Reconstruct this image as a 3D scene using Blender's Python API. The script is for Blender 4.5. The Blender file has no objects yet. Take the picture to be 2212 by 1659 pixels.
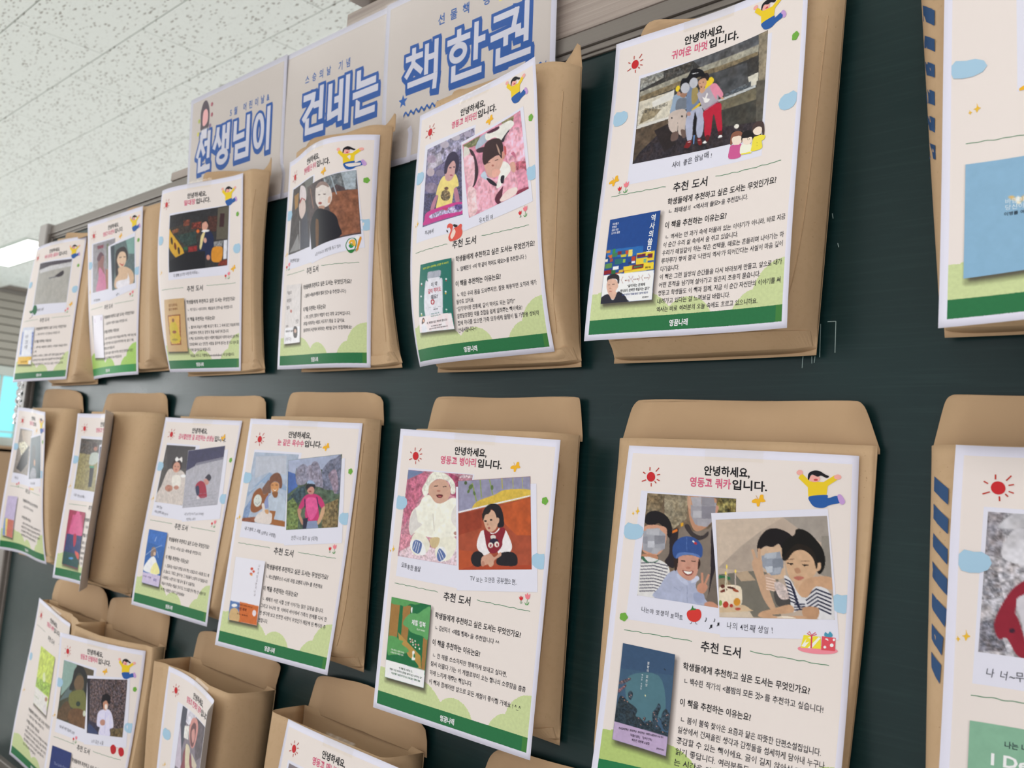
import bpy, bmesh, math, random
import numpy as np
from mathutils import Vector, Matrix
from mathutils.geometry import tessellate_polygon
random.seed(4)
rng = np.random.default_rng(7)
D = bpy.data
sc = bpy.context.scene
COL = sc.collection
ZC = 1.45            # camera height above the floor
YB = 0.712           # distance of the chalkboard face from the camera
HC = 1.36            # ceiling above the camera
# ---------------------------------------------------------------- camera
cam = D.cameras.new('camera'); camo = D.objects.new('camera', cam); COL.objects.link(camo); sc.camera = camo
R = [[0.713355, 0.696154, 0.080593], [-0.017623, 0.132783, -0.990988], [-0.700582, 0.705506, 0.10699]]
camo.matrix_world = Matrix(((R[0][0], -R[1][0], -R[2][0], 0), (R[0][1], -R[1][1], -R[2][1], 0), (R[0][2], -R[1][2], -R[2][2], ZC), (0, 0, 0, 1)))
cam.sensor_width = 36; cam.lens = 2024.304 * 36 / 2212; cam.clip_start = .02; cam.clip_end = 60
cam.dof.use_dof = True; cam.dof.focus_distance = .86; cam.dof.aperture_fstop = 11
# ---------------------------------------------------------------- light
sc.view_settings.view_transform = 'Standard'; sc.view_settings.look = 'None'; sc.view_settings.exposure = 0.0; sc.view_settings.gamma = 1
sc.view_settings.use_curve_mapping = False
w = D.worlds.new('world'); sc.world = w; w.use_nodes = True
w.node_tree.nodes['Background'].inputs[0].default_value = (.985, .97, 1.0, 1); w.node_tree.nodes['Background'].inputs[1].default_value = 1.08
def area(name, loc, rot, sx, sy, power, color):
    l = D.lights.new(name, 'AREA'); l.shape = 'RECTANGLE'; l.size = sx; l.size_y = sy; l.energy = power; l.color = color
    o = D.objects.new(name, l); o.location = loc; o.rotation_euler = rot; COL.objects.link(o); return o
LAMPS = [(-7.206, 2.145), (-4.79, -.35), (-2.39, -.35), (.01, -.35), (-4.79, -2.75), (-2.39, -2.75), (.01, -2.75)]
for (x, y) in LAMPS:
    area('lamp_light', (x, y, ZC + HC - .035), (0, 0, 0), 1.16, .26, 5.5 if x > -1 else 2, (1, .985, .97))
area('daylight', (-8.95, -1.6, ZC + .3), (0, -math.pi / 2, 0), 1.5, 4.2, 85, (.95, .98, 1))
# ---------------------------------------------------------------- helpers
def lin(c):
    return c / 12.92 if c <= .04045 else ((c + .055) / 1.055) ** 2.4
def rgb(h):
    if isinstance(h, str): return [int(h[i:i + 2], 16) / 255 for i in (0, 2, 4)]
    return [(h >> 16) / 255, (h >> 8 & 255) / 255, (h & 255) / 255]
def hexa(h, k=1.12, mx=.92):
    return tuple(min(mx, lin(c) * k) for c in rgb(h))
def tag(o, label=None, cat=None, group=None, kind=None):
    if label: o['label'] = label
    if cat: o['category'] = cat
    if group: o['group'] = group
    if kind: o['kind'] = kind
    return o
def empty(name, loc, label, cat, group=None):
    o = D.objects.new(name, None); o.location = loc; o.empty_display_size = .05; COL.objects.link(o)
    return tag(o, label, cat, group)
def mesh(name, V, F, mat, parent=None, smooth=False, mats=None, fm=None, uv=None, col=None):
    me = D.meshes.new(name)
    if isinstance(F, np.ndarray):
        me.vertices.add(len(V)); me.vertices.foreach_set('co', np.asarray(V, np.float32).ravel()); k = F.shape[1]
        me.loops.add(F.size); me.loops.foreach_set('vertex_index', F.astype(np.int32).ravel())
        me.polygons.add(len(F)); me.polygons.foreach_set('loop_start', np.arange(0, F.size, k, dtype=np.int32)); me.polygons.foreach_set('loop_total', np.full(len(F), k, np.int32)); me.update(calc_edges=True)
        me.polygons.foreach_set('use_smooth', np.zeros(len(F), bool))
    else: me.from_pydata([tuple(map(float, v)) for v in V], [], F)
    for m in (mats or [mat]): me.materials.append(m)
    if fm is not None: me.polygons.foreach_set('material_index', fm)
    if smooth: me.polygons.foreach_set('use_smooth', [True] * len(me.polygons))
    if uv is not None:
        l = me.uv_layers.new(name='UVMap'); li = np.empty(len(me.loops), dtype=np.int32); me.loops.foreach_get('vertex_index', li)
        l.data.foreach_set('uv', np.asarray(uv, dtype=np.float32)[li].ravel())
    if col is not None:
        a = me.color_attributes.new('Col', 'FLOAT_COLOR', 'POINT'); c = np.asarray(col, dtype=np.float32)
        if c.shape[1] == 3: c = np.concatenate([c, np.ones((len(c), 1), np.float32)], 1)
        a.data.foreach_set('color', c.ravel())
    me.update()
    o = D.objects.new(name, me); COL.objects.link(o)
    if parent:
        o.parent = parent; o.matrix_parent_inverse = Matrix.Translation(parent.location).inverted()
    return o
def box_vf(x0, x1, y0, y1, z0, z1, b=0):
    bm = bmesh.new()
    bmesh.ops.create_cube(bm, size=1)
    for v in bm.verts: v.co = Vector(((x0 + x1) / 2 + v.co.x * (x1 - x0), (y0 + y1) / 2 + v.co.y * (y1 - y0), (z0 + z1) / 2 + v.co.z * (z1 - z0)))
    if b: bmesh.ops.bevel(bm, geom=list(bm.edges), offset=b, segments=2, affect='EDGES', profile=.5)
    bm.verts.index_update()
    V = [tuple(v.co) for v in bm.verts]; F = [[v.index for v in f.verts] for f in bm.faces]; bm.free()
    return V, F
def box(name, x0, x1, y0, y1, z0, z1, mat, parent=None, b=0, kind=None):
    V, F = box_vf(x0, x1, y0, y1, z0, z1, b)
    o = mesh(name, V, F, mat, parent)
    if kind: o['kind'] = kind
    return o
def join_vf(parts):
    V = []; F = []
    for v, f in parts:
        n = len(V); V += list(v); F += [[i + n for i in q] for q in f]
    return V, F
# ---------------------------------------------------------------- materials
def mat(name, base=(.5, .5, .5), rough=.6, metal=0, spec=.5):
    m = D.materials.new(name); m.use_nodes = True; b = m.node_tree.nodes['Principled BSDF']
    b.inputs['Base Color'].default_value = (*base, 1); b.inputs['Roughness'].default_value = rough; b.inputs['Metallic'].default_value = metal
    b.inputs['Specular IOR Level'].default_value = spec
    return m
class NT:
    def __init__(s, m): s.t = m.node_tree; s.b = s.t.nodes['Principled BSDF']
    def n(s, typ, **kw):
        x = s.t.nodes.new(typ)
        for k, v in kw.items():
            if k.startswith('i_'):
                x.inputs[int(k[2:]) if k[2:].isdigit() else k[2:]].default_value = v
            else: setattr(x, k, v)
        return x
    def l(s, a, ai, b, bi): s.t.links.new(a.outputs[ai], b.inputs[bi])
    def val(s, x, op, y=None, c=None):
        m = s.n('ShaderNodeMath', operation=op)
        for i, q in enumerate((x, y, c)):
            if q is None: continue
            if isinstance(q, (int, float)): m.inputs[i].default_value = q
            else: s.t.links.new(q, m.inputs[i])
        return m.outputs[0]
    def mix(s, f, a, b):
        m = s.n('ShaderNodeMix', data_type='RGBA')
        for i, q in ((0, f), (6, a), (7, b)):
            if isinstance(q, (tuple, list)): m.inputs[i].default_value = (*q[:3], 1)
            elif isinstance(q, (int, float)): m.inputs[i].default_value = q
            else: s.t.links.new(q, m.inputs[i])
        return m.outputs[2]
    def noise(s, vec, scale, detail=3, rough=.5):
        x = s.n('ShaderNodeTexNoise'); x.inputs['Scale'].default_value = scale; x.inputs['Detail'].default_value = detail; x.inputs['Roughness'].default_value = rough
        if vec is not None: s.t.links.new(vec, x.inputs['Vector'])
        return x.outputs[0]
    def ramp(s, f, lo, hi):
        m = s.n('ShaderNodeMapRange', clamp=True); m.inputs[1].default_value = lo; m.inputs[2].default_value = hi; s.t.links.new(f, m.inputs[0]); return m.outputs[0]
    def scaled(s, sx, sy, sz, rot=(0, 0, 0)):
        g = s.n('ShaderNodeNewGeometry'); m = s.n('ShaderNodeMapping'); m.inputs['Scale'].default_value = (sx, sy, sz); m.inputs['Rotation'].default_value = rot
        s.t.links.new(g.outputs['Position'], m.inputs['Vector']); return m.outputs[0]
    def base(s, c): s.t.links.new(c, s.b.inputs['Base Color'])
    def bump(s, h, strength, dist=.001):
        b = s.n('ShaderNodeBump'); b.inputs['Strength'].default_value = strength; b.inputs['Distance'].default_value = dist
        s.t.links.new(h, b.inputs['Height']); s.t.links.new(b.outputs[0], s.b.inputs['Normal'])
# kraft paper
kraft = mat('kraft_paper', rough=.78, spec=.25); n = NT(kraft)
v = n.scaled(1, 1, 1)
f1 = n.noise(v, 9, 3); f2 = n.noise(n.scaled(170, 170, 170), 1, 2); f3 = n.noise(v, 420, 2)
c = n.mix(n.ramp(f1, .3, .7), hexa('cdae8a', 1.0), hexa('c4a481', 1.0)); c = n.mix(n.val(n.ramp(f2, .5, .8), 'MULTIPLY', .45), c, hexa('bd9e79', 1.0)); c = n.mix(n.val(n.ramp(f3, .72, .78), 'MULTIPLY', .7), c, hexa('93744f', 1.0))
n.base(c); n.bump(n.noise(v, 26, 3), .12, .0015)
kraft_in = mat('kraft_paper_inside', rough=.85, spec=.2); n = NT(kraft_in); v = n.scaled(1, 1, 1)
n.base(n.mix(n.noise(v, 14, 4), hexa('c8a885', 1), hexa('bd9d7a', 1))); n.bump(n.noise(v, 60, 4), .2, .0015)
# chalkboard enamel
board_m = mat('green_chalkboard', rough=.3, spec=.3); n = NT(board_m)
sm = n.noise(n.scaled(2.2, 1, 3.4, (0, .2, 0)), 1.6, 4, .6); st = n.noise(n.scaled(14, 1, 420, (0, .1, 0)), 1, 3)
c = n.mix(n.ramp(sm, .35, .7), (.004, .021, .022), (.008, .028, .028)); c = n.mix(n.val(n.ramp(st, .5, .8), 'MULTIPLY', .35), c, (.02, .05, .048)); n.base(c)
n.t.links.new(n.ramp(sm, -.35, 2.2), n.b.inputs['Roughness'])
chalk = mat('chalk_trace', (.35, .45, .43), .9)
# ceiling tile: off-white with short dark fissures, strokes in two directions
ceil_m = mat('fissured_ceiling_tile', rough=.9, spec=.15); n = NT(ceil_m)
def fissure(rot, off):
    g = n.n('ShaderNodeNewGeometry'); m = n.n('ShaderNodeMapping'); m.inputs['Scale'].default_value = (36, 105, 1); m.inputs['Rotation'].default_value = (0, 0, rot); m.inputs['Location'].default_value = (off, off * 2, 0)
    n.t.links.new(g.outputs['Position'], m.inputs['Vector']); vo = n.n('ShaderNodeTexVoronoi'); vo.inputs['Scale'].default_value = 1; vo.inputs['Randomness'].default_value = 1
    d = n.n('ShaderNodeMixRGB', blend_type='ADD'); d.inputs[0].default_value = .9
    nn = n.n('ShaderNodeTexNoise'); nn.inputs['Scale'].default_value = 1.6; n.t.links.new(m.outputs[0], nn.inputs['Vector']); n.t.links.new(m.outputs[0], d.inputs[1]); n.t.links.new(nn.outputs[1], d.inputs[2]); n.t.links.new(d.outputs[0], vo.inputs['Vector'])
    r = n.val(vo.outputs['Distance'], 'LESS_THAN', .27); rnd = n.val(vo.outputs['Color'], 'GREATER_THAN', .62)
    return n.val(r, 'MULTIPLY', rnd)
fz = n.val(fissure(.35, 0), 'MAXIMUM', fissure(-.2, 3.3)); gr = n.noise(n.scaled(1, 1, 1), 90, 3)
pin = n.val(n.noise(n.scaled(1, 1, 1), 150, 1), 'GREATER_THAN', .68)
c = n.mix(gr, (.93, .965, .92), (.88, .915, .865)); c = n.mix(n.val(pin, 'MULTIPLY', .25), c, (.42, .40, .36)); c = n.mix(n.val(fz, 'MULTIPLY', .9), c, (.27, .24, .20)); n.base(c)
n.bump(n.val(fz, 'MULTIPLY', -1), .5, .002)
gap_m = mat('ceiling_joint', (.28, .25, .22), .9)
# wood laminate
wood = mat('pale_wood_laminate', rough=.42, spec=.45); n = NT(wood)
g1 = n.noise(n.scaled(1.2, 1, 130, (0, .035, 0)), 1, 5, .65); g2 = n.noise(n.scaled(5, 1, 420, (0, .03, 0)), 1, 2)
c = n.mix(n.ramp(g1, .3, .72), (.50, .42, .37), (.26, .205, .175)); c = n.mix(n.val(n.ramp(g2, .5, .85), 'MULTIPLY', .5), c, (.20, .155, .13)); n.base(c)
frame_m = mat('taupe_aluminium', (.235, .205, .18), .42, .35); n = NT(frame_m)
n.base(n.mix(n.noise(n.scaled(2, 2, 300), 1, 3), (.25, .22, .195), (.20, .175, .155)))
groove_m = mat('dark_groove', (.035, .028, .024), .8)
slat_m = mat('valance_slats', (.44, .42, .36), .7); white_trim = mat('pale_green_trim', (.62, .68, .62), .5)
wall_m = mat('painted_wall', (.66, .64, .58), .85); n = NT(wall_m); n.base(n.mix(n.noise(n.scaled(1, 1, 1), 5, 4), (.66, .64, .58), (.62, .60, .54)))
floor_m = mat('vinyl_floor', (.6, .58, .54), .4); n = NT(floor_m); n.base(n.mix(n.noise(n.scaled(3, 3, 1), 2, 5), (.74, .73, .70), (.68, .67, .64)))
glass_m = mat('bright_cyan_daylight', (.1, .6, .7), .3); n = NT(glass_m); n.b.inputs['Emission Color'].default_value = (.36, .84, .93, 1); n.b.inputs['Emission Strength'].default_value = .72
carton = mat('brown_carton', (.36, .24, .14), .8)
diff_m = mat('lamp_diffuser', (.9, .9, .88), .5); NT(diff_m).b.inputs['Emission Color'].default_value = (1, .99, .95, 1); NT(diff_m).b.inputs['Emission Strength'].default_value = 3.2
foil = mat('silver_foil', (.75, .75, .77), .18, 1)
blue_ink = mat('navy_airmail_ink', hexa('1f4876', 1.0), .7)
# printed flyer paper: white margin, cream ground, green hills and a dark green foot band, laid out by UV (millimetres)
def flyer_mat(name, hill, band, bandtip):
    m = mat(name, rough=.5, spec=.18); n = NT(m); uv = n.n('ShaderNodeUVMap', uv_map='UVMap'); sp = n.n('ShaderNodeSeparateXYZ'); n.l(uv, 0, sp, 0)
    x = n.val(sp.outputs[0], 'MULTIPLY', 210.); y = n.val(sp.outputs[1], 'MULTIPLY', 297.)
    g = n.n('ShaderNodeVectorMath', operation='MULTIPLY'); g.inputs[1].default_value = (210, 297, 0); n.l(uv, 0, g, 0)
    wob = n.val(n.val(n.noise(g.outputs[0], .55, 2), 'SUBTRACT', .5), 'MULTIPLY', 2.4)
    wob2 = n.val(n.val(n.noise(g.outputs[0], 1.6, 1), 'SUBTRACT', .5), 'MULTIPLY', .9)
    def rect(x0, x1, y0, y1, yy=y):
        a = n.val(n.val(x, 'GREATER_THAN', x0), 'MULTIPLY', n.val(x, 'LESS_THAN', x1)); return n.val(a, 'MULTIPLY', n.val(n.val(yy, 'GREATER_THAN', y0), 'MULTIPLY', n.val(yy, 'LESS_THAN', y1)))
    cream = rect(5, 205, 7, 291)
    hl = None
    for cx, cy, r in ((30, 296, 47), (8, 290, 37), (58, 300, 46), (112, 290, 27), (182, 289, 27), (206, 271, 31)):
        d = n.val(n.val(n.val(n.val(x, 'SUBTRACT', cx), 'POWER', 2.), 'ADD', n.val(n.val(y, 'SUBTRACT', cy), 'POWER', 2.)), 'SQRT')
        q = n.val(n.val(d, 'ADD', wob), 'LESS_THAN', r); hl = q if hl is None else n.val(hl, 'MAXIMUM', q)
    hl = n.val(hl, 'MULTIPLY', cream); bd = rect(5, 205, 278, 291.5, n.val(y, 'ADD', wob2)); tip = n.val(bd, 'MULTIPLY', n.val(x, 'GREATER_THAN', 199.))
    gn = n.noise(g.outputs[0], .35, 4)
    c = n.mix(cream, hexa('dddbea'), hexa('e3d9d4')); c = n.mix(hl, c, n.mix(n.ramp(gn, .3, .7), hill, tuple(v * .9 for v in hill))); c = n.mix(bd, c, n.mix(gn, band, tuple(v * 1.2 for v in band))); c = n.mix(tip, c, bandtip); n.base(c)
    return m
paper_a = flyer_mat('printed_flyer_paper', hexa('c8d49c'), hexa('25693f'), hexa('3f7a3a'))
paper_b = flyer_mat('printed_flyer_paper_vivid', hexa('a9cf6c'), hexa('3a8a50'), hexa('4a8f48'))
paper_c = flyer_mat('printed_flyer_paper_lime', hexa('b3c878'), hexa('227044'), hexa('3f7a3a'))
paper_back = mat('paper_back', hexa('dcdbe0'), .6)
banner_m = mat('printed_banner_paper', rough=.4, spec=.25); n = NT(banner_m); uv = n.n('ShaderNodeUVMap', uv_map='UVMap'); sp = n.n('ShaderNodeSeparateXYZ'); n.l(uv, 0, sp, 0)
x = n.val(sp.outputs[0], 'MULTIPLY', 303.); y = n.val(sp.outputs[1], 'MULTIPLY', 216.)
a = n.val(n.val(n.val(x, 'GREATER_THAN', 8), 'MULTIPLY', n.val(x, 'LESS_THAN', 295)), 'MULTIPLY', n.val(n.val(y, 'GREATER_THAN', 8), 'MULTIPLY', n.val(y, 'LESS_THAN', 208)))
n.base(n.mix(a, hexa('dcdae8', 1.0), hexa('d3c9c2', 1.0)))
def attr_mat(name, rough=.42, alpha=False):
    m = mat(name, rough=rough, spec=.16); n = NT(m); a = n.n('ShaderNodeVertexColor', layer_name='Col'); n.l(a, 0, n.b, 'Base Color')
    if alpha: n.l(a, 1, n.b, 'Alpha')
    return m
ink = attr_mat('printing_ink', .5); photo_m = attr_mat('printed_picture', .36); shadow_m = attr_mat('printed_soft_grey', .5, True)
def film(name, k, rough, tint):
    m = D.materials.new(name); m.use_nodes = True; t = m.node_tree; t.nodes.clear()
    o_ = t.nodes.new('ShaderNodeOutputMaterial'); mx = t.nodes.new('ShaderNodeMixShader'); tr = t.nodes.new('ShaderNodeBsdfTransparent'); gl = t.nodes.new('ShaderNodeBsdfGlossy')
    tr.inputs[0].default_value = (*tint, 1); gl.inputs['Roughness'].default_value = rough; mx.inputs[0].default_value = k
    t.links.new(tr.outputs[0], mx.inputs[1]); t.links.new(gl.outputs[0], mx.inputs[2]); t.links.new(mx.outputs[0], o_.inputs[0]); return m
tape_m = film('clear_tape', .055, .12, (.985, .975, .95)); film_m = film('laminate_film', .03, .2, (.985, .985, .99))
# ================================================================ setting
def z(v): return v + ZC
XL, XR, YF, YK = -9.1, 3.4, -4.6, 3.6
# floor
box('floor', XL, XR, YF, YK, -.1, 0, floor_m, kind='structure')
# ceiling: backing slab with single tiles hung below it in running bond
slab = box('ceiling', XL, XR, YF, YK, z(HC) + .010, z(HC) + .12, gap_m, kind='structure')
PX, PY = .608, .2845
fwd = Matrix(R)
def inview(x, y, zz, m=90):
    c = fwd @ Vector((x, y, zz))
    if c.z < .1: return False
    u = 1106 + 2024.304 * c.x / c.z; v_ = 829.5 + 2024.304 * c.y / c.z
    return -m - 260 < u < 850 + m and -m < v_ < 700
TV, TF = box_vf(-PX / 2 + .0022, PX / 2 - .0022, -PY / 2 + .002, PY / 2 - .002, 0, .010, .0016)
tile_me = None; near = []; far = []
for r in range(-19, 11):
    yc = HC * .636 + PY * (r + .5)
    off = HC * -2.3925 + (PX / 2 if r % 2 else 0)
    if yc < YF + .2 or yc > YK - .1: continue
    if r == 4: off = -7.81
    for k in range(-10, 20):
        xc = off + PX * (k + .5)
        if xc < XL + .3 or xc > XR - .3: continue
        if r == 4 and abs(xc + 7.206) < .5: continue
        vis = any(inview(xc + a, yc + b, HC) for a in (-.3, 0, .3) for b in (-.14, .14)) and yc > .3
        (near if vis else far).append((xc, yc))
for (xc, yc) in near:
    if tile_me is None:
        o = mesh('ceiling_tile', TV, TF, ceil_m, slab); tile_me = o.data
    else:
        o = D.objects.new('ceiling_tile', tile_me); COL.objects.link(o); o.parent = slab; o.matrix_parent_inverse = slab.matrix_world.inverted()
    o.location = (xc, yc, z(HC) + random.uniform(-.0006, .0006))
P8 = [((-PX / 2 + .001, -PY / 2 + .001), (PX / 2 - .001, PY / 2 - .001))]
V = []; F = []
for (xc, yc) in far:
    i = len(V); x0, x1, y0, y1 = xc - PX / 2 + .001, xc + PX / 2 - .001, yc - PY / 2 + .001, yc + PY / 2 - .001
    V += [(x0, y0, z(HC)), (x1, y0, z(HC)), (x1, y1, z(HC)), (x0, y1, z(HC)), (x0, y0, z(HC) + .01), (x1, y0, z(HC) + .01), (x1, y1, z(HC) + .01), (x0, y1, z(HC) + .01)]
    F += [[i, i + 3, i + 2, i + 1]] + [[i + a, i + b, i + b + 4, i + a + 4] for a, b in ((0, 1), (1, 2), (2, 3), (3, 0))]
o = mesh('ceiling_tile', V, F, ceil_m, slab); o['kind'] = 'stuff'
# lamps: one in view, the rest carry the room's light behind the camera
LL = ['glowing white ceiling lamp above the left end of the chalkboard'] + ['white ceiling lamp %s of the row %s' % (a, b) for b in ('just behind the viewer', 'farthest behind the viewer') for a in ('at the left', 'in the middle', 'at the right')]
lamp0 = None
for i, (x, y) in enumerate(LAMPS):
    root = empty('ceiling_light', (x, y, z(HC)), LL[i], 'ceiling light', 'ceiling lamps')
    if lamp0 is None:
        e = .018
        Vf, Ff = join_vf([box_vf(-.605, .605, -.141, -.141 + e, -.008, .008, .002), box_vf(-.605, .605, .141 - e, .141, -.008, .008, .002), box_vf(-.605, -.605 + e, -.141 + e, .141 - e, -.008, .008, .002), box_vf(.605 - e, .605, -.141 + e, .141 - e, -.008, .008, .002)])
        a_ = mesh('frame', Vf, Ff, white_trim); b_ = mesh('diffuser', *box_vf(-.605 + e, .605 - e, -.141 + e, .141 - e, -.005, .003), diff_m); lamp0 = (a_.data, b_.data)
        for q in (a_, b_): q.parent = root
    else:
        for nm, dt in zip(('frame', 'diffuser'), lamp0):
            q = D.objects.new(nm, dt); COL.objects.link(q); q.parent = root
# left wall with valance slats, trim, window
wl = box('wall_left', XL - .12, XL, YF, YK, 0, z(HC) + .01, wall_m, kind='structure')
for k in range(9):
    zz = HC - .02 - k * .0725
    V, F = box_vf(XL, XL + .05, 1.4, YK, z(zz) - .066, z(zz), .008); o = mesh('slat', V, F, slat_m, wl)
box('window_header', XL, XL + .07, 1.4, YK, z(.60), z(.685), white_trim, wl, b=.006)
win = box('window_left', XL + .001, XL + .012, 1.5, 2.865, z(.06), z(.60), glass_m, kind='structure')
for nm, a in (('window_jamb', (2.865, 2.935, .0, .60)), ('window_sill', (1.4, 3.1, -.03, .06)), ('window_mullion', (2.70, 2.72, .06, .60))):
    box(nm, XL, XL + .05, a[0], a[1], z(a[2]), z(a[3]), white_trim, win, b=.004)
V, F = box_vf(XL + .05, XL + .062, 1.5, 2.9, z(.10), z(.112)); mesh('window_bar', V, F, white_trim, win)
ca = empty('cardboard_carton', (-8.75, 2.6, 0), 'brown cardboard carton stacked below the bright window at far left', 'carton')
box('carton_side', -9.0, -8.5, 2.2, 2.86, 0, z(-.03), carton, ca, b=.01); box('carton_lid_flap', -9.0, -8.5, 2.17, 2.89, z(-.07), z(-.015), carton, ca, b=.004)
# wall behind the board with wooden planks above it
wf = box('wall_front', -1.09, XR, YB + .06, YB + .2, 0, z(HC), wall_m, kind='structure')
zb = [.487, .645, .665, .83, .85, 1.02, 1.04, 1.355]
for k in range(4):
    mesh('plank', *box_vf(-1.092, XR, YB - .004, YB + .06, z(zb[2 * k]), z(zb[2 * k + 1]), .0015), wood, wf)
box('plank_backing', -1.075, XR, YB + .02, YB + .058, z(.487), z(1.355), groove_m, wf)
tr_ = box('trim_1', -1.60, -1.094, YB - .004, YB + .03, z(.4885), z(.503), wood, kind='structure')
# ---------------------------------------------------------------- chalkboard
S_ = YB / .6938
BX0, BX1, BZ0, BZ1 = -2.163, 3.2, -.63, .457
bd = empty('chalkboard', (.5, YB, z(BZ0)), 'long dark green chalkboard in a taupe metal frame carrying the envelopes', 'chalkboard')
box('writing_surface', BX0, BX1, YB, YB + .02, z(BZ0), z(BZ1), board_m, bd)
rail = [box_vf(BX0 - .04, BX1, YB - .008, YB + .03, z(.4655), z(.484), .002), box_vf(BX0 - .002, BX1, YB - .005, YB + .02, z(.4585), z(.4655), .0012), box_vf(BX0, BX1, YB - .003, YB + .02, z(.4545), z(.4587), .001)]
mesh('top_rail', *join_vf(rail), frame_m, bd)
box('shadow_gap', BX0 - .03, BX1, YB + .0, YB + .03, z(.484), z(.4885), groove_m, bd)
mesh('side_rail', *join_vf([box_vf(BX0 - .042, BX0, YB - .014, YB + .03, z(BZ0), z(.4655), .003), box_vf(BX0 - .001, BX0 + .006, YB - .005, YB + .02, z(BZ0), z(.457), .001)]), frame_m, bd)
mesh('corner_cap', *box_vf(BX0 - .046, BX0 - .002, YB - .017, YB + .032, z(.44), z(.489), .003), mat('pale_cap', (.42, .39, .37), .5), bd)
mesh('chalk_tray', *join_vf([box_vf(BX0 - .04, BX1, YB - .07, YB + .03, z(BZ0 - .02), z(BZ0 - .004), .003), box_vf(BX0 - .04, BX1, YB - .075, YB - .066, z(BZ0 - .02), z(BZ0 + .012), .002), box_vf(BX0 - .04, BX1, YB - .01, YB + .03, z(BZ0 - .004), z(BZ0 + .01), .002)]), frame_m, bd)
box('board_leg', BX0 - .03, BX0 + .01, YB, YB + .04, 0, z(BZ0 - .02), frame_m, bd)
V = []; F = []
def chalk_line(x0, z0, x1, z1, w_=.0006):
    i = len(V); d = math.hypot(x1 - x0, z1 - z0); nx, nz = -(z1 - z0) / d * w_ / 2, (x1 - x0) / d * w_ / 2
    V.extend([(x0 + nx, YB - .0003, z(z0 + nz)), (x1 + nx, YB - .0003, z(z1 + nz)), (x1 - nx, YB - .0003, z(z1 - nz)), (x0 - nx, YB - .0003, z(z0 - nz))]); F.append([i, i + 1, i + 2, i + 3])
for a in [[-0.3439, 0.1528, -0.3435, 0.127], [-0.3569, 0.1514, -0.3564, 0.1237], [-0.351, 0.1529, -0.3439, 0.1528], [-0.3711, 0.125, -0.3714, 0.1153], [-0.3633, 0.1247, -0.363, 0.1189], [-0.3605, 0.1246, -0.361, 0.1192], [-0.3512, 0.2439, -0.3502, 0.2394], [-0.3571, 0.2136, -0.3573, 0.2097], [-0.3453, 0.218, -0.3443, 0.2144]]: chalk_line(*a)
mesh('chalk_trace', V, F, chalk, bd)['kind'] = 'stuff'
# crumpled foil on the left rail
fo = empty('foil_strip', (BX0 - .03, YB - .016, z(.08)), 'crinkled shiny silver foil twists hanging on the left edge of the chalkboard', 'foil')
for k in range(2):
    V = []; F = []
    nseg, nr = 22, 8
    for i in range(nseg + 1):
        tt = i / nseg; r_ = .0065 * (.55 + .6 * abs(math.sin(i * 2.1 + k))) 
        for j in range(nr):
            a_ = 2 * math.pi * j / nr + i * .5
            rr = r_ * (1 + .35 * random.uniform(-1, 1))
            V.append((BX0 - .018 + .019 * k + rr * math.cos(a_), YB - .021 - rr * abs(math.sin(a_)) * .8, z(.175 - .13 * tt)))
    for i in range(nseg):
        for j in range(nr): F.append([i * nr + j, i * nr + (j + 1) % nr, (i + 1) * nr + (j + 1) % nr, (i + 1) * nr + j])
    mesh('foil_twist', V, F, foil, fo)
# ================================================================ flat print engine
GL = {}; NEED = set(); PENDING = []
OFFS = {'body': .011, 'bold': .019, 'thin': .002, 'head': .027, 'serif': .003}
def make_glyphs():
    """all letters of one weight are typeset in one text object, one per line, then split by line"""
    gs = D.scenes.new('glyphs'); vl = gs.view_layers[0]
    for wt in OFFS:
      allc = sorted(c for c, w_ in NEED if w_ == wt)
      for c0_ in range(0, len(allc), 12):
        chs = allc[c0_:c0_ + 12]; res = []
        for rep_ in (1, 2):
            cu = D.curves.new('g', 'FONT'); cu.size = 1; cu.resolution_u = 1 if wt == 'body' else 2; cu.offset = OFFS[wt]; cu.fill_mode = 'FRONT'; cu.space_line = 4
            cu.body = chr(10).join(c * rep_ for c in chs); ob = D.objects.new('g', cu); gs.collection.objects.link(ob); vl.update()
            me = D.meshes.new_from_object(ob.evaluated_get(vl.depsgraph)); co = np.empty(len(me.vertices) * 3, np.float32); me.vertices.foreach_get('co', co); co = co.reshape(-1, 3)[:, :2].copy()
            me.calc_loop_triangles(); tr = np.empty(len(me.loop_triangles) * 3, np.int32); me.loop_triangles.foreach_get('vertices', tr); tr = tr.reshape(-1, 3)
            res.append((co, np.round((-co[:, 1] + .35) / 4 ).astype(int), tr)); D.objects.remove(ob); D.curves.remove(cu); D.meshes.remove(me)
        (co, ln, tr), (c2, l2, _) = res; tl = ln[tr[:, 0]]
        for k, ch in enumerate(chs):
            ix = np.nonzero(ln == k)[0]
            if not len(ix): GL[(ch, wt)] = (np.zeros((0, 2)), np.zeros((0, 3), int), .3); continue
            mp = np.full(len(co), -1); mp[ix] = np.arange(len(ix)); v = co[ix].copy(); v[:, 1] += 4 * k
            GL[(ch, wt)] = (v, mp[tr[tl == k]], float(c2[l2 == k, 0].max() - v[:, 0].max()))
    D.scenes.remove(gs)
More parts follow.
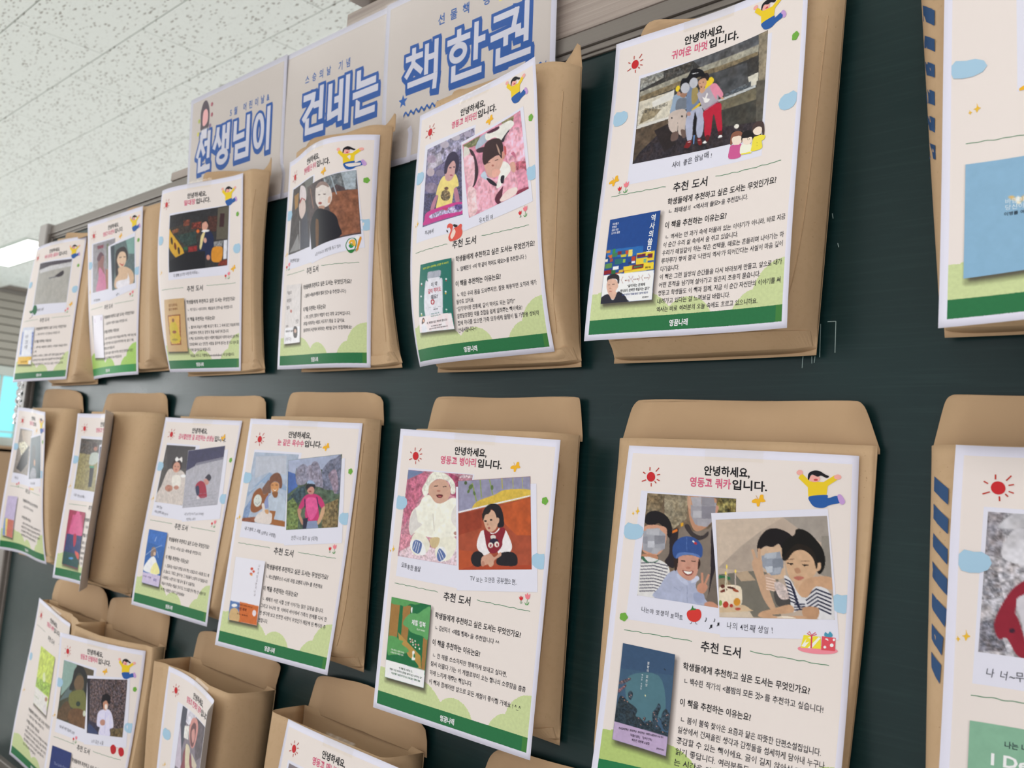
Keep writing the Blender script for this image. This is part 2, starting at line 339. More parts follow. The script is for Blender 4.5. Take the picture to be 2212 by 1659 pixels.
class Buf:
    def __init__(s): s.V = []; s.F = []; s.C = []; s.n = 0; s.jobs = []
    def add(s, v, f, layer, color):
        v = np.asarray(v, float); s.V.append(np.column_stack([v, np.full(len(v), layer)])); s.F.append(np.asarray(f, np.int64) + s.n); s.C.append(np.tile(color, (len(v), 1))); s.n += len(v)
    def text(s, st, x, y, h, color='26242a', wt='body', *a, **k):
        NEED.update((c, wt) for c in st if c != ' '); s.jobs.append((st, x, y, h, color, wt, a, k))
    def settext(s, st, x, y, h, color='26242a', wt='body', width=None, rot=0, track=0, layer=.14, center=False, vert=False, wobble=0, rise=None, cond=.86):
        """x,y: left end of the baseline in mm, h: em height in mm"""
        col = hexa(color)
        gl = [GL[(c, wt)] if c != ' ' else None for c in st]
        adv = [(g[2] if g else .32) + track for g in gl]
        tot = sum(adv) * h * cond; kx = (width / tot if width and tot > 0 else 1) * cond
        if center: x -= sum(adv) * h * kx / 2
        cr_, sr_ = math.cos(math.radians(rot)), math.sin(math.radians(rot)); px = 0; py = 0
        for i, (g, a) in enumerate(zip(gl, adv)):
            if g is not None and len(g[0]):
                v = g[0] * [h * kx, -h]
                if wobble:
                    an = random.uniform(-.12, .12) * wobble; v = v @ np.array([[math.cos(an), math.sin(an)], [-math.sin(an), math.cos(an)]]) * random.uniform(.88, 1.1); v = v + [0, random.uniform(-.5, .5) * wobble]
                dx, dy = (0, py) if vert else (px, 0)
                if rise: dy += rise[i] if i < len(rise) else 0
                vx = v[:, 0] + dx; vy = v[:, 1] + dy
                s.add(np.column_stack([x + vx * cr_ - vy * sr_, y + vx * sr_ + vy * cr_]), g[1], layer, col)
            px += a * h * kx; py += h * 1.0
        return x + px
    def poly(s, pts, color, layer=.12, smooth=False):
        pts = np.asarray(pts, float)
        if smooth: pts = catmull(pts, 4)
        t_ = tessellate_polygon([[Vector((p[0], p[1], 0)) for p in pts]])
        if t_: s.add(pts, t_, layer, hexa(color))
    def rect(s, x0, y0, x1, y1, color, layer=.1, nx=1, ny=1): s.quad([(x0, y0), (x1, y0), (x1, y1), (x0, y1)], color, layer, nx, ny)
    def quad(s, q, color, layer=.1, nx=1, ny=1):
        q = np.asarray(q, float); U, W_ = np.meshgrid(np.linspace(0, 1, nx + 1), np.linspace(0, 1, ny + 1)); U = U.ravel()[:, None]; W_ = W_.ravel()[:, None]
        v = (q[0] * (1 - U) + q[1] * U) * (1 - W_) + (q[3] * (1 - U) + q[2] * U) * W_; i = np.arange((nx + 1) * (ny + 1)).reshape(ny + 1, nx + 1)
        a, b, c_, d = i[:-1, :-1].ravel(), i[:-1, 1:].ravel(), i[1:, 1:].ravel(), i[1:, :-1].ravel()
        s.add(v, np.concatenate([np.column_stack([a, b, c_]), np.column_stack([a, c_, d])]), layer, hexa(color))
    def wave(s, x0, x1, y, color='3f8058', w_=.55, slope=0, amp=.45):
        n_ = int((x1 - x0) / 1.6) + 2; xs = np.linspace(x0, x1, n_); ys = y + slope * (xs - x0) + amp * np.sin(xs * .55) * np.sin(xs * .13 + 1)
        v = np.concatenate([np.column_stack([xs, ys - w_ / 2]), np.column_stack([xs, ys + w_ / 2])]); f = []
        for i in range(n_ - 1): f += [[i, i + 1, n_ + i + 1], [i, n_ + i + 1, n_ + i]]
        s.add(v, f, .13, hexa(color))
    def motif(s, data, dx=0, dy=0, k=1, about=(0, 0), layer=.3, kx=None):
        kx = kx or k
        for i, o in enumerate(data):
            p = np.array(o[2:], float).reshape(-1, 2); p = (p - about) * [kx, k] + about + [dx, dy]
            s.poly(p, o[1], layer + .012 * i, o[0] == 1)
    def build(s, name, S, parent, m=None): PENDING.append((s, name, S, parent, m))
    def finish(s, name, S, parent, m=None):
        for st, x, y, h, color, wt, a, k in s.jobs: s.settext(st, x, y, h, color, wt, *a, **k)
        if not s.n: return
        v = np.concatenate(s.V); P = S(v[:, 0], v[:, 1], v[:, 2])
        o = mesh(name, P, np.concatenate(s.F), m or ink, parent, col=np.concatenate(s.C)); o['kind'] = 'stuff'; return o
def catmull(p, k):
    n_ = len(p); out = []
    for i in range(n_):
        a, b, c_, d = p[i - 1], p[i], p[(i + 1) % n_], p[(i + 2) % n_]
        for j in range(k):
            t_ = j / k; out.append(.5 * ((2 * b) + (-a + c_) * t_ + (2 * a - 5 * b + 4 * c_ - d) * t_ ** 2 + (-a + 3 * b - 3 * c_ + d) * t_ ** 3))
    return np.array(out)
NTAB = rng.random((256, 256))
def vnoise(x, y, seed):
    i = np.floor(x).astype(np.int64); j = np.floor(y).astype(np.int64); fx = x - i; fy = y - j; fx = fx * fx * (3 - 2 * fx); fy = fy * fy * (3 - 2 * fy)
    h = lambda a, b: NTAB[(a + seed * 37) & 255, (b + seed * 91) & 255]
    return (h(i, j) * (1 - fx) + h(i + 1, j) * fx) * (1 - fy) + (h(i, j + 1) * (1 - fx) + h(i + 1, j + 1) * fx) * fy
def inside(px, py, X, Y):
    r = np.zeros(X.shape, bool); n_ = len(px); j = n_ - 1
    for i in range(n_):
        if py[i] != py[j]:
            c_ = ((py[i] > Y) != (py[j] > Y)) & (X < (px[j] - px[i]) * (Y - py[i]) / (py[j] - py[i]) + px[i]); r ^= c_
        j = i
    return r
def picture(name, spec, S, parent, layer):
    """printed picture: fine grid over the quad, every shape painted on it in order"""
    _, _, q, step, bg, bn, bs, ops = spec; q = np.array(q)
    w_ = (np.linalg.norm(q[1] - q[0]) + np.linalg.norm(q[2] - q[3])) / 2; h_ = (np.linalg.norm(q[3] - q[0]) + np.linalg.norm(q[2] - q[1])) / 2
    nx, ny = max(4, int(w_ / step)), max(4, int(h_ / step)); U, W_ = np.meshgrid(np.linspace(0, 1, nx), np.linspace(0, 1, ny))
    C = np.empty((ny, nx, 3)); sd = sum(map(ord, name))
    def shade(c_, amp, scale, sd):
        c_ = np.array(rgb(c_))
        if not amp: return c_
        nz = vnoise(U * w_ / scale, W_ * h_ / scale, sd) * .6 + vnoise(U * w_ / scale * 2.3, W_ * h_ / scale * 2.3, sd + 9) * .4 - .5
        tint = vnoise(U * w_ / scale / 1.7, W_ * h_ / scale / 1.7, sd + 31) - .5
        r_ = c_ * (1 + amp * 1.9 * nz[..., None]); r_[..., 0] += .06 * amp * tint; r_[..., 2] -= .06 * amp * tint
        return np.clip(r_, 0, 1)
    C[:] = shade(bg, bn, bs, sd)
    asp = h_ / w_
    for k, o in enumerate(ops):
        p = np.array(o[4:], float).reshape(-1, 2) / 999.
        if o[0] == 1: p = catmull(p, 4)
        i0, i1 = max(0, int(p[:, 1].min() * (ny - 1)) - 1), min(ny, int(p[:, 1].max() * (ny - 1)) + 3); j0, j1 = max(0, int(p[:, 0].min() * (nx - 1)) - 1), min(nx, int(p[:, 0].max() * (nx - 1)) + 3)
        if i1 <= i0 or j1 <= j0: continue
        cov = np.zeros((i1 - i0, j1 - j0)); du, dv = .25 / (nx - 1), .25 / (ny - 1)
        for a, b in ((-du, -dv), (du, -dv), (-du, dv), (du, dv)): cov += inside(p[:, 0], p[:, 1], U[i0:i1, j0:j1] + a, W_[i0:i1, j0:j1] + b) * .25
        amp, scl = (o[2], o[3]) if o[2] else (0.05, 4)
        col = shade(o[1], amp, scl, sd + k * 7)
        if col.ndim == 3: col = col[i0:i1, j0:j1]
        C[i0:i1, j0:j1] = C[i0:i1, j0:j1] * (1 - cov[..., None]) + col * cov[..., None]
    L_ = np.where(C <= .04045, C / 12.92, ((C + .055) / 1.055) ** 2.4) * 1.12; L_ = np.minimum(L_, .92)
    u, v_ = U.ravel()[:, None], W_.ravel()[:, None]; M = (q[0] * (1 - u) + q[1] * u) * (1 - v_) + (q[3] * (1 - u) + q[2] * u) * v_
    P = S(M[:, 0], M[:, 1], np.full(len(M), layer)); i = np.arange(nx * ny).reshape(ny, nx)
    F = np.column_stack([i[:-1, :-1].ravel(), i[1:, :-1].ravel(), i[1:, 1:].ravel(), i[:-1, 1:].ravel()])
    return mesh(name, P, F, photo_m, parent, smooth=True, col=L_.reshape(-1, 3))
# ---------------------------------------------------------------- curved sheet surface
FL = {"M5":[[-0.80217,0.64308,0.05112,0.12,0.00642,0.02241],[0.0,0.0,0.00128,0.0,0.0,0.0,0.0,0.0,0.0],None,1.0],"M4":[[-1.13345,0.65001,0.06043,0.15113,-0.05457,0.00326],[0.0,0.00191,1e-05,-0.00023,0.0,0.0,0.0015,0.0,0.0],None,1.0],"T1":[[-2.15804,0.67735,0.42692,0.13574,-0.04365,-0.03514],[-0.00507,-0.00258,-0.00201,-0.00019,0.0023,0.00392,0.00183,0.0,-0.00054],None,0.9914],"T2":[[-1.82365,0.66179,0.42915,0.01828,0.12089,-0.02408],[-0.00622,-0.00291,0.00487,-0.00238,-0.00144,-0.00672,0.00122,0.0,-0.00063],None,0.9935],"T3":[[-1.4759,0.64537,0.43147,0.09031,0.14889,0.0023],[-0.00401,-0.0071,0.00448,-0.00028,0.01018,-0.00153,0.00727,0.0,-0.00265],None,0.9918],"T4":[[-1.15959,0.68067,0.43155,0.01361,0.07256,0.01469],[-0.02012,-0.0019,-0.00137,-0.00101,-0.01701,0.01,-0.00122,0.0,0.00474],None,0.9878],"T5":[[-0.84582,0.65598,0.42166,-0.06419,0.12615,-0.03531],[-0.00526,-0.00988,-0.00584,-0.00742,0.00696,-0.00891,0.00304,0.0,0.00301],None,1.0],"T6":[[-0.56426,0.67187,0.43595,-0.0513,-0.02891,0.00441],[0.00575,0.00067,-0.00245,-0.00422,0.0046,-0.00335,-0.00052,0.0,-0.0012],None,1.0],"T7":[[-0.2477,0.6588,0.41265,-0.00201,-0.17394,-0.07925],[0.00866,0.00424,-0.00121,0.00145,-0.00317,-0.00501,0.00352,-0.00289,0.0015],None,1.0],"M1":[[-2.12873,0.66439,0.07822,0.02091,0.0808,0.04655],[0.00909,-0.00336,-0.01094,-0.00481,-0.01198,0.00227,-0.00201,0.0,-0.003],None,0.9942],"M2":[[-1.77318,0.66512,0.0663,0.02117,-0.02542,-0.01214],[0.00837,0.00114,-0.00024,-0.00334,-0.00316,-0.00108,0.00012,-0.00022,0.00026],[0.6011,0.5,0.6561],1.0],"M3":[[-1.45726,0.68413,0.06367,0.08763,-0.06271,0.0085],[0.00193,-0.00258,-1e-05,-0.00246,-0.00017,-0.00048,-5e-05,0.0,4e-05],None,0.9966],"M6":[[-0.53561,0.69986,0.0456,0.14337,-0.09304,0.00085],[0.00454,0.00668,-0.00099,0.00305,-0.00423,0.00759,0.00564,-0.0027,-0.00173],None,0.9583],"M7":[[-0.23531,0.66375,0.0524,-0.11454,-0.03173,-0.0128],[0.02355,0.00537,-0.00864,0.00494,-0.00806,0.00189,0.00286,-0.00256,-0.00045],None,1.0],"B1":[[-1.89688,0.68057,-0.28464,0.03069,0.01963,0.10879],[-0.00284,-0.00045,-0.00504,-0.00383,-0.00339,0.00176,0.00012,0.00027,0.00072],[0.8145,0.5,0.8695],1.0],"B2":[[-1.6293,0.63371,-0.30199,0.20794,-0.04,-0.01304],[-0.00529,0.00364,0.00513,-0.00207,-0.00458,0.002,0.00044,-0.00034,0.00094],None,1.0],"B3":[[-1.27537,0.64727,-0.29141,-0.12572,0.0212,0.06044],[0.00702,-0.00085,0.00025,0.00165,-0.00549,-0.0016,-0.00025,-0.00053,0.00084],[0.7556,0.5,0.8106],1.0],"B4":[[-0.96461,0.64435,-0.293,0.0091,-0.04738,0.00879],[-0.00152,-0.0046,-0.00092,0.00045,0.00129,0.00061,0.00104,-0.00015,-0.00039],None,1.0]}
FLAP = {"T1":[[[-2.0269,0.4298],[-2.0271,0.4377],[-2.019,0.4436],[-2.0066,0.4442],[-1.9128,0.4313],[-1.8044,0.4222],[-1.788,0.4037]],0.69],"T2":[[[-1.7454,0.4427],[-1.7396,0.4508],[-1.7158,0.4525],[-1.6652,0.4473],[-1.5914,0.4367],[-1.5771,0.4303]],0.69],"T3":[[[-1.4414,0.4527],[-1.442,0.4686],[-1.4283,0.4705],[-1.262,0.439],[-1.2447,0.4387],[-1.2329,0.4451],[-1.2265,0.4582],[-1.2214,0.4266]],0.69],"T4":[[[-1.1338,0.4434],[-1.1345,0.4538],[-1.1234,0.4631],[-1.0933,0.4608],[-0.9824,0.4423],[-0.9576,0.4407],[-0.9443,0.4477],[-0.9339,0.46],[-0.9291,0.4345]],0.69],"T5":[[[-0.8255,0.4338],[-0.8266,0.4484],[-0.8181,0.4589],[-0.7862,0.4526],[-0.7209,0.446],[-0.6547,0.4367],[-0.6397,0.449],[-0.628,0.4666],[-0.6204,0.4327]],0.69],"T6":[[[-0.5504,0.4317],[-0.5506,0.4485],[-0.5365,0.4595],[-0.5009,0.45],[-0.4263,0.4336],[-0.3658,0.4498],[-0.344,0.4626],[-0.3383,0.4322]],0.69],"T7":[[[-0.2808,0.429],[-0.2765,0.4623],[-0.2644,0.4691],[-0.181,0.4502],[-0.1004,0.4333],[-0.0907,0.4036]],0.7],"M1":[[[-2.082,0.077],[-2.0778,0.1127],[-2.0659,0.1218],[-1.8729,0.1154],[-1.8581,0.0774]],0.704],"M2":[[[-1.7679,0.0706],[-1.7525,0.1021],[-1.7442,0.109],[-1.5895,0.106],[-1.5021,0.1074],[-1.4978,0.0718]],0.704],"M3":[[[-1.4244,0.0654],[-1.4114,0.0952],[-1.4019,0.1007],[-1.2945,0.0982],[-1.1945,0.1002],[-1.1902,0.0671]],0.704],"M4":[[[-1.141,0.0649],[-1.1287,0.0985],[-1.1162,0.1039],[-1.0118,0.1011],[-0.9236,0.1007],[-0.918,0.0658]],0.704],"M5":[[[-0.8339,0.0547],[-0.8205,0.0903],[-0.809,0.0948],[-0.705,0.0917],[-0.6062,0.0928],[-0.6029,0.0891],[-0.5986,0.0537]],0.704],"M6":[[[-0.5482,0.0535],[-0.54,0.0799],[-0.5351,0.0862],[-0.5289,0.0895],[-0.4245,0.0874],[-0.3205,0.0868],[-0.316,0.0854],[-0.3117,0.0802],[-0.3018,0.0497]],0.704],"M7":[[[-0.2619,0.0544],[-0.2552,0.084],[-0.2528,0.0891],[-0.2494,0.0911],[-0.2461,0.0914],[-0.2014,0.0897],[-0.1075,0.0868],[-0.1005,0.0831],[-0.0914,0.0521]],0.704],"B1":[[[-1.8925,-0.2782],[-1.8819,-0.2524],[-1.8611,-0.2445],[-1.7474,-0.2376],[-1.6387,-0.2338],[-1.6267,-0.2854]],0.704],"B2":[[[-1.6375,-0.291],[-1.6294,-0.2663],[-1.6204,-0.2493],[-1.6051,-0.2433],[-1.5449,-0.2354],[-1.4661,-0.2334],[-1.4126,-0.2392],[-1.4046,-0.2457],[-1.4102,-0.2903]],0.704],"B3":[[[-1.3222,-0.2932],[-1.3075,-0.2563],[-1.2965,-0.2488],[-1.2544,-0.2429],[-1.0971,-0.2553],[-1.0855,-0.258],[-1.0843,-0.2642],[-1.093,-0.2869]],0.704],"B4":[[[-1.0163,-0.2974],[-1.0022,-0.2605],[-0.9937,-0.2543],[-0.9714,-0.25],[-0.8888,-0.2446],[-0.7908,-0.2654],[-0.7861,-0.2829],[-0.7862,-0.2873]],0.704],"B5":[[[-0.7023,-0.3102],[-0.6921,-0.2779],[-0.683,-0.2679],[-0.6704,-0.2625],[-0.645,-0.2593],[-0.5861,-0.2573],[-0.5178,-0.2535],[-0.4999,-0.2545],[-0.4877,-0.2838]],0.704]}
PH = [
["T6a","T6",[[33.0,43.4],[169.0,36.3],[171.3,131.4],[34.7,129.0]],0.62,"3a3837",0.25,3,[[0,9144964,0.5,2,0,0,189,-6,195,79,2,137],[0,4867908,0.5,2,190,4,421,-1,428,100,215,129],[0,5592666,0.3,4,421,-6,929,-2,934,114,485,99],[0,10131080,0.25,3,4,159,485,99,933,97,932,191,505,186,6,245],[0,8023124,0.3,3,8,214,503,156,931,165,932,200,521,217,8,277],[0,4737356,0.3,5,548,206,851,228,868,446,689,465,588,430],[0,13617852,0.1,3,864,379,943,369,945,490,881,478],[0,5593696,0.5,1.5,683,471,890,431,893,484,691,502],[0,13222578,0.15,3,4,276,287,262,296,395,268,552,4,554],[0,14210511,0,0,114,321,291,253,294,354,128,388],[0,9207913,0.3,3,59,371,196,435,145,506,21,544],[0,14013132,0,0,4,554,268,542,269,567,3,595],[0,12172477,0.1,3,268,552,497,524,927,482,929,508,660,534,270,577],[0,9076588,0.25,3,929,3,999,0,1003,474,949,458],[0,5920076,0.2,4,932,450,1000,469,1001,872,951,871],[0,6972241,0.25,4,660,534,935,511,940,632,679,632],[0,4144440,0.25,4,672,629,940,632,950,854,698,871],[0,5720380,0.3,4,3,595,270,572,282,753,200,925,2,972],[0,3353649,0.45,2,185,722,994,854,999,999,0,999,47,882],[0,2827302,0.2,4,156,662,296,611,344,870,256,931],[1,15131352,0,0,824,834,824,845,820,854,812,859,802,858,793,851,787,841,787,829,791,820,799,816,809,817,818,824],[1,9413304,0,0,291,323,338,323,402,389,409,508,334,498,273,514,282,409],[1,7173248,0,0,326,377,402,399,409,498,318,492],[1,12825514,0,0,273,514,349,494,400,533,407,699,398,791,355,758,342,618,343,744,295,719,266,630],[1,1841692,0,0,297,571,297,575,295,577,292,577,288,575,286,571,285,566,285,562,287,559,291,559,294,562,296,566],[1,1841692,0,0,379,582,379,587,376,590,372,590,368,587,365,582,364,576,365,571,367,568,371,568,375,571,378,576],[1,6968912,0,0,304,741,350,737,355,816,318,833,298,812],[1,6968912,0,0,372,725,414,749,418,817,392,818],[1,7307164,0,0,397,310,439,280,485,339,506,452,450,572,414,587,399,456],[1,10259032,0,0,434,316,477,316,485,443,444,474],[1,11120068,0,0,414,587,469,532,527,554,549,702,544,838,509,846,478,677,466,719,467,851,432,859,407,699],[0,1709852,0,0,472,561,493,645,494,822,476,816,464,681],[0,7315680,0,0,478,817,488,820,489,914,482,912],[1,8004134,0,0,432,868,468,870,451,940,411,928,420,902],[1,8004134,0,0,510,865,539,874,549,932,525,934],[0,15129049,0,0,437,882,459,885,458,879,436,876],[0,15129049,0,0,513,885,536,889,536,883,512,879],[1,14267697,0,0,447,533,508,481,503,517,455,540],[1,11569792,0,0,441,578,439,589,434,595,426,595,417,589,411,578,408,565,409,554,415,548,423,548,431,554,438,565],[1,11870778,0,0,542,588,661,544,681,669,696,835,664,833,620,646,612,843,594,882,564,845,553,703],[1,11117229,0,0,487,368,581,316,618,360,649,511,582,567,545,580,517,513,482,404],[1,14256800,0,0,576,332,616,327,660,407,683,471,665,500,636,451,632,504,586,392],[1,15262946,0,0,532,463,519,424,541,448,552,401,563,415,555,454,580,474,571,498,544,501],[0,11033208,0,0,547,582,652,529,649,522,544,575],[1,14927150,0,0,545,271,577,244,600,278,595,313,556,342,535,352],[1,15789288,0,0,671,902,686,876,703,904,681,910],[1,15789288,0,0,554,924,571,904,588,926,573,932],[1,5905698,0,0,572,857,602,858,602,903,582,919],[1,5905698,0,0,668,843,697,844,699,880,673,881],[1,13212284,0,0,480,251,506,215,536,238,546,300,521,345,508,358,487,301],[1,2760996,0,0,486,234,505,200,539,183,563,232,552,274,529,235,500,231],[1,8014394,0,0,513,323,512,327,510,329,506,328,502,325,500,321,498,316,499,312,501,310,505,311,509,313,512,318],[1,3811878,0,0,497,276,497,277,495,278,492,277,490,276,488,273,487,271,488,269,489,269,492,269,495,271,496,273],[1,3811878,0,0,523,276,523,278,521,278,519,278,516,276,514,274,513,272,514,270,516,269,518,270,521,272,523,274],[1,13212284,0,0,493,342,528,339,537,371,510,387],[1,13212284,0,0,689,512,688,518,684,521,679,520,674,516,670,510,668,503,669,497,673,494,678,494,683,498,687,505],[1,1512988,0,0,337,205,350,161,387,164,420,96,471,107,510,150,535,219,506,205,463,204,406,226,393,250,363,256,340,245],[1,10122336,0,0,360,313,398,330,379,380,339,343],[1,14927150,0,0,333,269,327,282,319,288,311,285,304,274,301,258,302,242,308,229,316,223,325,226,332,237,335,252],[1,12159600,0,0,345,322,344,333,339,340,331,340,323,333,317,322,314,308,315,296,320,289,328,289,336,296,342,308],[1,12171970,0,0,413,301,405,324,389,334,371,328,354,307,344,278,344,247,352,224,368,215,387,222,403,242,413,272],[1,12171970,0,0,475,272,466,295,452,305,434,299,419,279,410,251,410,221,418,198,433,188,451,195,466,215,474,243],[0,13224654,0,0,424,146,475,156,473,148,422,137]]],
["T5a","T5",[[22.7,47.4],[107.0,44.1],[119.1,139.4],[27.2,140.3]],0.62,"6d6688",0.3,2,[[0,9275552,0.6,4,0,0,999,0,995,129,750,184,320,278,24,331],[0,11117232,0.3,4,22,129,311,120,371,270,147,297,38,291],[0,5591663,0.5,1.5,572,240,998,258,1005,837,661,808],[0,4999784,0.5,1.5,-5,568,342,645,275,869,21,961],[1,10522533,0.2,5,227,186,214,208,176,216,121,207,64,185,21,155,3,124,16,101,56,94,112,103,169,126,210,156],[1,9273239,0.2,5,287,563,271,592,223,605,155,598,83,573,28,536,5,497,21,467,72,454,143,462,214,488,267,525],[1,11906489,0,0,717,41,704,59,668,64,618,54,567,32,529,3,514,-24,527,-43,565,-48,616,-38,667,-15,704,14],[1,11577013,0,0,491,72,479,91,445,97,397,89,348,68,311,40,296,12,308,-7,343,-14,393,-4,442,17,478,45],[1,10853296,0,0,934,66,924,79,898,83,863,76,827,60,801,39,791,19,801,5,828,2,864,9,900,25,925,46],[1,12101810,0,0,203,344,193,369,162,380,118,376,72,358,36,329,21,297,30,272,62,260,108,265,154,285,189,314],[1,8353423,0,0,429,413,416,431,380,437,329,429,277,411,238,385,222,360,235,342,272,336,324,344,376,363,414,388],[1,14929791,0,0,430,445,531,520,641,478,704,631,628,651,586,820,602,851,290,844,311,677,260,646,333,492],[1,6965824,0.8,1,510,624,505,633,491,637,471,635,451,627,435,617,429,606,434,597,449,593,469,595,490,602,505,613],[1,8022608,0.8,1.2,552,720,541,751,507,768,460,766,412,747,375,715,360,678,372,647,406,629,455,631,503,651,539,684],[1,11762320,0,0,303,670,267,755,217,849,158,828,183,737,260,656],[1,11762320,0,0,613,657,674,662,720,821,661,836,630,756],[1,13081240,0,0,458,315,606,292,656,390,610,490,547,534,466,515,430,445],[1,3353413,0,0,412,409,423,285,487,194,604,189,686,272,703,382,672,465,625,453,639,365,590,298,492,346,462,422],[1,2760758,0,0,561,380,557,382,548,382,535,379,521,375,512,370,508,366,511,364,521,364,534,367,547,371,557,376],[1,2760758,0,0,627,387,624,390,617,390,608,388,598,385,591,381,588,377,591,374,598,374,607,376,617,379,624,383],[1,10504800,0,0,586,479,582,482,571,482,557,479,542,475,531,469,527,464,531,461,542,461,556,463,571,468,582,474],[1,12729994,0,0,33,917,74,831,352,819,661,827,836,872,849,979,362,985,23,980],[1,11051200,0.6,2,146,882,434,863,807,875,750,951,437,927,199,929],[1,5917312,0.5,2,632,857,750,872,778,922,662,917],[1,12075114,0,0,401,848,511,860,481,890]]],
["T5b","T5",[[88.8,58.9],[182.1,46.6],[194.8,131.1],[108.6,145.2]],0.62,"d38da3",0.22,5,[[0,8026712,0.5,3,9,10,311,12,240,113,38,79],[0,9077856,0.4,3,677,-5,889,11,867,75,683,52],[1,11122117,0,0,227,107,323,28,464,38,409,133,234,165],[1,14868698,0,0,409,24,631,28,819,41,875,121,735,173,646,229,548,142,411,123],[1,4857912,0,0,424,19,618,27,613,63,476,54],[1,13947080,0,0,28,41,122,127,83,199,10,190],[1,3942964,0,0,109,110,175,172,225,349,220,510,148,623,91,611,144,424,150,251],[1,2959412,0,0,632,234,792,146,727,234,669,261],[1,3942964,0,0,234,165,360,188,352,250,242,213],[1,15116474,0.35,5,732,193,932,180,1010,372,990,612,814,578,724,561,687,333],[1,12742024,0,0,800,488,856,555,830,460,777,458],[1,11690096,0.4,3,836,609,997,657,993,778,848,717],[1,15250880,0.2,5,10,190,167,235,161,519,89,632,19,483],[1,15254214,0.2,4,33,610,168,696,168,923,72,1006,6,949],[1,14192806,0.3,5,821,727,984,754,1003,986,812,991],[1,9058896,0,0,803,957,999,974,997,1013,810,1001],[1,14919093,0.3,5,211,583,352,587,480,671,612,704,739,651,828,771,817,952,665,1017,519,1003,448,923,409,1014,185,1015,160,758],[1,5909564,0,0,482,873,599,804,622,729,550,973,492,1003,447,933],[1,15586768,0,0,526,953,669,884,810,908,787,982,575,993],[1,12109526,0,0,259,538,334,504,365,592,415,644,347,628],[1,15262943,0,0,610,512,700,540,751,656,635,734,574,793,492,793,532,692],[1,2302252,0,0,350,607,415,644,499,742,482,762,395,690],[1,2302252,0,0,589,673,640,694,603,774,567,738],[1,13869972,0,0,334,395,435,373,623,411,638,503,558,597,510,651,444,635,380,587,349,499],[1,3811113,0,0,315,321,341,224,393,148,506,144,623,197,664,302,648,423,618,452,571,389,433,394,388,418,331,416],[1,11571328,0,0,557,232,595,314,610,406,577,348],[1,14723224,0,0,454,553,523,550,584,608,537,652,458,630],[0,3809828,0,0,511,442,565,449,563,441,509,434],[0,3809828,0,0,388,422,436,431,434,423,387,414],[1,11037280,0,0,488,493,485,498,477,499,468,497,459,492,453,484,451,477,454,472,462,470,471,473,480,478,486,486],[1,13209472,0,0,641,377,678,404,669,474,630,457],[1,13869200,0,0,749,572,825,594,823,707,761,681],[1,12606042,0,0,676,317,711,354,699,445,677,414]]],
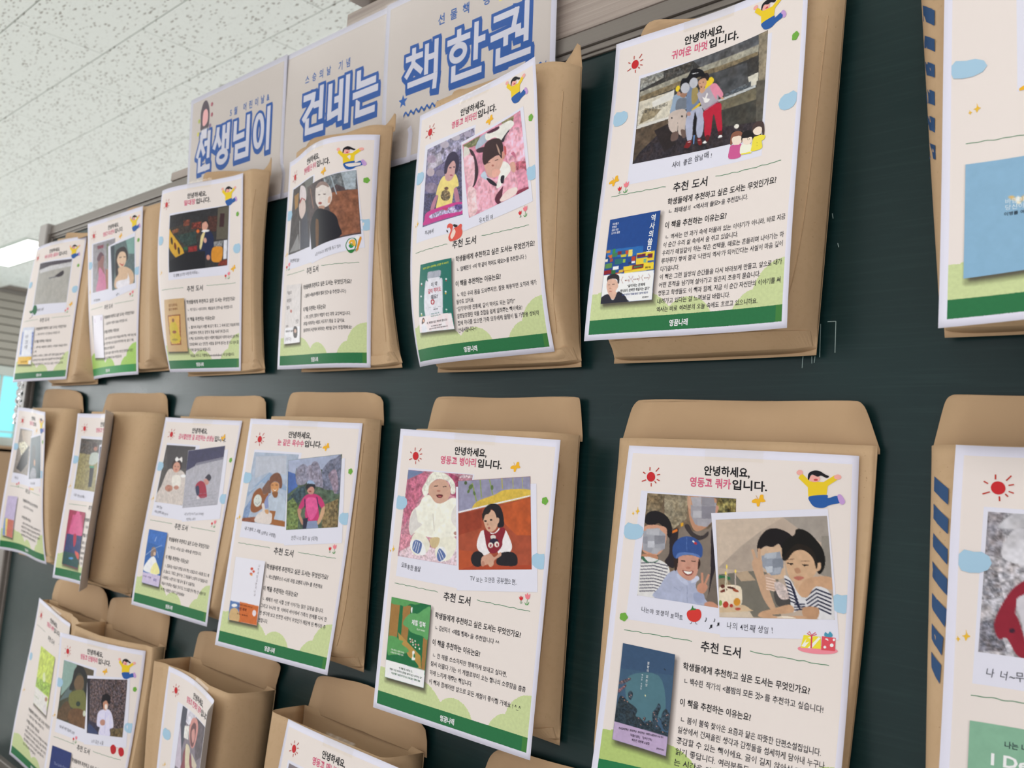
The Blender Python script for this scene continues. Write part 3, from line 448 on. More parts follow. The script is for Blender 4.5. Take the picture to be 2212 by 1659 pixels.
["M6a","M6",[[24.1,42.8],[108.9,41.4],[111.3,134.9],[22.8,134.4]],0.6,"6d5c4a",0.25,4,[[0,8022610,0.5,3,0,0,196,-2,166,208,5,208],[0,9076586,0.35,2.5,196,-2,473,0,465,219,327,326,216,205],[0,8023874,0.8,2.5,809,-3,999,0,987,181,760,198],[1,8286824,0,0,377,333,469,273,521,332,707,296,776,291,841,998,702,1007,554,791,400,611,319,639,183,612,280,351],[1,3879988,0,0,446,285,493,271,546,340,641,364,708,317,699,369,597,409,499,355],[1,7102808,0,0,778,572,831,645,847,997,702,1016,737,864],[1,2761512,0,0,294,372,375,312,383,406,359,554,360,695,259,645,300,559],[1,2761512,0,0,742,304,788,310,811,569,765,767,739,892,750,673],[0,14186028,0,0,311,349,369,318,375,344,316,370],[0,14196780,0,0,402,267,431,254,434,286,408,299],[1,12159598,0,0,475,22,558,-5,762,5,788,58,760,198,694,276,592,326,530,289,485,164],[1,12753536,0,0,461,1,499,21,506,119,471,100],[1,12618872,0,0,778,80,813,88,793,153,759,187],[0,10131359,0,0,504,86,788,47,772,197,694,276,564,265,511,184],[0,11184046,0,0,498,10,619,3,625,90,529,96],[0,8749708,0,0,625,90,778,80,772,197,632,207],[0,11710646,0,0,532,139,627,133,631,197,536,203],[0,9407636,0,0,619,3,762,5,766,81,624,84],[0,10789288,0,0,584,211,702,202,683,277,589,274],[1,1907229,0,0,-1,275,23,196,110,167,215,194,283,254,317,348,286,415,229,334,161,285,100,312,35,306],[1,13211518,0,0,0,331,227,313,260,396,235,524,168,593,69,592,0,546],[0,10263974,0,0,-2,374,153,329,246,386,247,523,130,586,7,556],[0,11579832,0,0,28,350,178,333,173,403,34,404],[0,8684942,0,0,123,407,247,397,242,471,133,492],[0,12303556,0,0,54,467,129,460,136,523,61,530],[0,9474458,0,0,-8,429,49,424,58,498,0,493],[0,10921902,0,0,124,524,211,526,167,583,105,578],[1,12158056,0,0,19,597,168,593,175,654,92,683,13,650],[1,14276566,0,0,6,650,185,632,299,682,320,779,257,865,222,985,-1,994],[0,4868184,0,0,5,691,139,670,298,686,300,677,139,661,4,682],[0,4868184,0,0,7,722,142,701,296,716,298,707,143,691,5,713],[0,4868184,0,0,8,753,146,731,294,746,296,738,146,722,6,744],[0,4868184,0,0,9,783,149,761,292,776,294,768,149,752,7,774],[0,4868184,0,0,10,813,152,790,290,806,292,798,152,781,9,804],[0,4868184,0,0,12,843,155,820,288,836,291,827,156,811,10,835],[0,4868184,0,0,13,873,159,849,287,866,289,857,159,840,11,865],[0,4868184,0,0,14,903,162,879,285,895,287,886,162,870,12,894],[0,4868184,0,0,15,933,165,908,283,924,285,916,165,899,14,924],[0,4868184,0,0,17,962,168,937,281,953,283,945,169,928,15,953],[1,4155986,0,0,5,640,66,675,175,654,190,622,174,644,90,668,21,618],[1,11120584,0,0,306,751,409,710,508,787,619,745,603,843,697,925,701,998,188,999,224,888],[1,12173270,0,0,399,740,460,763,521,814,500,836,415,788],[1,12962268,0,0,563,761,618,736,632,773,555,810],[1,10134208,0,0,584,902,684,890,694,963,612,982],[0,9081006,0,0,509,835,521,994,526,994,514,834],[0,9409972,0,0,374,872,448,902,469,860,465,859,447,898,377,868],[1,12882302,0,0,377,613,420,568,607,560,623,628,606,727,553,782,508,787,436,756,397,711],[1,3351583,0,0,358,605,398,591,395,691,373,714],[1,3351583,0,0,625,578,640,626,615,678,616,609],[1,3428492,0,0,336,556,340,473,407,404,501,381,585,399,647,455,657,535,630,567,536,547,443,556,376,603],[1,5928624,0,0,376,603,395,550,488,531,606,540,630,567,537,552,444,566],[1,11546682,0,0,592,446,587,451,579,452,570,450,562,446,558,439,559,432,565,428,573,426,582,428,590,433,593,439],[1,15263978,0,0,566,430,563,433,556,434,550,432,544,429,541,424,541,420,545,417,551,416,558,417,564,421,567,425],[0,5928624,0,0,475,388,485,521,490,521,480,388],[0,2759192,0,0,434,619,477,619,477,611,434,611],[0,2759192,0,0,541,612,587,610,587,602,541,604],[1,11565158,0,0,538,671,535,677,527,683,514,686,501,685,492,682,488,676,491,670,500,665,512,662,525,662,535,666],[1,8006696,0,0,455,703,513,706,568,697,550,734,510,746,475,732],[1,15788258,0,0,467,706,514,710,559,701,543,725,510,734,480,724],[1,12618354,0,0,614,842,645,800,712,802,725,838,684,890,627,878],[0,12618354,0,0,649,703,658,808,682,805,674,700],[0,12618354,0,0,724,706,685,801,706,806,745,711],[1,12618354,0,0,710,970,775,952,841,980,842,1002,712,1001]]],
["M6b","M6",[[91.1,60.8],[186.6,49.3],[196.4,130.0],[99.3,142.3]],0.6,"b5a394",0.05,10,[[0,12824992,0,0,0,0,623,0,422,126,215,310,5,508],[0,11049356,0,0,216,288,422,126,370,401,314,543,5,496],[0,10327180,0,0,623,0,999,0,1002,515,937,261,759,126],[0,9209212,0,0,941,196,1005,198,995,620,908,567],[0,7433314,0,0,8,563,354,527,545,566,552,989,197,995,208,728,8,707],[0,11573890,0,0,155,553,271,526,345,624,212,635],[0,3041860,0,0,8,569,113,591,112,619,7,613],[0,9075298,0,0,7,608,63,597,140,684,3,718],[1,14865340,0.06,4,3,712,60,674,160,673,213,711,201,879,100,934,6,904],[1,13217936,0,0,-4,904,202,868,288,915,287,931,1,958],[0,13483176,0,0,2,952,277,933,309,994,0,999],[1,6958112,0,0,82,715,79,723,68,733,52,741,34,746,21,746,14,742,17,734,28,725,44,716,62,711,75,711],[1,4857880,0,0,158,708,152,712,137,713,117,711,98,706,84,699,80,693,86,690,101,689,121,691,141,696,154,703],[1,10111536,0,0,186,739,180,744,168,744,154,740,140,733,132,725,130,717,136,712,148,712,163,716,176,723,184,731],[1,5909536,0,0,60,685,57,695,49,702,39,705,29,702,22,695,19,685,22,675,30,668,40,665,50,668,57,675],[1,11548716,0,0,86,875,80,890,68,900,54,902,43,896,36,882,35,866,42,850,54,840,67,838,79,845,86,858],[1,13208108,0,0,197,841,192,861,180,875,164,881,148,876,137,862,134,842,139,823,151,808,167,803,183,808,194,822],[1,11024940,0,0,128,880,126,889,120,895,112,898,104,895,98,889,96,881,99,872,105,865,113,863,121,865,126,871],[1,8034890,0,0,29,854,27,869,20,879,12,883,4,879,-1,869,-3,855,0,841,6,830,14,826,22,830,28,840],[1,11553338,0,0,196,911,193,918,183,923,170,925,157,923,148,918,145,912,149,906,158,901,171,899,184,900,193,905],[0,14209720,0,0,66,575,76,575,70,739,60,740],[0,13220016,0,0,157,553,167,553,159,695,151,695],[0,14207144,0,0,81,497,89,497,82,685,76,685],[1,15913056,0,0,80,552,78,562,75,570,71,572,67,570,64,562,64,552,65,542,68,535,72,533,76,535,79,543],[1,15913056,0,0,172,533,170,542,167,548,163,551,159,548,157,542,156,533,157,524,161,518,165,515,169,518,171,524],[1,15913056,0,0,92,486,91,497,88,505,84,508,81,505,79,497,78,486,79,475,82,467,86,464,89,467,92,475],[1,13216656,0,0,393,314,589,274,601,405,612,566,572,609,514,608,441,544,399,402],[1,1578006,0,0,371,335,388,225,461,127,559,108,671,167,704,255,606,318,570,263,511,294,453,282,403,314],[0,9409954,0,0,410,380,576,339,598,469,564,566,487,576,405,478],[0,11186362,0,0,440,358,547,344,534,404,428,413],[0,8159886,0,0,505,414,601,405,596,502,501,501],[0,12107464,0,0,434,489,502,484,499,544,450,554],[0,9607332,0,0,409,402,453,397,449,468,406,467],[0,10528434,0,0,520,501,578,491,565,555,497,565],[1,12622976,0,0,318,466,350,401,408,424,413,511,437,619,485,811,517,937,461,907,400,791,359,641],[0,12622976,0,0,317,316,345,449,370,441,342,309],[0,12622976,0,0,376,303,374,446,400,445,402,302],[1,12558476,0,0,430,565,514,608,528,726,452,705],[0,14862520,0,0,437,602,522,624,525,614,439,593],[0,14862520,0,0,436,630,521,652,523,642,438,621],[0,14862520,0,0,434,658,519,679,522,670,437,649],[0,14862520,0,0,433,686,518,707,520,698,435,677],[0,14862520,0,0,432,714,517,735,519,726,434,705],[1,4867652,0,0,509,726,636,809,630,914,521,864],[1,13154484,0.2,2,513,641,588,662,637,788,561,810,518,726],[1,1315343,0,0,592,404,609,253,708,179,730,125,787,127,858,183,942,325,951,473,899,567,859,472,794,322,662,341,619,426],[1,13215109,0,0,619,426,661,351,748,310,838,365,878,472,863,567,776,641,701,651,648,598,624,512],[1,13215109,0,0,878,472,916,451,912,515,874,536],[1,2169364,0,0,601,405,663,319,741,267,850,323,888,451,875,514,854,408,784,332,699,341,629,427],[0,1840146,0,0,631,462,683,466,684,457,632,452],[0,1840146,0,0,762,478,812,483,814,473,763,468],[1,1840146,0,0,676,464,674,468,670,472,664,473,658,472,654,468,653,463,655,459,659,455,665,454,671,455,674,459],[1,1840146,0,0,792,478,790,482,786,486,780,487,774,486,771,482,769,477,771,473,775,469,781,468,787,469,790,473],[0,6967360,0,0,629,424,695,419,695,414,629,418],[0,6967360,0,0,750,436,824,442,825,437,751,431],[1,11568232,0,0,690,513,728,503,744,545,706,556],[1,11561564,0,0,680,598,723,583,769,598,721,625],[1,13215109,0,0,683,641,775,651,758,777,694,767],[1,14013398,0,0,596,587,647,609,713,756,767,787,865,682,953,713,1000,826,997,997,846,992,762,881,648,935,638,778],[0,2237500,0,0,597,614,641,639,673,728,683,722,650,631,603,603],[0,2237500,0,0,603,651,649,675,680,759,691,754,658,667,608,639],[0,2237500,0,0,609,687,656,711,688,791,698,785,665,703,614,675],[0,2237500,0,0,614,723,664,747,696,822,706,816,672,739,619,711],[0,2237500,0,0,620,759,671,783,703,854,713,847,679,774,625,747],[0,2237500,0,0,625,794,678,819,711,885,720,878,686,809,630,783],[0,2237500,0,0,631,830,686,854,718,916,728,909,694,845,636,818],[0,2237500,0,0,771,793,863,716,983,771,989,758,863,701,764,781],[0,2237500,0,0,776,826,865,753,981,808,986,795,865,739,769,815],[0,2237500,0,0,781,859,868,790,978,845,984,832,868,776,774,848],[0,2237500,0,0,786,893,870,828,976,882,982,869,870,813,780,881],[0,2237500,0,0,792,926,872,865,973,919,979,906,872,850,785,914],[0,2237500,0,0,797,958,874,902,971,955,977,942,875,887,791,947],[0,2237500,0,0,668,920,761,908,760,895,667,907],[0,2237500,0,0,669,894,762,885,762,873,669,881],[0,2237500,0,0,670,868,763,862,763,850,671,855],[1,12753530,0,0,716,704,777,619,871,588,997,599,994,713,865,682,785,787,731,767],[1,11897964,0,0,743,891,870,889,855,994,755,997],[1,12753530,0,0,374,940,480,906,633,862,657,935,478,964,552,978,738,969,737,997,381,993],[1,14734274,0,0,514,990,590,972,682,994]]],
["M5a","M5",[[17.4,43.4],[107.2,41.6],[98.5,134.3],[14.5,135.5]],0.62,"b8808f",0.3,2,[[0,7306912,0,0,0,0,266,6,3,115],[0,11888767,0.3,2.5,3,115,277,5,329,33,278,241,218,359,99,568,29,660],[0,10504808,0.3,3,636,-6,799,37,830,266,712,235],[0,13481405,0.5,1.5,847,8,995,4,992,38,800,41],[0,13207704,0.3,2,7,749,252,724,207,815,38,993],[0,14205128,0.25,2,28,940,271,826,640,855,954,803,999,999,429,1000,6,998],[1,14605520,0.15,2,335,64,413,-2,572,5,734,87,783,207,721,227,692,143,623,86,476,79,397,138,370,235,322,286,260,211,310,112],[1,13213836,0,0,367,219,375,148,456,92,588,80,681,144,712,235,663,317,557,353,457,317,386,258],[1,15329242,0.07,5,388,266,483,331,556,349,642,327,743,272,841,312,913,626,872,695,661,734,424,733,249,707,181,740,127,651,144,480,248,389,290,305],[1,14012620,0,0,127,651,141,531,196,435,259,571,338,606,244,682,182,748],[0,13618112,0,0,480,469,544,662,560,659,496,467],[1,14275792,0,0,778,428,848,343,902,578,803,538],[1,14934224,0,0,249,707,424,733,515,825,461,918,296,954,196,886,192,799],[1,14934224,0,0,661,734,872,695,937,780,870,939,713,975,616,909,620,814],[1,13218954,0,0,499,750,648,727,635,829,542,840],[1,15263976,0,0,183,818,263,783,362,790,452,875,453,936,344,949,223,901],[1,5926560,0,0,253,793,379,814,354,934,236,899],[0,14541032,0,0,274,798,243,897,253,899,283,800],[0,14541032,0,0,305,804,284,915,293,916,315,805],[0,14541032,0,0,338,813,323,928,333,929,348,814],[1,15263976,0,0,658,938,660,835,751,825,804,904,771,968,704,985],[1,5926560,0,0,653,887,685,841,794,914,715,984,660,947],[0,14541032,0,0,659,879,732,974,741,971,667,876],[0,14541032,0,0,678,860,763,949,770,945,686,856],[0,3024420,0,0,444,168,505,158,501,149,440,159],[0,3024420,0,0,584,162,639,156,636,147,581,153],[1,11893868,0,0,555,207,552,212,542,217,528,219,513,219,502,216,497,211,499,205,509,200,524,198,538,198,550,202],[1,5907494,0,0,497,262,545,247,603,252,587,279,542,287],[1,12610152,0,0,583,268,580,272,571,275,558,277,544,277,533,275,529,272,532,267,541,264,554,262,568,262,579,264],[1,11897472,0,0,922,649,920,659,910,667,895,672,879,671,866,665,860,655,862,645,872,637,886,633,903,634,915,640]]],
["M5b","M5",[[88.5,49.3],[179.1,37.2],[191.3,124.9],[101.1,138.1]],0.62,"a04c34",0.1,6,[[0,9407910,0.1,5,0,0,999,0,997,216,5,362],[1,13676618,0.1,4,212,296,295,235,518,180,668,130,996,145,997,216,616,279,243,322],[0,14868452,0,0,5,346,997,204,997,217,5,366],[0,11883820,0.12,6,606,303,995,231,994,637,806,632,613,470],[0,9083482,0,0,196,37,255,243,273,240,214,35],[0,9083482,0,0,311,1,329,204,343,204,326,1],[0,9083482,0,0,442,9,485,180,501,178,458,7],[0,11577434,0,0,613,4,621,121,635,120,627,4],[0,11053152,0,0,763,8,766,119,776,119,773,8],[0,11053152,0,0,890,6,893,125,902,125,899,7],[1,5926976,0,0,207,88,194,100,178,105,163,103,155,94,154,79,161,64,175,52,191,47,205,49,214,58,215,72],[1,5926976,0,0,168,128,161,139,151,145,142,146,136,140,134,130,137,118,145,108,154,101,164,101,170,106,172,117],[1,5926976,0,0,504,99,501,112,494,122,484,125,474,121,467,111,464,97,467,83,474,74,485,71,495,75,502,85],[1,5926976,0,0,251,149,252,161,249,171,242,175,233,173,225,166,219,154,217,142,220,132,227,127,236,129,245,137],[1,4872762,0,0,133,29,130,39,123,46,112,48,102,45,94,37,92,27,95,17,102,9,113,7,123,10,130,18],[0,11554862,0,0,2,777,206,796,194,1000,0,999],[0,11027754,0,0,204,956,1000,954,999,999,0,999],[0,9387048,0.12,6,5,370,345,333,332,542,2,614],[1,2038818,0,0,349,382,385,319,466,278,566,293,624,375,642,510,612,541,553,532,544,452,515,371,456,337,395,383,353,430],[1,13477260,0,0,359,430,405,376,465,346,515,371,544,444,553,516,512,570,452,589,402,560,373,503],[1,13477260,0,0,544,436,579,445,568,492,543,500],[1,2564127,0,0,353,462,344,382,405,352,466,338,435,385,384,399],[1,2365976,0,0,406,466,404,471,397,474,388,475,379,474,373,470,370,465,373,460,379,457,388,456,398,458,404,461],[1,2365976,0,0,484,456,481,461,475,464,466,465,457,464,450,460,448,455,450,451,457,447,466,446,475,448,482,452],[1,11894890,0,0,432,504,430,510,425,514,418,515,411,514,406,509,404,504,406,498,411,494,418,493,425,495,430,499],[1,10504772,0,0,418,540,443,533,453,549,432,556],[1,15130850,0,0,336,570,412,592,449,784,408,839,348,838,268,765,269,685,300,613],[1,15130850,0,0,651,574,699,630,746,749,706,819,607,841,548,801,610,691],[1,8660016,0,0,367,559,452,593,532,587,612,541,661,574,620,676,609,747,528,816,449,815,400,743,381,655],[1,15789291,0,0,447,593,512,598,572,548,577,564,532,599,472,609],[1,14208968,0,0,529,646,524,659,510,668,491,671,472,667,458,657,453,644,458,632,472,623,492,620,510,624,524,633],[1,2761272,0,0,560,690,552,705,530,716,500,719,470,715,448,703,441,688,449,673,471,662,501,659,531,664,552,675],[1,14735052,0,0,489,733,484,748,472,758,454,762,438,758,425,747,421,731,426,716,438,706,455,702,472,706,485,717],[1,14735052,0,0,573,726,569,742,556,753,539,757,522,753,510,741,506,725,511,709,523,698,540,694,557,698,569,710],[1,10504792,0,0,468,740,462,748,455,752,447,752,442,748,440,741,442,732,447,724,455,720,463,720,468,724,470,731],[1,10504792,0,0,558,726,559,734,557,741,551,745,544,744,537,740,531,733,530,725,532,718,538,715,545,715,553,719],[1,2236196,0,0,364,882,351,925,317,956,270,967,224,955,190,923,178,880,191,837,226,805,273,794,319,807,353,839],[1,2236196,0,0,537,888,608,817,745,812,812,867,801,953,664,960,546,943],[1,13212292,0,0,388,838,449,823,508,864,588,809,597,849,507,895,487,950,407,942,326,957,327,869],[1,12158064,0,0,369,933,366,949,357,961,346,965,335,961,327,949,324,933,328,917,336,906,347,901,358,906,366,918],[1,13213832,0,0,489,944,477,959,459,967,441,967,428,958,422,942,425,925,437,910,455,901,472,902,486,911,492,926]]],
["M4a","M4",[[18.7,44.4],[104.4,43.3],[97.5,135.6],[14.3,136.0]],0.8,"a9b4c6",0.08,6,[[0,12106952,0,0,49,64,738,22,807,290,401,276,117,377],[0,9348031,0,0,-6,597,429,274,872,457,874,508,275,421,25,648],[0,11451596,0,0,12,560,281,439,459,282,372,364,61,575],[0,8019024,0,0,330,506,433,378,504,426,546,562,357,592],[1,9394746,0,0,138,632,197,540,302,507,385,590,491,566,460,742,293,851,154,826],[1,13620172,0,0,371,686,362,729,330,760,284,771,237,759,200,727,184,683,193,640,225,609,271,598,318,611,355,643],[0,9080984,0,0,226,717,290,745,337,701,328,697,286,738,232,712],[1,9080984,0,0,248,656,248,658,246,660,242,661,237,661,233,659,231,657,232,654,234,652,238,651,243,652,246,653],[1,9080984,0,0,298,652,298,655,295,657,291,658,287,658,283,656,281,654,281,651,284,649,288,648,292,648,296,650],[0,8360885,0.15,4,-17,848,131,659,148,853,125,971,-6,955],[0,9065792,0.2,4,-14,955,312,912,308,992,0,999],[1,9082044,0,0,465,620,554,588,571,734,502,783,433,744],[1,11911375,0.06,5,518,608,710,552,913,676,974,920,727,922,704,803,592,802,533,702],[0,10117688,0,0,592,802,732,801,725,914,976,924,996,999,650,990],[1,8016448,0,0,504,496,455,360,543,282,654,281,734,362,765,463,716,483,682,416,579,396,509,443],[1,13209694,0,0,509,443,580,401,675,417,703,484,678,537,613,554,549,528],[1,9067064,0,0,571,552,691,536,699,605,633,617],[0,5910560,0,0,528,456,575,447,570,441,524,449],[0,5910560,0,0,614,445,663,445,662,438,613,438],[1,15261136,0,0,570,505,629,514,657,493,634,529],[1,14208456,0,0,305,983,329,875,426,815,385,730,439,718,515,826,630,834,671,875,650,990],[1,13211754,0,0,479,802,562,796,578,847,523,851]]],
["M4b","M4",[[85.9,51.6],[181.1,38.9],[190.1,127.0],[100.9,139.1]],0.8,"51604f",0.35,4,[[0,10726340,0.08,6,0,0,999,0,891,58,654,187,399,126,166,133,146,217,6,164],[0,5204648,0.1,6,6,164,145,208,201,393,19,486],[1,9078680,0.3,3,157,201,189,127,281,83,364,115,381,234,364,352,260,379,175,348],[1,9407132,0.3,3,376,353,376,133,444,104,476,65,556,72,619,168,673,306,705,443,612,428,460,401],[1,7303814,0.35,3,655,196,782,73,891,49,988,33,992,529,855,486,694,459,675,340],[1,9404303,0.3,3,772,263,902,206,964,443,904,540,825,383],[0,4149336,0.35,3,22,556,179,426,343,385,362,541,236,621,19,627],[0,6978120,0.45,2.5,0,608,124,545,239,701,229,995,2,995],[0,8022602,0.45,2.5,708,683,976,612,999,999,693,997],[1,12597872,0,0,305,573,396,518,525,517,656,576,732,693,689,742,603,659,638,853,582,903,452,897,365,822,369,664,300,713,228,709],[1,14178962,0.08,4,376,577,564,588,598,764,487,881,398,771],[1,12159604,0,0,216,708,289,730,280,800,346,919,311,935,233,816],[1,13213822,0,0,677,733,733,701,728,805,655,933,596,939,647,818],[0,2894912,0,0,331,856,426,843,398,1002,332,999],[0,8687792,0,0,416,896,594,895,635,998,398,1000],[1,2763312,0,0,362,421,377,370,458,358,529,389,533,449,487,463,394,474],[1,12618364,0,0,387,457,438,417,496,421,522,465,502,515,443,520,401,492],[1,10137808,0,0,376,361,409,321,480,334,529,380,447,371],[1,9056312,0,0,467,479,464,483,454,485,442,485,429,483,419,480,415,476,419,472,428,470,441,469,454,471,463,475],[0,3811920,0,0,337,575,349,698,368,699,356,576],[0,3811920,0,0,565,563,609,713,627,712,583,562]]],
["T4a","T4",[[20.4,43.4],[104.9,42.4],[93.4,134.8],[14.9,135.6]],0.9,"4a4648",0.2,5,[[0,6974056,0,0,567,-26,999,0,1042,401,785,253],[0,10517066,0,0,74,111,295,102,301,313,149,337],[1,14208464,0,0,393,226,367,37,514,42,681,130,712,288],[1,13877434,0,0,355,322,417,257,645,275,726,440,561,533,421,460],[0,10500666,0,0,407,285,510,231,659,286,682,275,476,209,349,266],[0,4869208,0,0,524,552,783,450,999,999,539,978],[0,9079436,0,0,35,967,399,726,539,978],[0,11579572,0,0,425,536,527,977,551,979,451,540]]],
["T4b","T4",[[83.4,53.7],[187.0,45.8],[195.6,127.5],[100.7,139.8]],0.8,"54484a",0.2,5,[[0,7304312,0.4,3,461,-26,999,0,982,346,715,166,502,268],[0,9067076,0.25,5,502,268,1003,299,985,975,637,978],[0,13227486,0,0,499,26,510,271,527,274,516,29],[0,11122110,0,0,620,7,692,321,708,322,637,8],[0,9398874,0,0,97,50,154,391,175,393,118,53],[0,10529458,0.2,3,798,2,999,0,970,290,838,280],[1,14274506,0,0,244,278,277,98,385,47,519,84,609,217,610,377,518,459,349,441,270,366],[1,9402996,0,0,277,98,369,43,520,79,578,181,449,105,328,112],[1,4863026,0,0,381,240,377,243,366,243,351,240,336,235,325,229,321,224,326,221,337,221,352,224,367,229,378,235],[1,4863026,0,0,505,269,501,271,490,271,475,268,460,263,449,257,445,252,450,249,461,250,476,253,491,258,502,264],[1,10507854,0,0,400,379,393,388,376,391,354,388,333,380,317,368,313,356,319,347,336,344,358,347,380,355,395,367],[1,13213836,0,0,547,333,598,334,573,420,530,409],[1,11569784,0,0,318,406,452,441,413,498,329,475],[1,2039334,0,0,138,492,281,436,447,493,638,623,688,794,670,986,0,999,33,626],[1,6965808,0,0,196,614,250,588,278,662,214,991,146,987]]],
["T3a","T3",[[38.7,46.4],[174.2,43.7],[173.5,135.8],[39.5,137.8]],0.9,"2e2d30",0.2,4,[[0,3814448,0.3,3,0,223,569,176,576,496,321,652,6,540],[0,4860966,0.4,2,656,128,818,144,800,404,675,384],[0,5919816,0,0,814,18,997,8,1001,561,804,544],[0,3809316,0,0,854,113,928,126,922,349,848,337],[0,8014384,0.8,1.5,61,272,181,252,183,318,69,332],[0,6961708,0.8,1.5,258,136,375,130,365,231,267,241],[0,6959144,0.8,1.5,403,199,556,199,559,314,405,302],[1,14182960,0,0,535,362,532,376,523,386,510,388,497,382,487,369,483,353,487,338,496,329,509,327,521,333,531,346],[0,3162172,0.4,3,117,373,471,351,501,562,320,587],[0,9055276,0.3,2,360,605,502,600,504,691,362,697],[0,2906684,0,0,281,594,347,603,341,655,282,646],[1,13606960,0,0,0,249,62,325,268,631,285,817,233,856,-1,553],[1,4206620,0,0,79,456,82,489,78,514,69,523,57,513,45,489,37,455,34,422,38,398,47,389,60,398,71,423],[1,6959128,0,0,148,558,151,592,147,616,138,625,126,616,114,591,106,558,103,525,107,500,117,491,129,501,140,525],[1,4206620,0,0,217,647,219,680,215,705,206,714,194,705,183,680,175,647,172,614,176,589,185,580,197,589,209,614],[1,1845064,0,0,561,404,624,363,700,375,766,525,755,803,699,834,532,798,541,619],[0,1710624,0.1,5,322,691,632,709,640,1007,7,1000,3,806],[1,14207120,0,0,562,443,624,376,602,500,568,662,544,645],[1,13671048,0,0,572,317,576,228,620,197,665,243,661,318,624,376,586,357],[1,2103836,0,0,576,228,619,185,671,231,672,282,633,212],[0,15526634,0,0,560,366,598,346,687,361,687,386,612,393],[1,13672592,0,0,653,533,651,555,642,569,629,573,616,565,606,548,603,526,605,504,614,490,627,486,640,494,649,511],[1,13208184,0,0,714,830,710,851,700,866,685,869,669,862,658,844,653,821,657,800,667,786,682,782,698,790,709,807],[1,13666856,0,0,751,675,907,686,900,900,827,928,738,878],[0,14211296,0,0,928,575,989,572,986,886,927,891],[0,9079436,0.4,2,767,576,916,574,906,673,769,653],[0,8007712,0.3,3,876,909,992,900,995,999,841,981]]],
["M3a","M3",[[17.7,44.3],[98.5,43.4],[93.8,134.5],[17.5,135.2]],0.95,"55504f",0.15,5,[[0,4867656,0,0,0,0,999,0,888,377,633,389,215,451],[1,13221560,0.1,3,215,451,373,401,643,410,852,485,939,675,996,992,6,992,104,723],[1,14736082,0,0,430,528,690,515,767,685,506,700],[1,11565672,0.2,3,520,732,515,762,476,785,412,797,342,793,284,775,253,748,259,719,299,695,363,684,432,688,490,705],[1,11894896,0,0,734,709,730,727,704,741,662,748,617,746,579,736,559,719,563,701,590,687,631,680,677,682,714,692],[1,3812396,0,0,665,347,648,403,590,442,506,454,419,436,353,391,325,334,344,278,403,240,487,229,572,247,638,291],[1,13210752,0,0,626,378,613,423,570,454,507,464,441,450,392,414,371,368,385,323,429,292,491,282,556,297,605,332],[1,3153950,0,0,467,360,456,364,433,363,421,358,432,353,455,354],[1,3153950,0,0,574,364,563,369,541,368,529,362,540,357,563,358],[1,13209468,0,0,514,389,508,397,494,397,486,387,492,379,507,380],[1,11557464,0,0,542,417,531,424,503,425,475,421,463,414,474,407,502,405,530,409],[1,15262946,0,0,390,239,436,195,523,224,607,189,650,282,545,244,452,279],[1,15526640,0,0,891,505,884,518,854,529,809,535,760,534,722,526,703,514,710,501,740,490,786,484,834,485,873,493]]],
["M3b","M3",[[80.0,50.2],[177.3,38.5],[186.9,125.6],[95.8,138.2]],0.95,"aaa8b2",0.08,4,[[0,3947096,0.12,5,8,5,999,0,1002,200,259,250,231,290,-3,359],[0,8026248,0,0,257,239,1000,190,992,230,265,282],[1,10100792,0,0,311,641,421,561,571,614,659,796,652,851,474,851,390,779],[1,2764880,0,0,315,663,401,647,444,782,376,800],[1,14471380,0,0,462,846,459,857,444,864,423,866,401,861,383,852,376,840,379,829,394,822,415,820,437,825,455,834],[1,12618368,0,0,523,546,645,544,678,621,593,638],[1,2893880,0,0,552,516,646,458,727,517,687,579,590,529],[0,9342104,0,0,35,803,917,770,915,766,33,799],[0,9342104,0,0,43,853,928,824,926,819,41,849],[0,9342104,0,0,51,904,939,877,937,873,49,899],[0,9342104,0,0,59,954,950,931,948,927,57,950],[0,9342104,0,0,67,1005,961,986,960,981,66,1001]]],
["B2a","B2",[[16.8,42.4],[102.6,45.1],[101.0,136.7],[15.0,135.7]],0.85,"47483a",0.15,6,[[0,9283487,0,0,0,0,438,2,395,262,261,398,30,611,0,275],[0,6254448,0,0,261,398,395,262,358,551,-4,704],[0,5918784,0,0,662,6,999,0,1031,149,807,133],[1,2829356,0,0,341,271,379,96,545,-16,733,63,821,186,867,458,787,472,715,205,527,126,429,284,437,423,275,453],[1,7297604,0,0,409,316,488,189,648,161,730,258,705,375,586,453,457,391],[1,7303232,0,0,300,548,445,450,766,392,903,592,906,704,404,728],[1,2898484,0,0,704,622,700,644,679,663,645,675,609,676,580,666,565,648,569,626,590,606,624,594,660,593,690,603],[1,6244918,0.15,4,-9,907,243,658,415,769,408,957,12,989],[1,6966324,0.15,4,415,769,852,714,982,988,415,984],[1,13225144,0,0,924,743,924,767,911,787,889,798,863,797,841,783,829,761,829,737,842,717,864,706,890,708,912,722]]],
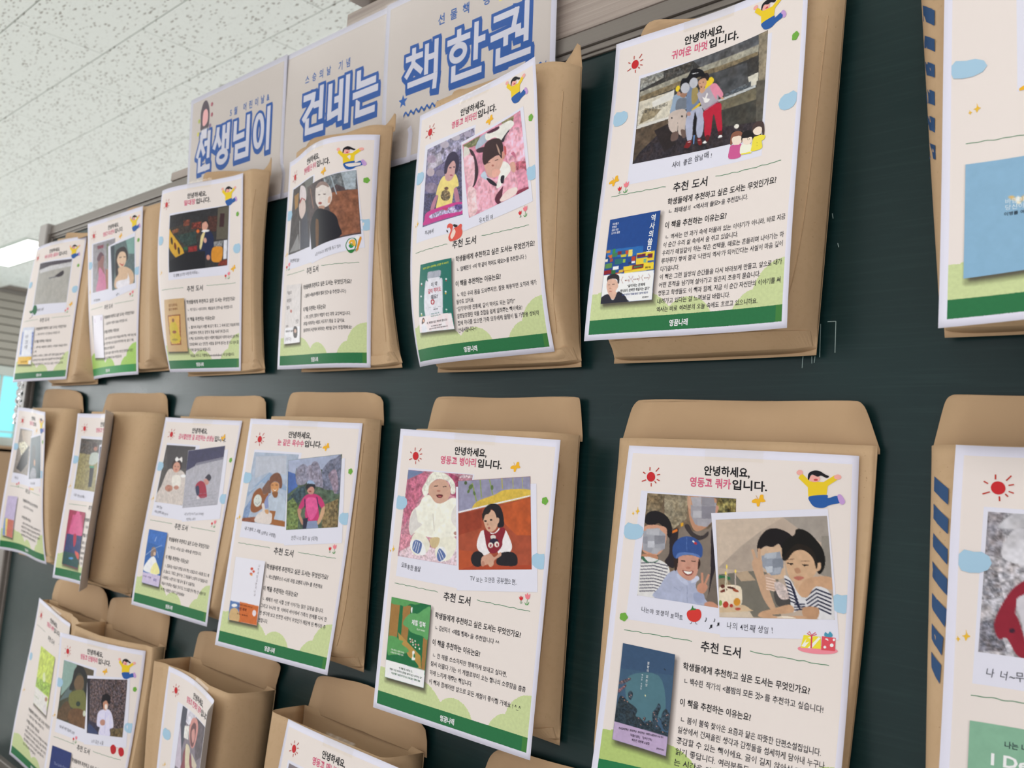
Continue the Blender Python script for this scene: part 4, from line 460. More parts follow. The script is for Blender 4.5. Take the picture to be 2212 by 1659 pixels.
["B2b","B2",[[87.0,60.2],[182.4,47.0],[189.6,131.7],[105.1,140.7]],0.75,"574a4c",0.9,1.6,[[0,2762288,0,0,0,0,82,3,67,997,0,999],[0,3814984,0.2,4,51,765,384,821,345,989,5,999],[1,3818600,0,0,52,830,198,885,345,989,54,998],[0,6969920,0.4,3,686,878,991,837,999,996,697,1007],[1,14078702,0,0,327,604,437,551,613,541,711,656,750,840,663,879,673,1001,370,1004,386,870,303,844,297,715],[1,12618352,0,0,441,432,536,383,583,425,569,529,504,555,458,520],[1,15259856,0,0,572,491,569,517,556,536,537,544,516,538,501,521,494,496,497,470,510,451,530,443,550,449,565,467],[1,1512218,0,0,404,375,443,287,549,261,638,321,627,437,572,425,536,383,451,417,458,520,410,478],[1,12093560,0,0,539,769,531,797,504,819,465,829,426,825,396,807,384,781,393,753,421,731,459,721,498,726,527,743],[0,11578576,0,0,525,592,528,973,537,972,533,591]]],
["B3a","B3",[[50.8,41.4],[147.9,42.5],[150.7,93.3],[49.6,130.5]],0.85,"7d7480",0.15,5,[[0,4869210,0,0,0,0,161,-42,180,238,189,453,146,645,22,282],[0,13683928,0.2,4,161,-42,539,-43,453,75,282,208,171,197],[0,12629445,0,0,7,289,137,646,166,777,235,921,1,934,4,506],[0,5918808,0.25,4,570,-44,999,0,1024,376,707,585,580,343],[0,14736600,0.15,3,146,262,306,210,332,413,166,439],[1,13208196,0,0,317,253,354,106,442,35,590,29,660,167,597,405,472,474,371,378],[1,6964296,0,0,367,259,437,120,547,101,582,235,544,431,435,433],[1,13209738,0,0,417,253,509,182,564,281,532,382,473,373],[1,8667726,0,0,217,664,309,512,467,562,622,731,798,925,221,942,222,772],[1,13616040,0,0,270,532,348,479,446,529,481,721,730,913,509,941,339,828],[0,13221032,0,0,516,540,783,616,743,719,587,709]]],
["M7a","M7",[[17.9,43.4],[110.5,45.4],[108.8,138.7],[16.1,135.0]],0.75,"a9a5aa",0.5,2.2,[[0,9407120,0.5,2,0,0,101,1,103,306,-11,321],[1,13158092,0.15,5,123,191,195,99,285,145,292,337,181,352,103,306],[1,12434368,0.15,5,68,112,166,2,267,7,245,93],[0,9407634,0.6,1.5,-2,405,83,421,128,579,4,654],[0,7828604,0.6,1.5,-4,792,98,747,171,971,3,992],[1,9184308,0,0,84,803,108,691,177,544,260,464,356,437,360,543,241,588,208,687,235,749,276,872,317,1006,233,985,167,880,118,890],[1,13223372,0,0,211,620,252,566,360,543,375,994,289,896,247,747],[1,3809328,0,0,212,819,210,827,204,834,196,838,187,837,181,833,178,825,180,817,186,810,195,807,203,807,210,812]]],
["T2a","T2",[[22.6,43.0],[113.6,43.7],[113.8,136.0],[24.4,134.9]],1.1,"8f8a90",0.15,5,[[0,6975322,0,0,618,65,717,63,817,591,710,579],[0,10119760,0,0,640,586,924,603,980,997,701,991],[1,12610192,0,0,314,504,525,499,659,774,684,1006,191,994,291,733],[1,9067096,0,0,266,296,399,227,544,327,525,499,615,691,349,508,250,650],[1,5910592,0,0,198,316,363,196,542,299,438,287,306,386],[0,8007752,0.5,3,186,54,486,63,492,129,223,125]]],
["T2b","T2",[[96.6,56.8],[185.2,51.3],[194.8,134.9],[115.9,140.9]],1.0,"5a6a6c",0.15,6,[[0,8036506,0,0,657,-3,984,4,993,369,767,324],[0,2765888,0,0,14,18,169,19,165,524,34,988,1,982],[1,2760740,0,0,218,214,378,122,591,135,709,250,734,411,640,456,525,245,339,270,322,555,434,824,306,817,188,660],[1,14203036,0,0,271,351,403,220,617,263,671,430,573,555,416,557,326,490],[0,3810852,0,0,369,339,477,349,472,333,364,322],[0,3810852,0,0,551,359,643,377,643,362,552,344],[1,11546668,0,0,360,449,513,511,577,475,511,543],[1,13610640,0,0,322,555,635,583,910,734,969,926,809,1031,166,978,147,786,314,685],[1,14736612,0,0,240,838,688,856,723,731,778,1008,263,996]]],
["T1a","T1",[[44.9,42.0],[171.7,45.9],[173.4,137.7],[48.5,133.4]],1.1,"aaa7a2",0.06,8,[[0,5195858,0,0,0,0,999,0,989,68,720,89,361,102,230,141,10,163],[0,12960710,0.1,4,10,163,363,111,989,68,995,171,64,249],[1,3946044,0,0,590,352,671,308,793,252,819,340,730,391,596,387],[0,6973552,0,0,403,415,646,395,634,370,391,391]]],
["M1a","M1",[[16.1,45.6],[68.5,45.2],[65.0,139.6],[14.2,138.5]],1.1,"8a8078",0.15,5,[[0,13156520,0.6,2,-3,336,374,248,894,432,342,649],[0,2894380,0,0,116,896,303,588,827,299,859,744,419,963],[0,11575440,0,0,98,35,1002,8,861,367,233,254]]],
["M1b","M1",[[59.6,62.3],[191.0,47.4],[198.4,128.9],[64.7,146.5]],1.1,"26404a",0.2,5,[[1,13666394,0,0,209,430,220,242,410,217,523,340,484,518,324,543],[1,1843238,0,0,176,500,171,238,358,193,566,305,562,625,677,854,522,656,297,644],[1,9079444,0.4,2,56,948,271,741,627,790,653,1000,238,999],[1,13209706,0,0,571,626,567,665,545,693,511,702,474,689,443,659,427,618,430,577,452,548,487,539,525,553,556,584]]],
["M2a","M2",[[18.3,45.2],[102.9,46.6],[99.1,138.0],[20.7,136.5]],1.1,"8f8458",0.25,3,[[0,5195328,0.6,2,0,0,999,0,1043,303,3,293],[1,11581616,0,0,445,413,490,272,806,259,890,392,701,485,476,496],[0,1973280,0,0,529,551,722,540,766,916,602,927],[0,2787946,0,0,504,518,712,513,728,554,518,557],[1,10512986,0,0,739,154,738,186,711,211,664,222,610,215,564,193,539,162,540,129,568,105,615,94,668,101,713,123],[1,3810338,0,0,705,115,701,145,668,168,615,178,555,172,506,152,479,123,483,94,517,71,570,61,629,67,678,87],[1,11038812,0,0,722,176,720,196,698,212,663,219,623,215,590,201,572,182,574,162,596,146,632,139,671,143,704,157]]],
["M2b","M2",[[88.5,59.1],[50.8,48.2],[534.8,128.2],[104.1,142.1]],1.1,"3c3a58",0.1,5,[[1,9075354,0,0,449,397,439,474,397,527,334,544,266,520,209,460,180,379,186,299,228,241,294,223,366,251,422,315],[0,6972552,0,0,98,500,488,462,476,966,54,963],[0,8004676,0,0,10,895,223,878,209,981,11,994]]],
["T6k","T6",[[16.3,181.2],[73.6,180.3],[75.0,263.3],[16.7,262.8]],0.55,"22488c",0.04,3,[[0,2910896,0,0,23,365,736,377,751,466,494,483,26,453],[0,13208122,0,0,3,371,87,371,89,403,5,403],[0,3836490,0,0,135,366,190,366,192,414,137,414],[0,8006714,0,0,238,403,373,402,375,441,240,443],[0,2906762,0,0,319,398,412,398,415,460,322,461],[0,12601900,0,0,400,405,454,405,456,452,403,452],[0,15127146,0,0,460,403,539,402,542,480,463,481],[0,12075052,0,0,534,486,612,485,615,539,537,540],[0,15124538,0,0,627,455,968,452,974,632,634,639],[0,6956096,0,0,636,472,802,470,804,508,638,510],[0,6956096,0,0,842,481,936,480,937,525,844,527],[0,2902666,0,0,641,503,858,500,858,515,642,518],[0,3832410,0,0,130,414,240,413,242,460,133,462],[0,13658672,0,0,50,431,133,430,136,470,52,471],[0,5933642,0,0,14,532,153,530,156,585,17,587],[0,2910826,0,0,200,491,349,489,352,551,203,554],[0,9089098,0,0,365,504,418,503,420,542,367,543],[0,13156410,0,0,314,445,421,444,422,475,315,476],[0,2898522,0,0,479,544,557,542,558,565,480,567],[0,15263980,0,0,544,541,609,540,610,563,545,564],[0,8040592,0,0,774,529,825,528,826,573,776,574],[0,3824282,0,0,855,558,967,556,967,578,855,580],[0,15124538,0,0,395,591,909,581,910,634,397,646],[0,9052200,0,0,2,610,154,607,157,654,5,658],[0,8004656,0,0,566,589,783,584,785,630,568,635],[0,4880986,0,0,594,602,761,599,761,618,595,621],[0,10498088,0,0,337,641,753,632,754,643,338,653],[0,2910778,0,0,155,613,237,611,240,666,158,668],[0,12605484,0,0,244,651,325,649,326,672,246,674],[0,14200896,0,0,307,624,387,622,389,653,309,655],[0,15790324,0,0,178,574,294,572,296,612,180,615],[0,15124538,0,0,418,643,979,630,979,660,419,674],[0,2116218,0,0,-2,451,82,450,84,498,1,499],[0,10504762,0,0,100,475,156,474,158,514,103,515],[0,15261904,0,0,-4,475,52,474,53,506,-2,507],[0,15527154,0,0,2,664,991,671,999,999,0,999],[1,3025456,0,0,80,710,112,673,219,660,320,691,335,772,309,779,287,731,189,717,112,743,111,774],[1,14266524,0,0,90,757,121,720,245,724,308,771,324,818,286,869,331,895,276,953,207,949,142,892,91,812],[1,2894904,0,0,0,999,3,924,135,892,216,958,276,953,334,872,470,925,524,972,529,1001],[0,3811878,0,0,115,788,156,785,153,781,112,784],[0,3811878,0,0,203,786,251,785,248,780,201,781],[1,11559004,0,0,207,863,203,866,192,867,177,866,162,865,151,863,146,860,150,858,161,857,176,857,191,859,202,861],[1,12620928,0,0,143,831,168,816,199,838],[0,11569792,0,0,399,706,372,744,413,786,421,784,381,745,407,709],[0,11569792,0,0,511,709,549,740,523,775,532,778,558,741,519,706],[0,11569792,0,0,597,711,570,745,610,787,618,785,579,746,605,715],[0,11569792,0,0,699,709,732,740,710,776,719,778,741,741,707,707],[0,11569792,0,0,788,709,761,738,793,779,801,778,770,739,796,712],[0,11569792,0,0,888,707,924,738,893,772,901,775,933,739,895,705]]],
["T5k","T5",[[26.5,183.5],[83.6,184.8],[85.3,262.6],[18.2,260.0]],0.7,"1f6c60",0.03,3,[[1,13224406,0,0,214,288,304,271,305,220,666,238,673,272,757,297,744,761,726,782,229,769],[1,14474212,0,0,232,298,322,281,332,231,632,241,647,274,723,302,703,766,246,762],[0,10133164,0,0,279,147,306,133,663,140,706,153,702,225,675,235,323,230,278,217],[0,12961744,0,0,311,140,313,222,322,223,320,141],[0,12961744,0,0,351,141,353,223,362,223,360,142],[0,12961744,0,0,390,142,392,223,401,224,399,142],[0,12961744,0,0,430,142,431,223,440,224,439,143],[0,12961744,0,0,469,143,470,224,479,225,478,144],[0,12961744,0,0,508,143,509,224,518,225,517,144],[0,12961744,0,0,547,144,548,225,556,225,556,145],[0,12961744,0,0,586,145,586,225,595,226,595,145],[0,12961744,0,0,625,145,624,226,633,226,634,146],[0,12961744,0,0,663,146,663,226,671,227,672,147],[1,11021372,0,0,527,584,518,603,495,616,465,619,434,611,412,595,405,575,414,556,437,543,467,540,498,548,520,564],[0,15790322,0,0,455,557,479,557,479,603,455,603],[0,15790322,0,0,430,573,502,573,503,587,432,587],[0,9079444,0,0,256,650,701,665,701,662,255,648],[0,15785954,0,0,-13,763,954,768,999,999,0,999],[1,14672106,0,0,84,900,160,874,244,924,260,998,93,996],[1,3810336,0,0,109,811,152,783,198,809,198,847,118,872,92,867],[1,14198928,0,0,191,831,187,841,176,848,160,850,145,847,134,838,130,827,134,817,145,810,160,808,176,812,187,820],[1,15263982,0,0,111,288,107,295,98,299,84,300,70,296,60,291,56,283,60,277,70,273,84,272,97,275,107,281],[1,12598332,0,0,102,311,100,315,93,317,84,317,75,315,68,312,66,308,68,305,75,303,84,303,93,305,100,308],[1,15263982,0,0,107,471,103,477,93,481,80,482,67,479,57,473,53,466,57,460,66,456,80,455,93,458,103,464],[1,15263982,0,0,115,723,112,728,103,731,91,732,79,730,70,725,67,720,70,714,79,711,91,710,103,713,112,717],[1,14204992,0,0,121,743,118,748,110,751,100,752,89,750,82,745,79,740,82,735,89,731,100,730,110,733,118,737],[1,15263982,0,0,880,288,876,294,867,298,854,298,841,295,833,290,830,283,833,278,843,274,856,274,868,276,877,282],[1,12598332,0,0,872,310,869,313,862,315,853,316,843,314,837,310,835,306,837,303,844,301,854,301,863,303,869,306],[1,15263982,0,0,863,466,859,471,850,475,837,475,825,473,816,467,814,461,817,456,827,452,839,451,851,454,860,459],[1,14200896,0,0,856,489,853,494,846,497,836,498,826,496,819,491,817,485,820,480,827,477,837,476,847,478,854,483],[1,15263982,0,0,863,717,859,722,851,725,840,726,829,724,821,719,818,714,821,709,830,705,841,705,852,707,860,711],[1,3842160,0,0,856,739,854,743,847,746,838,747,829,745,823,741,821,737,824,732,831,729,839,729,848,731,854,734]]],
["M5k","M5",[[11.6,179.1],[68.5,178.7],[69.6,262.0],[12.7,262.6]],0.62,"1f6a40",0.04,3,[[0,10253376,0,0,5,73,232,73,226,488,10,498],[0,10253376,0,0,314,69,509,60,494,510,326,491,328,412],[0,11570250,0,0,245,414,855,630,899,779,788,786,594,694,278,497],[0,10253376,0,0,879,409,989,404,987,787,900,787],[1,5937754,0,0,0,0,612,2,741,4,617,33,488,38,366,83,249,79,15,80],[1,6266978,0,0,347,291,421,204,541,147,700,133,847,63,1001,38,1004,402,843,390,682,386,550,370,477,331,410,323],[1,5937754,0,0,-5,507,190,476,295,503,395,507,370,549,507,580,554,613,471,647,311,675,268,713,35,719],[1,2058816,0,0,-4,780,69,722,280,687,440,659,608,685,743,714,788,786],[0,15526642,0,0,-7,784,988,789,999,999,0,999],[1,15132888,0,0,581,458,579,464,573,469,564,471,554,471,546,468,543,463,544,457,550,452,560,450,570,450,577,453],[1,14195344,0,0,635,463,634,469,627,474,618,477,608,476,601,473,597,468,599,462,605,458,614,455,624,455,632,458],[1,15132888,0,0,709,469,707,474,701,479,692,482,682,481,675,478,671,473,673,468,679,463,688,460,698,461,705,464],[1,14195344,0,0,603,491,602,497,595,501,586,504,576,504,569,501,565,496,567,490,573,485,582,482,592,483,600,486],[1,15132888,0,0,656,491,655,496,649,501,639,504,630,503,622,500,618,495,620,490,626,485,636,482,645,483,653,486],[1,15132888,0,0,668,519,667,525,660,529,651,532,641,532,634,529,630,524,632,518,638,513,647,511,657,511,665,514],[1,14195344,0,0,727,508,726,513,720,518,710,521,701,521,693,517,690,512,691,507,697,502,706,499,716,500,724,503],[1,14195344,0,0,800,504,799,510,793,515,784,517,774,517,766,514,763,509,764,503,771,498,780,496,789,496,797,499],[1,15132888,0,0,727,541,725,546,719,551,710,554,700,553,693,550,689,545,691,540,697,535,706,532,716,533,723,536],[1,15132888,0,0,830,546,829,551,823,556,814,559,804,558,796,555,793,550,794,545,801,540,810,537,819,538,827,541],[1,15659240,0,0,643,610,672,591,706,602,696,634,731,692,644,704,659,655],[1,2914890,0,0,724,646,723,658,716,668,706,672,694,670,685,663,680,652,681,640,687,631,698,626,709,628,719,635],[1,15790314,0,0,516,98,528,74,553,79,556,137,531,136]]],
["M6k","M6",[[14.2,177.7],[61.7,179.6],[62.5,264.2],[14.2,260.2]],0.5,"3f5a74",0.04,2,[[1,5207168,0.03,5,181,317,722,246,902,511,798,669,350,737,157,545],[0,3822192,0.04,3,0,0,999,0,984,211,12,263],[1,2897984,0.5,1.2,-1,813,1,687,16,625,57,544,160,560,237,593,324,610,387,645,371,705,454,707,543,744,618,711,715,725,752,783,992,808,994,745,990,640,895,619,877,672,795,656,999,807,0,814],[1,3359052,0.6,1.2,681,615,727,573,771,516,817,552,788,614,778,708,867,765,736,771,678,673],[1,3359052,0.6,1.2,842,620,910,553,967,580,998,611,983,754,874,729],[1,3359052,0.5,1.2,189,496,240,467,281,498,257,553,215,552],[1,5918808,0.6,1.2,-1,409,79,376,199,337,204,359,113,402,18,430],[1,6967384,0.6,1.2,-5,493,66,453,129,414,141,435,72,482,22,519],[1,2897984,0,0,533,688,562,698,541,730,510,713],[0,2897984,0.5,1.2,6,775,993,773,996,813,-3,815],[0,12100548,0,0,-3,815,996,813,999,999,0,999],[1,12093564,0,0,66,400,62,402,57,403,50,403,45,402,42,399,43,396,46,394,52,393,58,393,64,395,66,397],[1,12093564,0,0,185,354,182,356,176,357,170,357,165,355,162,353,162,350,166,348,171,347,178,347,183,348,186,351],[1,12093564,0,0,40,483,37,485,31,486,25,486,19,484,17,482,17,479,21,477,26,476,33,476,38,477,41,480],[1,12093564,0,0,118,442,114,444,109,445,102,445,97,444,94,441,95,438,98,436,104,435,110,435,115,437,118,439],[1,12093564,0,0,235,530,232,532,226,534,220,533,215,532,212,529,213,527,216,524,222,523,228,523,233,525,236,527],[1,12093564,0,0,260,512,256,514,251,515,244,515,239,514,237,511,237,508,240,506,246,505,252,505,257,507,260,509],[1,12093564,0,0,146,580,143,582,137,583,131,583,126,582,123,579,124,576,127,574,133,573,139,573,144,575,147,577],[1,12093564,0,0,113,555,109,557,104,558,97,558,92,557,89,554,90,551,93,549,99,548,105,548,110,550,113,552],[1,12093564,0,0,204,586,201,589,195,590,189,590,184,588,181,586,182,583,185,581,191,579,197,580,202,581,205,584],[1,12093564,0,0,723,641,720,643,715,645,709,644,704,643,701,641,702,638,705,636,710,634,716,635,721,636,724,638],[1,12093564,0,0,757,679,753,681,748,682,742,682,737,681,735,678,735,676,739,673,744,672,750,672,755,674,757,676],[1,12093564,0,0,706,622,703,624,698,626,692,625,687,624,684,622,685,619,688,617,694,615,699,616,704,617,707,619],[1,12093564,0,0,786,696,783,698,778,699,772,699,767,698,765,695,765,693,768,690,774,689,779,689,784,691,787,693],[1,12093564,0,0,944,615,940,617,935,619,929,618,925,617,922,615,923,612,926,610,931,609,937,609,942,610,944,613],[1,12093564,0,0,968,604,965,607,959,608,954,608,949,606,946,604,947,601,950,599,955,598,961,598,966,599,968,602],[1,12093564,0,0,440,720,437,722,431,723,425,723,420,722,417,719,418,717,421,714,427,713,433,713,438,715,440,717],[1,12093564,0,0,545,700,542,702,537,704,531,704,526,702,523,700,524,697,527,695,532,694,538,694,543,695,546,697],[1,12093564,0,0,536,720,532,722,527,723,521,723,516,722,513,719,514,717,517,714,523,713,528,713,533,715,536,717],[1,12093564,0,0,656,716,653,718,648,719,642,719,637,717,634,715,635,712,638,710,644,709,649,709,654,711,657,713],[1,12093564,0,0,782,746,779,748,774,749,768,749,763,748,760,746,761,743,764,741,769,739,775,740,780,741,783,743],[1,12093564,0,0,609,751,606,754,601,755,595,755,590,753,587,751,588,748,591,746,596,745,602,745,607,746,610,749],[1,12093564,0,0,492,777,489,779,483,780,477,780,472,779,470,776,470,774,474,771,479,770,485,770,490,772,492,774],[1,12093564,0,0,907,783,904,785,899,786,893,786,888,785,886,782,886,780,889,778,895,776,900,776,905,778,907,780],[1,12093564,0,0,946,707,943,709,938,710,932,710,927,708,925,706,925,703,928,701,934,700,939,700,944,702,947,704],[1,15261864,0,0,518,476,518,481,515,485,511,487,506,486,502,483,499,478,500,473,502,469,507,467,512,468,516,471],[1,2502714,0,0,835,167,842,171,845,175,843,178,837,180,829,179,821,176,814,172,811,168,813,164,819,163,827,164]]],
["M4k","M4",[[13.5,182.3],[71.1,181.4],[74.3,261.0],[18.2,262.1]],0.8,"e2e0ee",0.0,3,[[0,13134388,0,0,333,690,981,704,999,999,369,1002],[0,5929648,0,0,-11,700,337,704,369,1002,0,999],[1,13215864,0,0,41,845,219,800,364,873,368,999,51,1000],[1,15263982,0,0,256,754,247,768,213,780,165,788,115,789,76,783,59,771,69,757,103,745,151,737,201,736,240,742],[1,15129828,0,0,928,816,926,840,907,859,876,869,842,865,813,850,798,828,800,803,819,784,850,775,884,778,913,793],[1,13127740,0,0,641,148,638,160,623,169,600,173,576,172,556,166,546,155,550,144,565,135,588,130,612,131,632,138],[1,13127740,0,0,706,185,703,195,690,203,670,207,649,206,631,200,623,191,626,181,639,173,659,169,681,170,698,176],[1,13127740,0,0,639,226,635,234,619,241,596,245,572,245,553,240,544,233,548,224,564,217,587,213,611,213,630,218],[1,14195280,0,0,644,245,642,252,630,258,613,261,594,260,580,256,573,250,576,243,588,237,605,234,623,234,638,238]]],
["T4k","T4",[[14.9,178.4],[64.5,181.0],[61.7,260.8],[14.2,261.6]],0.9,"d3cccb",0.05,4,[[0,15000294,0,0,30,733,1006,722,999,999,0,999],[1,11553338,0,0,421,452,415,465,396,473,369,476,340,472,318,462,308,448,314,435,333,426,361,424,389,428,411,438],[1,3813424,0,0,555,762,645,711,825,757,809,903,595,896],[1,13150360,0,0,776,801,766,818,736,830,693,833,650,828,616,814,603,796,612,779,642,767,685,764,729,770,762,784]]],
["T3k","T3",[[20.4,180.0],[76.7,180.4],[76.8,264.6],[10.4,263.5]],0.9,"c2a072",0.03,4,[[0,9062952,0,0,185,303,804,298,750,866,238,873],[0,14198864,0,0,224,325,759,318,699,847,277,855],[1,13217840,0,0,234,527,396,425,536,428,654,536,669,642,752,748,633,830,283,826,220,714,263,634],[1,9067066,0,0,512,406,500,425,474,437,442,442,411,436,391,422,386,403,398,385,424,372,456,368,487,374,507,388],[1,9062960,0,0,574,627,559,640,521,649,472,651,423,647,389,637,379,623,394,610,432,601,482,599,530,603,564,613],[1,10521128,0,0,623,772,600,783,543,790,466,791,389,787,334,779,315,768,338,758,396,751,474,749,550,753,604,762]]],
["T2k","T2",[[19.8,177.9],[78.7,180.9],[89.0,261.2],[32.6,258.2]],1.0,"d5d0dc",0.0,4,[[0,2894388,0,0,0,0,104,3,-6,672,-124,670],[0,11045552,0,0,240,90,267,177,307,177,279,90],[0,11045552,0,0,820,49,818,133,882,134,884,51]]],
["T1k","T1",[[14.8,180.0],[66.7,182.6],[70.6,261.9],[12.0,259.1]],1.0,"ccd0e0",0.05,3,[[0,14672106,0,0,192,72,863,77,924,762,243,776],[0,14725690,0,0,-30,799,995,787,999,999,0,999],[0,15263464,0,0,790,895,992,879,996,990,804,990],[0,8030912,0.5,2,-13,112,112,114,194,741,84,741],[0,8030912,0.5,2,843,129,986,132,1015,712,929,711]]],
["M3k","M3",[[16.4,178.2],[68.1,178.6],[69.6,260.8],[21.1,260.3]],0.8,"2f62a8",0.08,5,[[0,3828920,0.08,4,-43,14,991,11,987,277,-85,242],[1,15263984,0,0,-8,754,205,568,452,478,666,554,877,773,379,793],[1,15524768,0,0,467,665,677,577,940,755,449,787],[1,9073768,0,0,280,445,312,327,483,315,579,399,452,478,314,489],[1,13676696,0,0,569,423,568,441,549,456,517,464,481,462,449,450,432,433,433,415,452,400,484,392,520,394,551,406],[0,12636392,0,0,449,113,388,208,464,183,447,179,408,207,469,114],[0,12636392,0,0,32,491,397,347,838,246,828,241,384,342,16,486],[0,11059424,0,0,607,374,727,480,747,477,626,372],[0,13221080,0,0,-33,800,1017,796,999,999,0,999]]],
["M2k","M2",[[18.7,173.9],[75.9,175.5],[81.9,273.1],[23.1,270.0]],1.0,"a03050",0.1,4,[[0,12601978,0.1,4,230,85,760,53,1099,390,124,436],[1,13654666,0,0,345,130,548,-13,845,228,1057,393,215,429],[0,2898538,0.15,4,51,441,1027,421,1023,958,24,989],[1,11543616,0,0,451,438,627,425,658,579,551,639],[0,1854026,0.1,4,5,764,1013,755,1002,986,9,998],[1,5937880,0,0,641,840,626,850,574,861,501,871,424,875,366,874,341,867,357,856,409,845,483,836,559,831,617,833],[1,13654608,0,0,676,707,958,734,964,836,756,777]]],
["M1k","M1",[[11.7,185.0],[45.7,183.5],[38.5,270.4],[10.0,266.6]],1.1,"c2b5d4",0.05,4,[[0,8035016,0,0,-66,559,216,561,268,985,38,985],[0,15257728,0,0,96,568,325,566,378,993,243,994],[0,13203562,0,0,314,574,953,572,999,999,351,999]]],
["T7k","T7",[[14.9,178.8],[61.0,174.4],[61.1,261.6],[15.5,266.5]],0.8,"83abc8",0.02,5,[[1,13676656,0,0,426,347,479,342,518,378,597,346,631,355,584,397,532,398,479,381],[1,15789284,0,0,547,385,540,397,529,404,517,404,506,398,500,386,500,373,507,361,518,354,530,354,541,360,547,372],[1,15260864,0,0,555,414,552,420,544,423,532,423,520,419,511,414,508,407,511,401,520,398,532,398,543,401,552,407]]],
["M7k","M7",[[13.6,181.2],[57.1,183.6],[59.4,255.3],[13.8,255.9]],0.8,"84b095",0.03,4,[[1,5913140,0,0,507,316,563,280,632,293,633,358,497,380]]],
["B2k","B2",[[14.4,177.4],[80.2,175.1],[81.3,251.6],[15.1,254.7]],0.9,"25346e",0.05,4,[]],
["B1k","B1",[[52.5,76.6],[130.7,74.3],[132.1,180.0],[66.4,177.7]],1.0,"c0cf60",0.2,5,[[0,10139728,0.4,3,-103,560,1177,445,945,680,-86,712],[1,14213296,0,0,391,432,498,364,618,476,499,525],[0,14736600,0,0,-86,712,935,694,999,999,0,999],[1,14472408,0,0,732,896,894,833,1018,982,758,987],[1,11040864,0,0,920,733,920,752,899,770,863,784,821,789,785,784,764,769,764,751,785,732,821,718,863,714,899,719]]],
["B4a","B4",[[18.6,43.4],[138.8,37.5],[129.0,102.8],[23.4,119.6]],0.95,"7f757a",0.1,6,[]]]
FIX = {'M2b': [[89, 59], [183, 47], [195, 130], [103, 141]], 'M1b': [[89, 59], [183, 47], [195, 130], [103, 141]], 'M1a': [[19, 44], [95, 44], [87, 136], [16, 136]], 'B3a': [[50, 41], [150, 41], [150, 128], [48, 128]], 'M7a': [[20, 44], [107, 44], [105, 136], [17, 136]], 'T7k': [[14, 180], [72, 180], [72, 262], [14, 264]], 'M7k': [[14, 180], [72, 180], [72, 262], [14, 262]], 'B4a': [[21, 44], [107, 44], [103, 136], [18, 136]], 'B2k': [[14, 178], [72, 178], [73, 262], [15, 262]]}
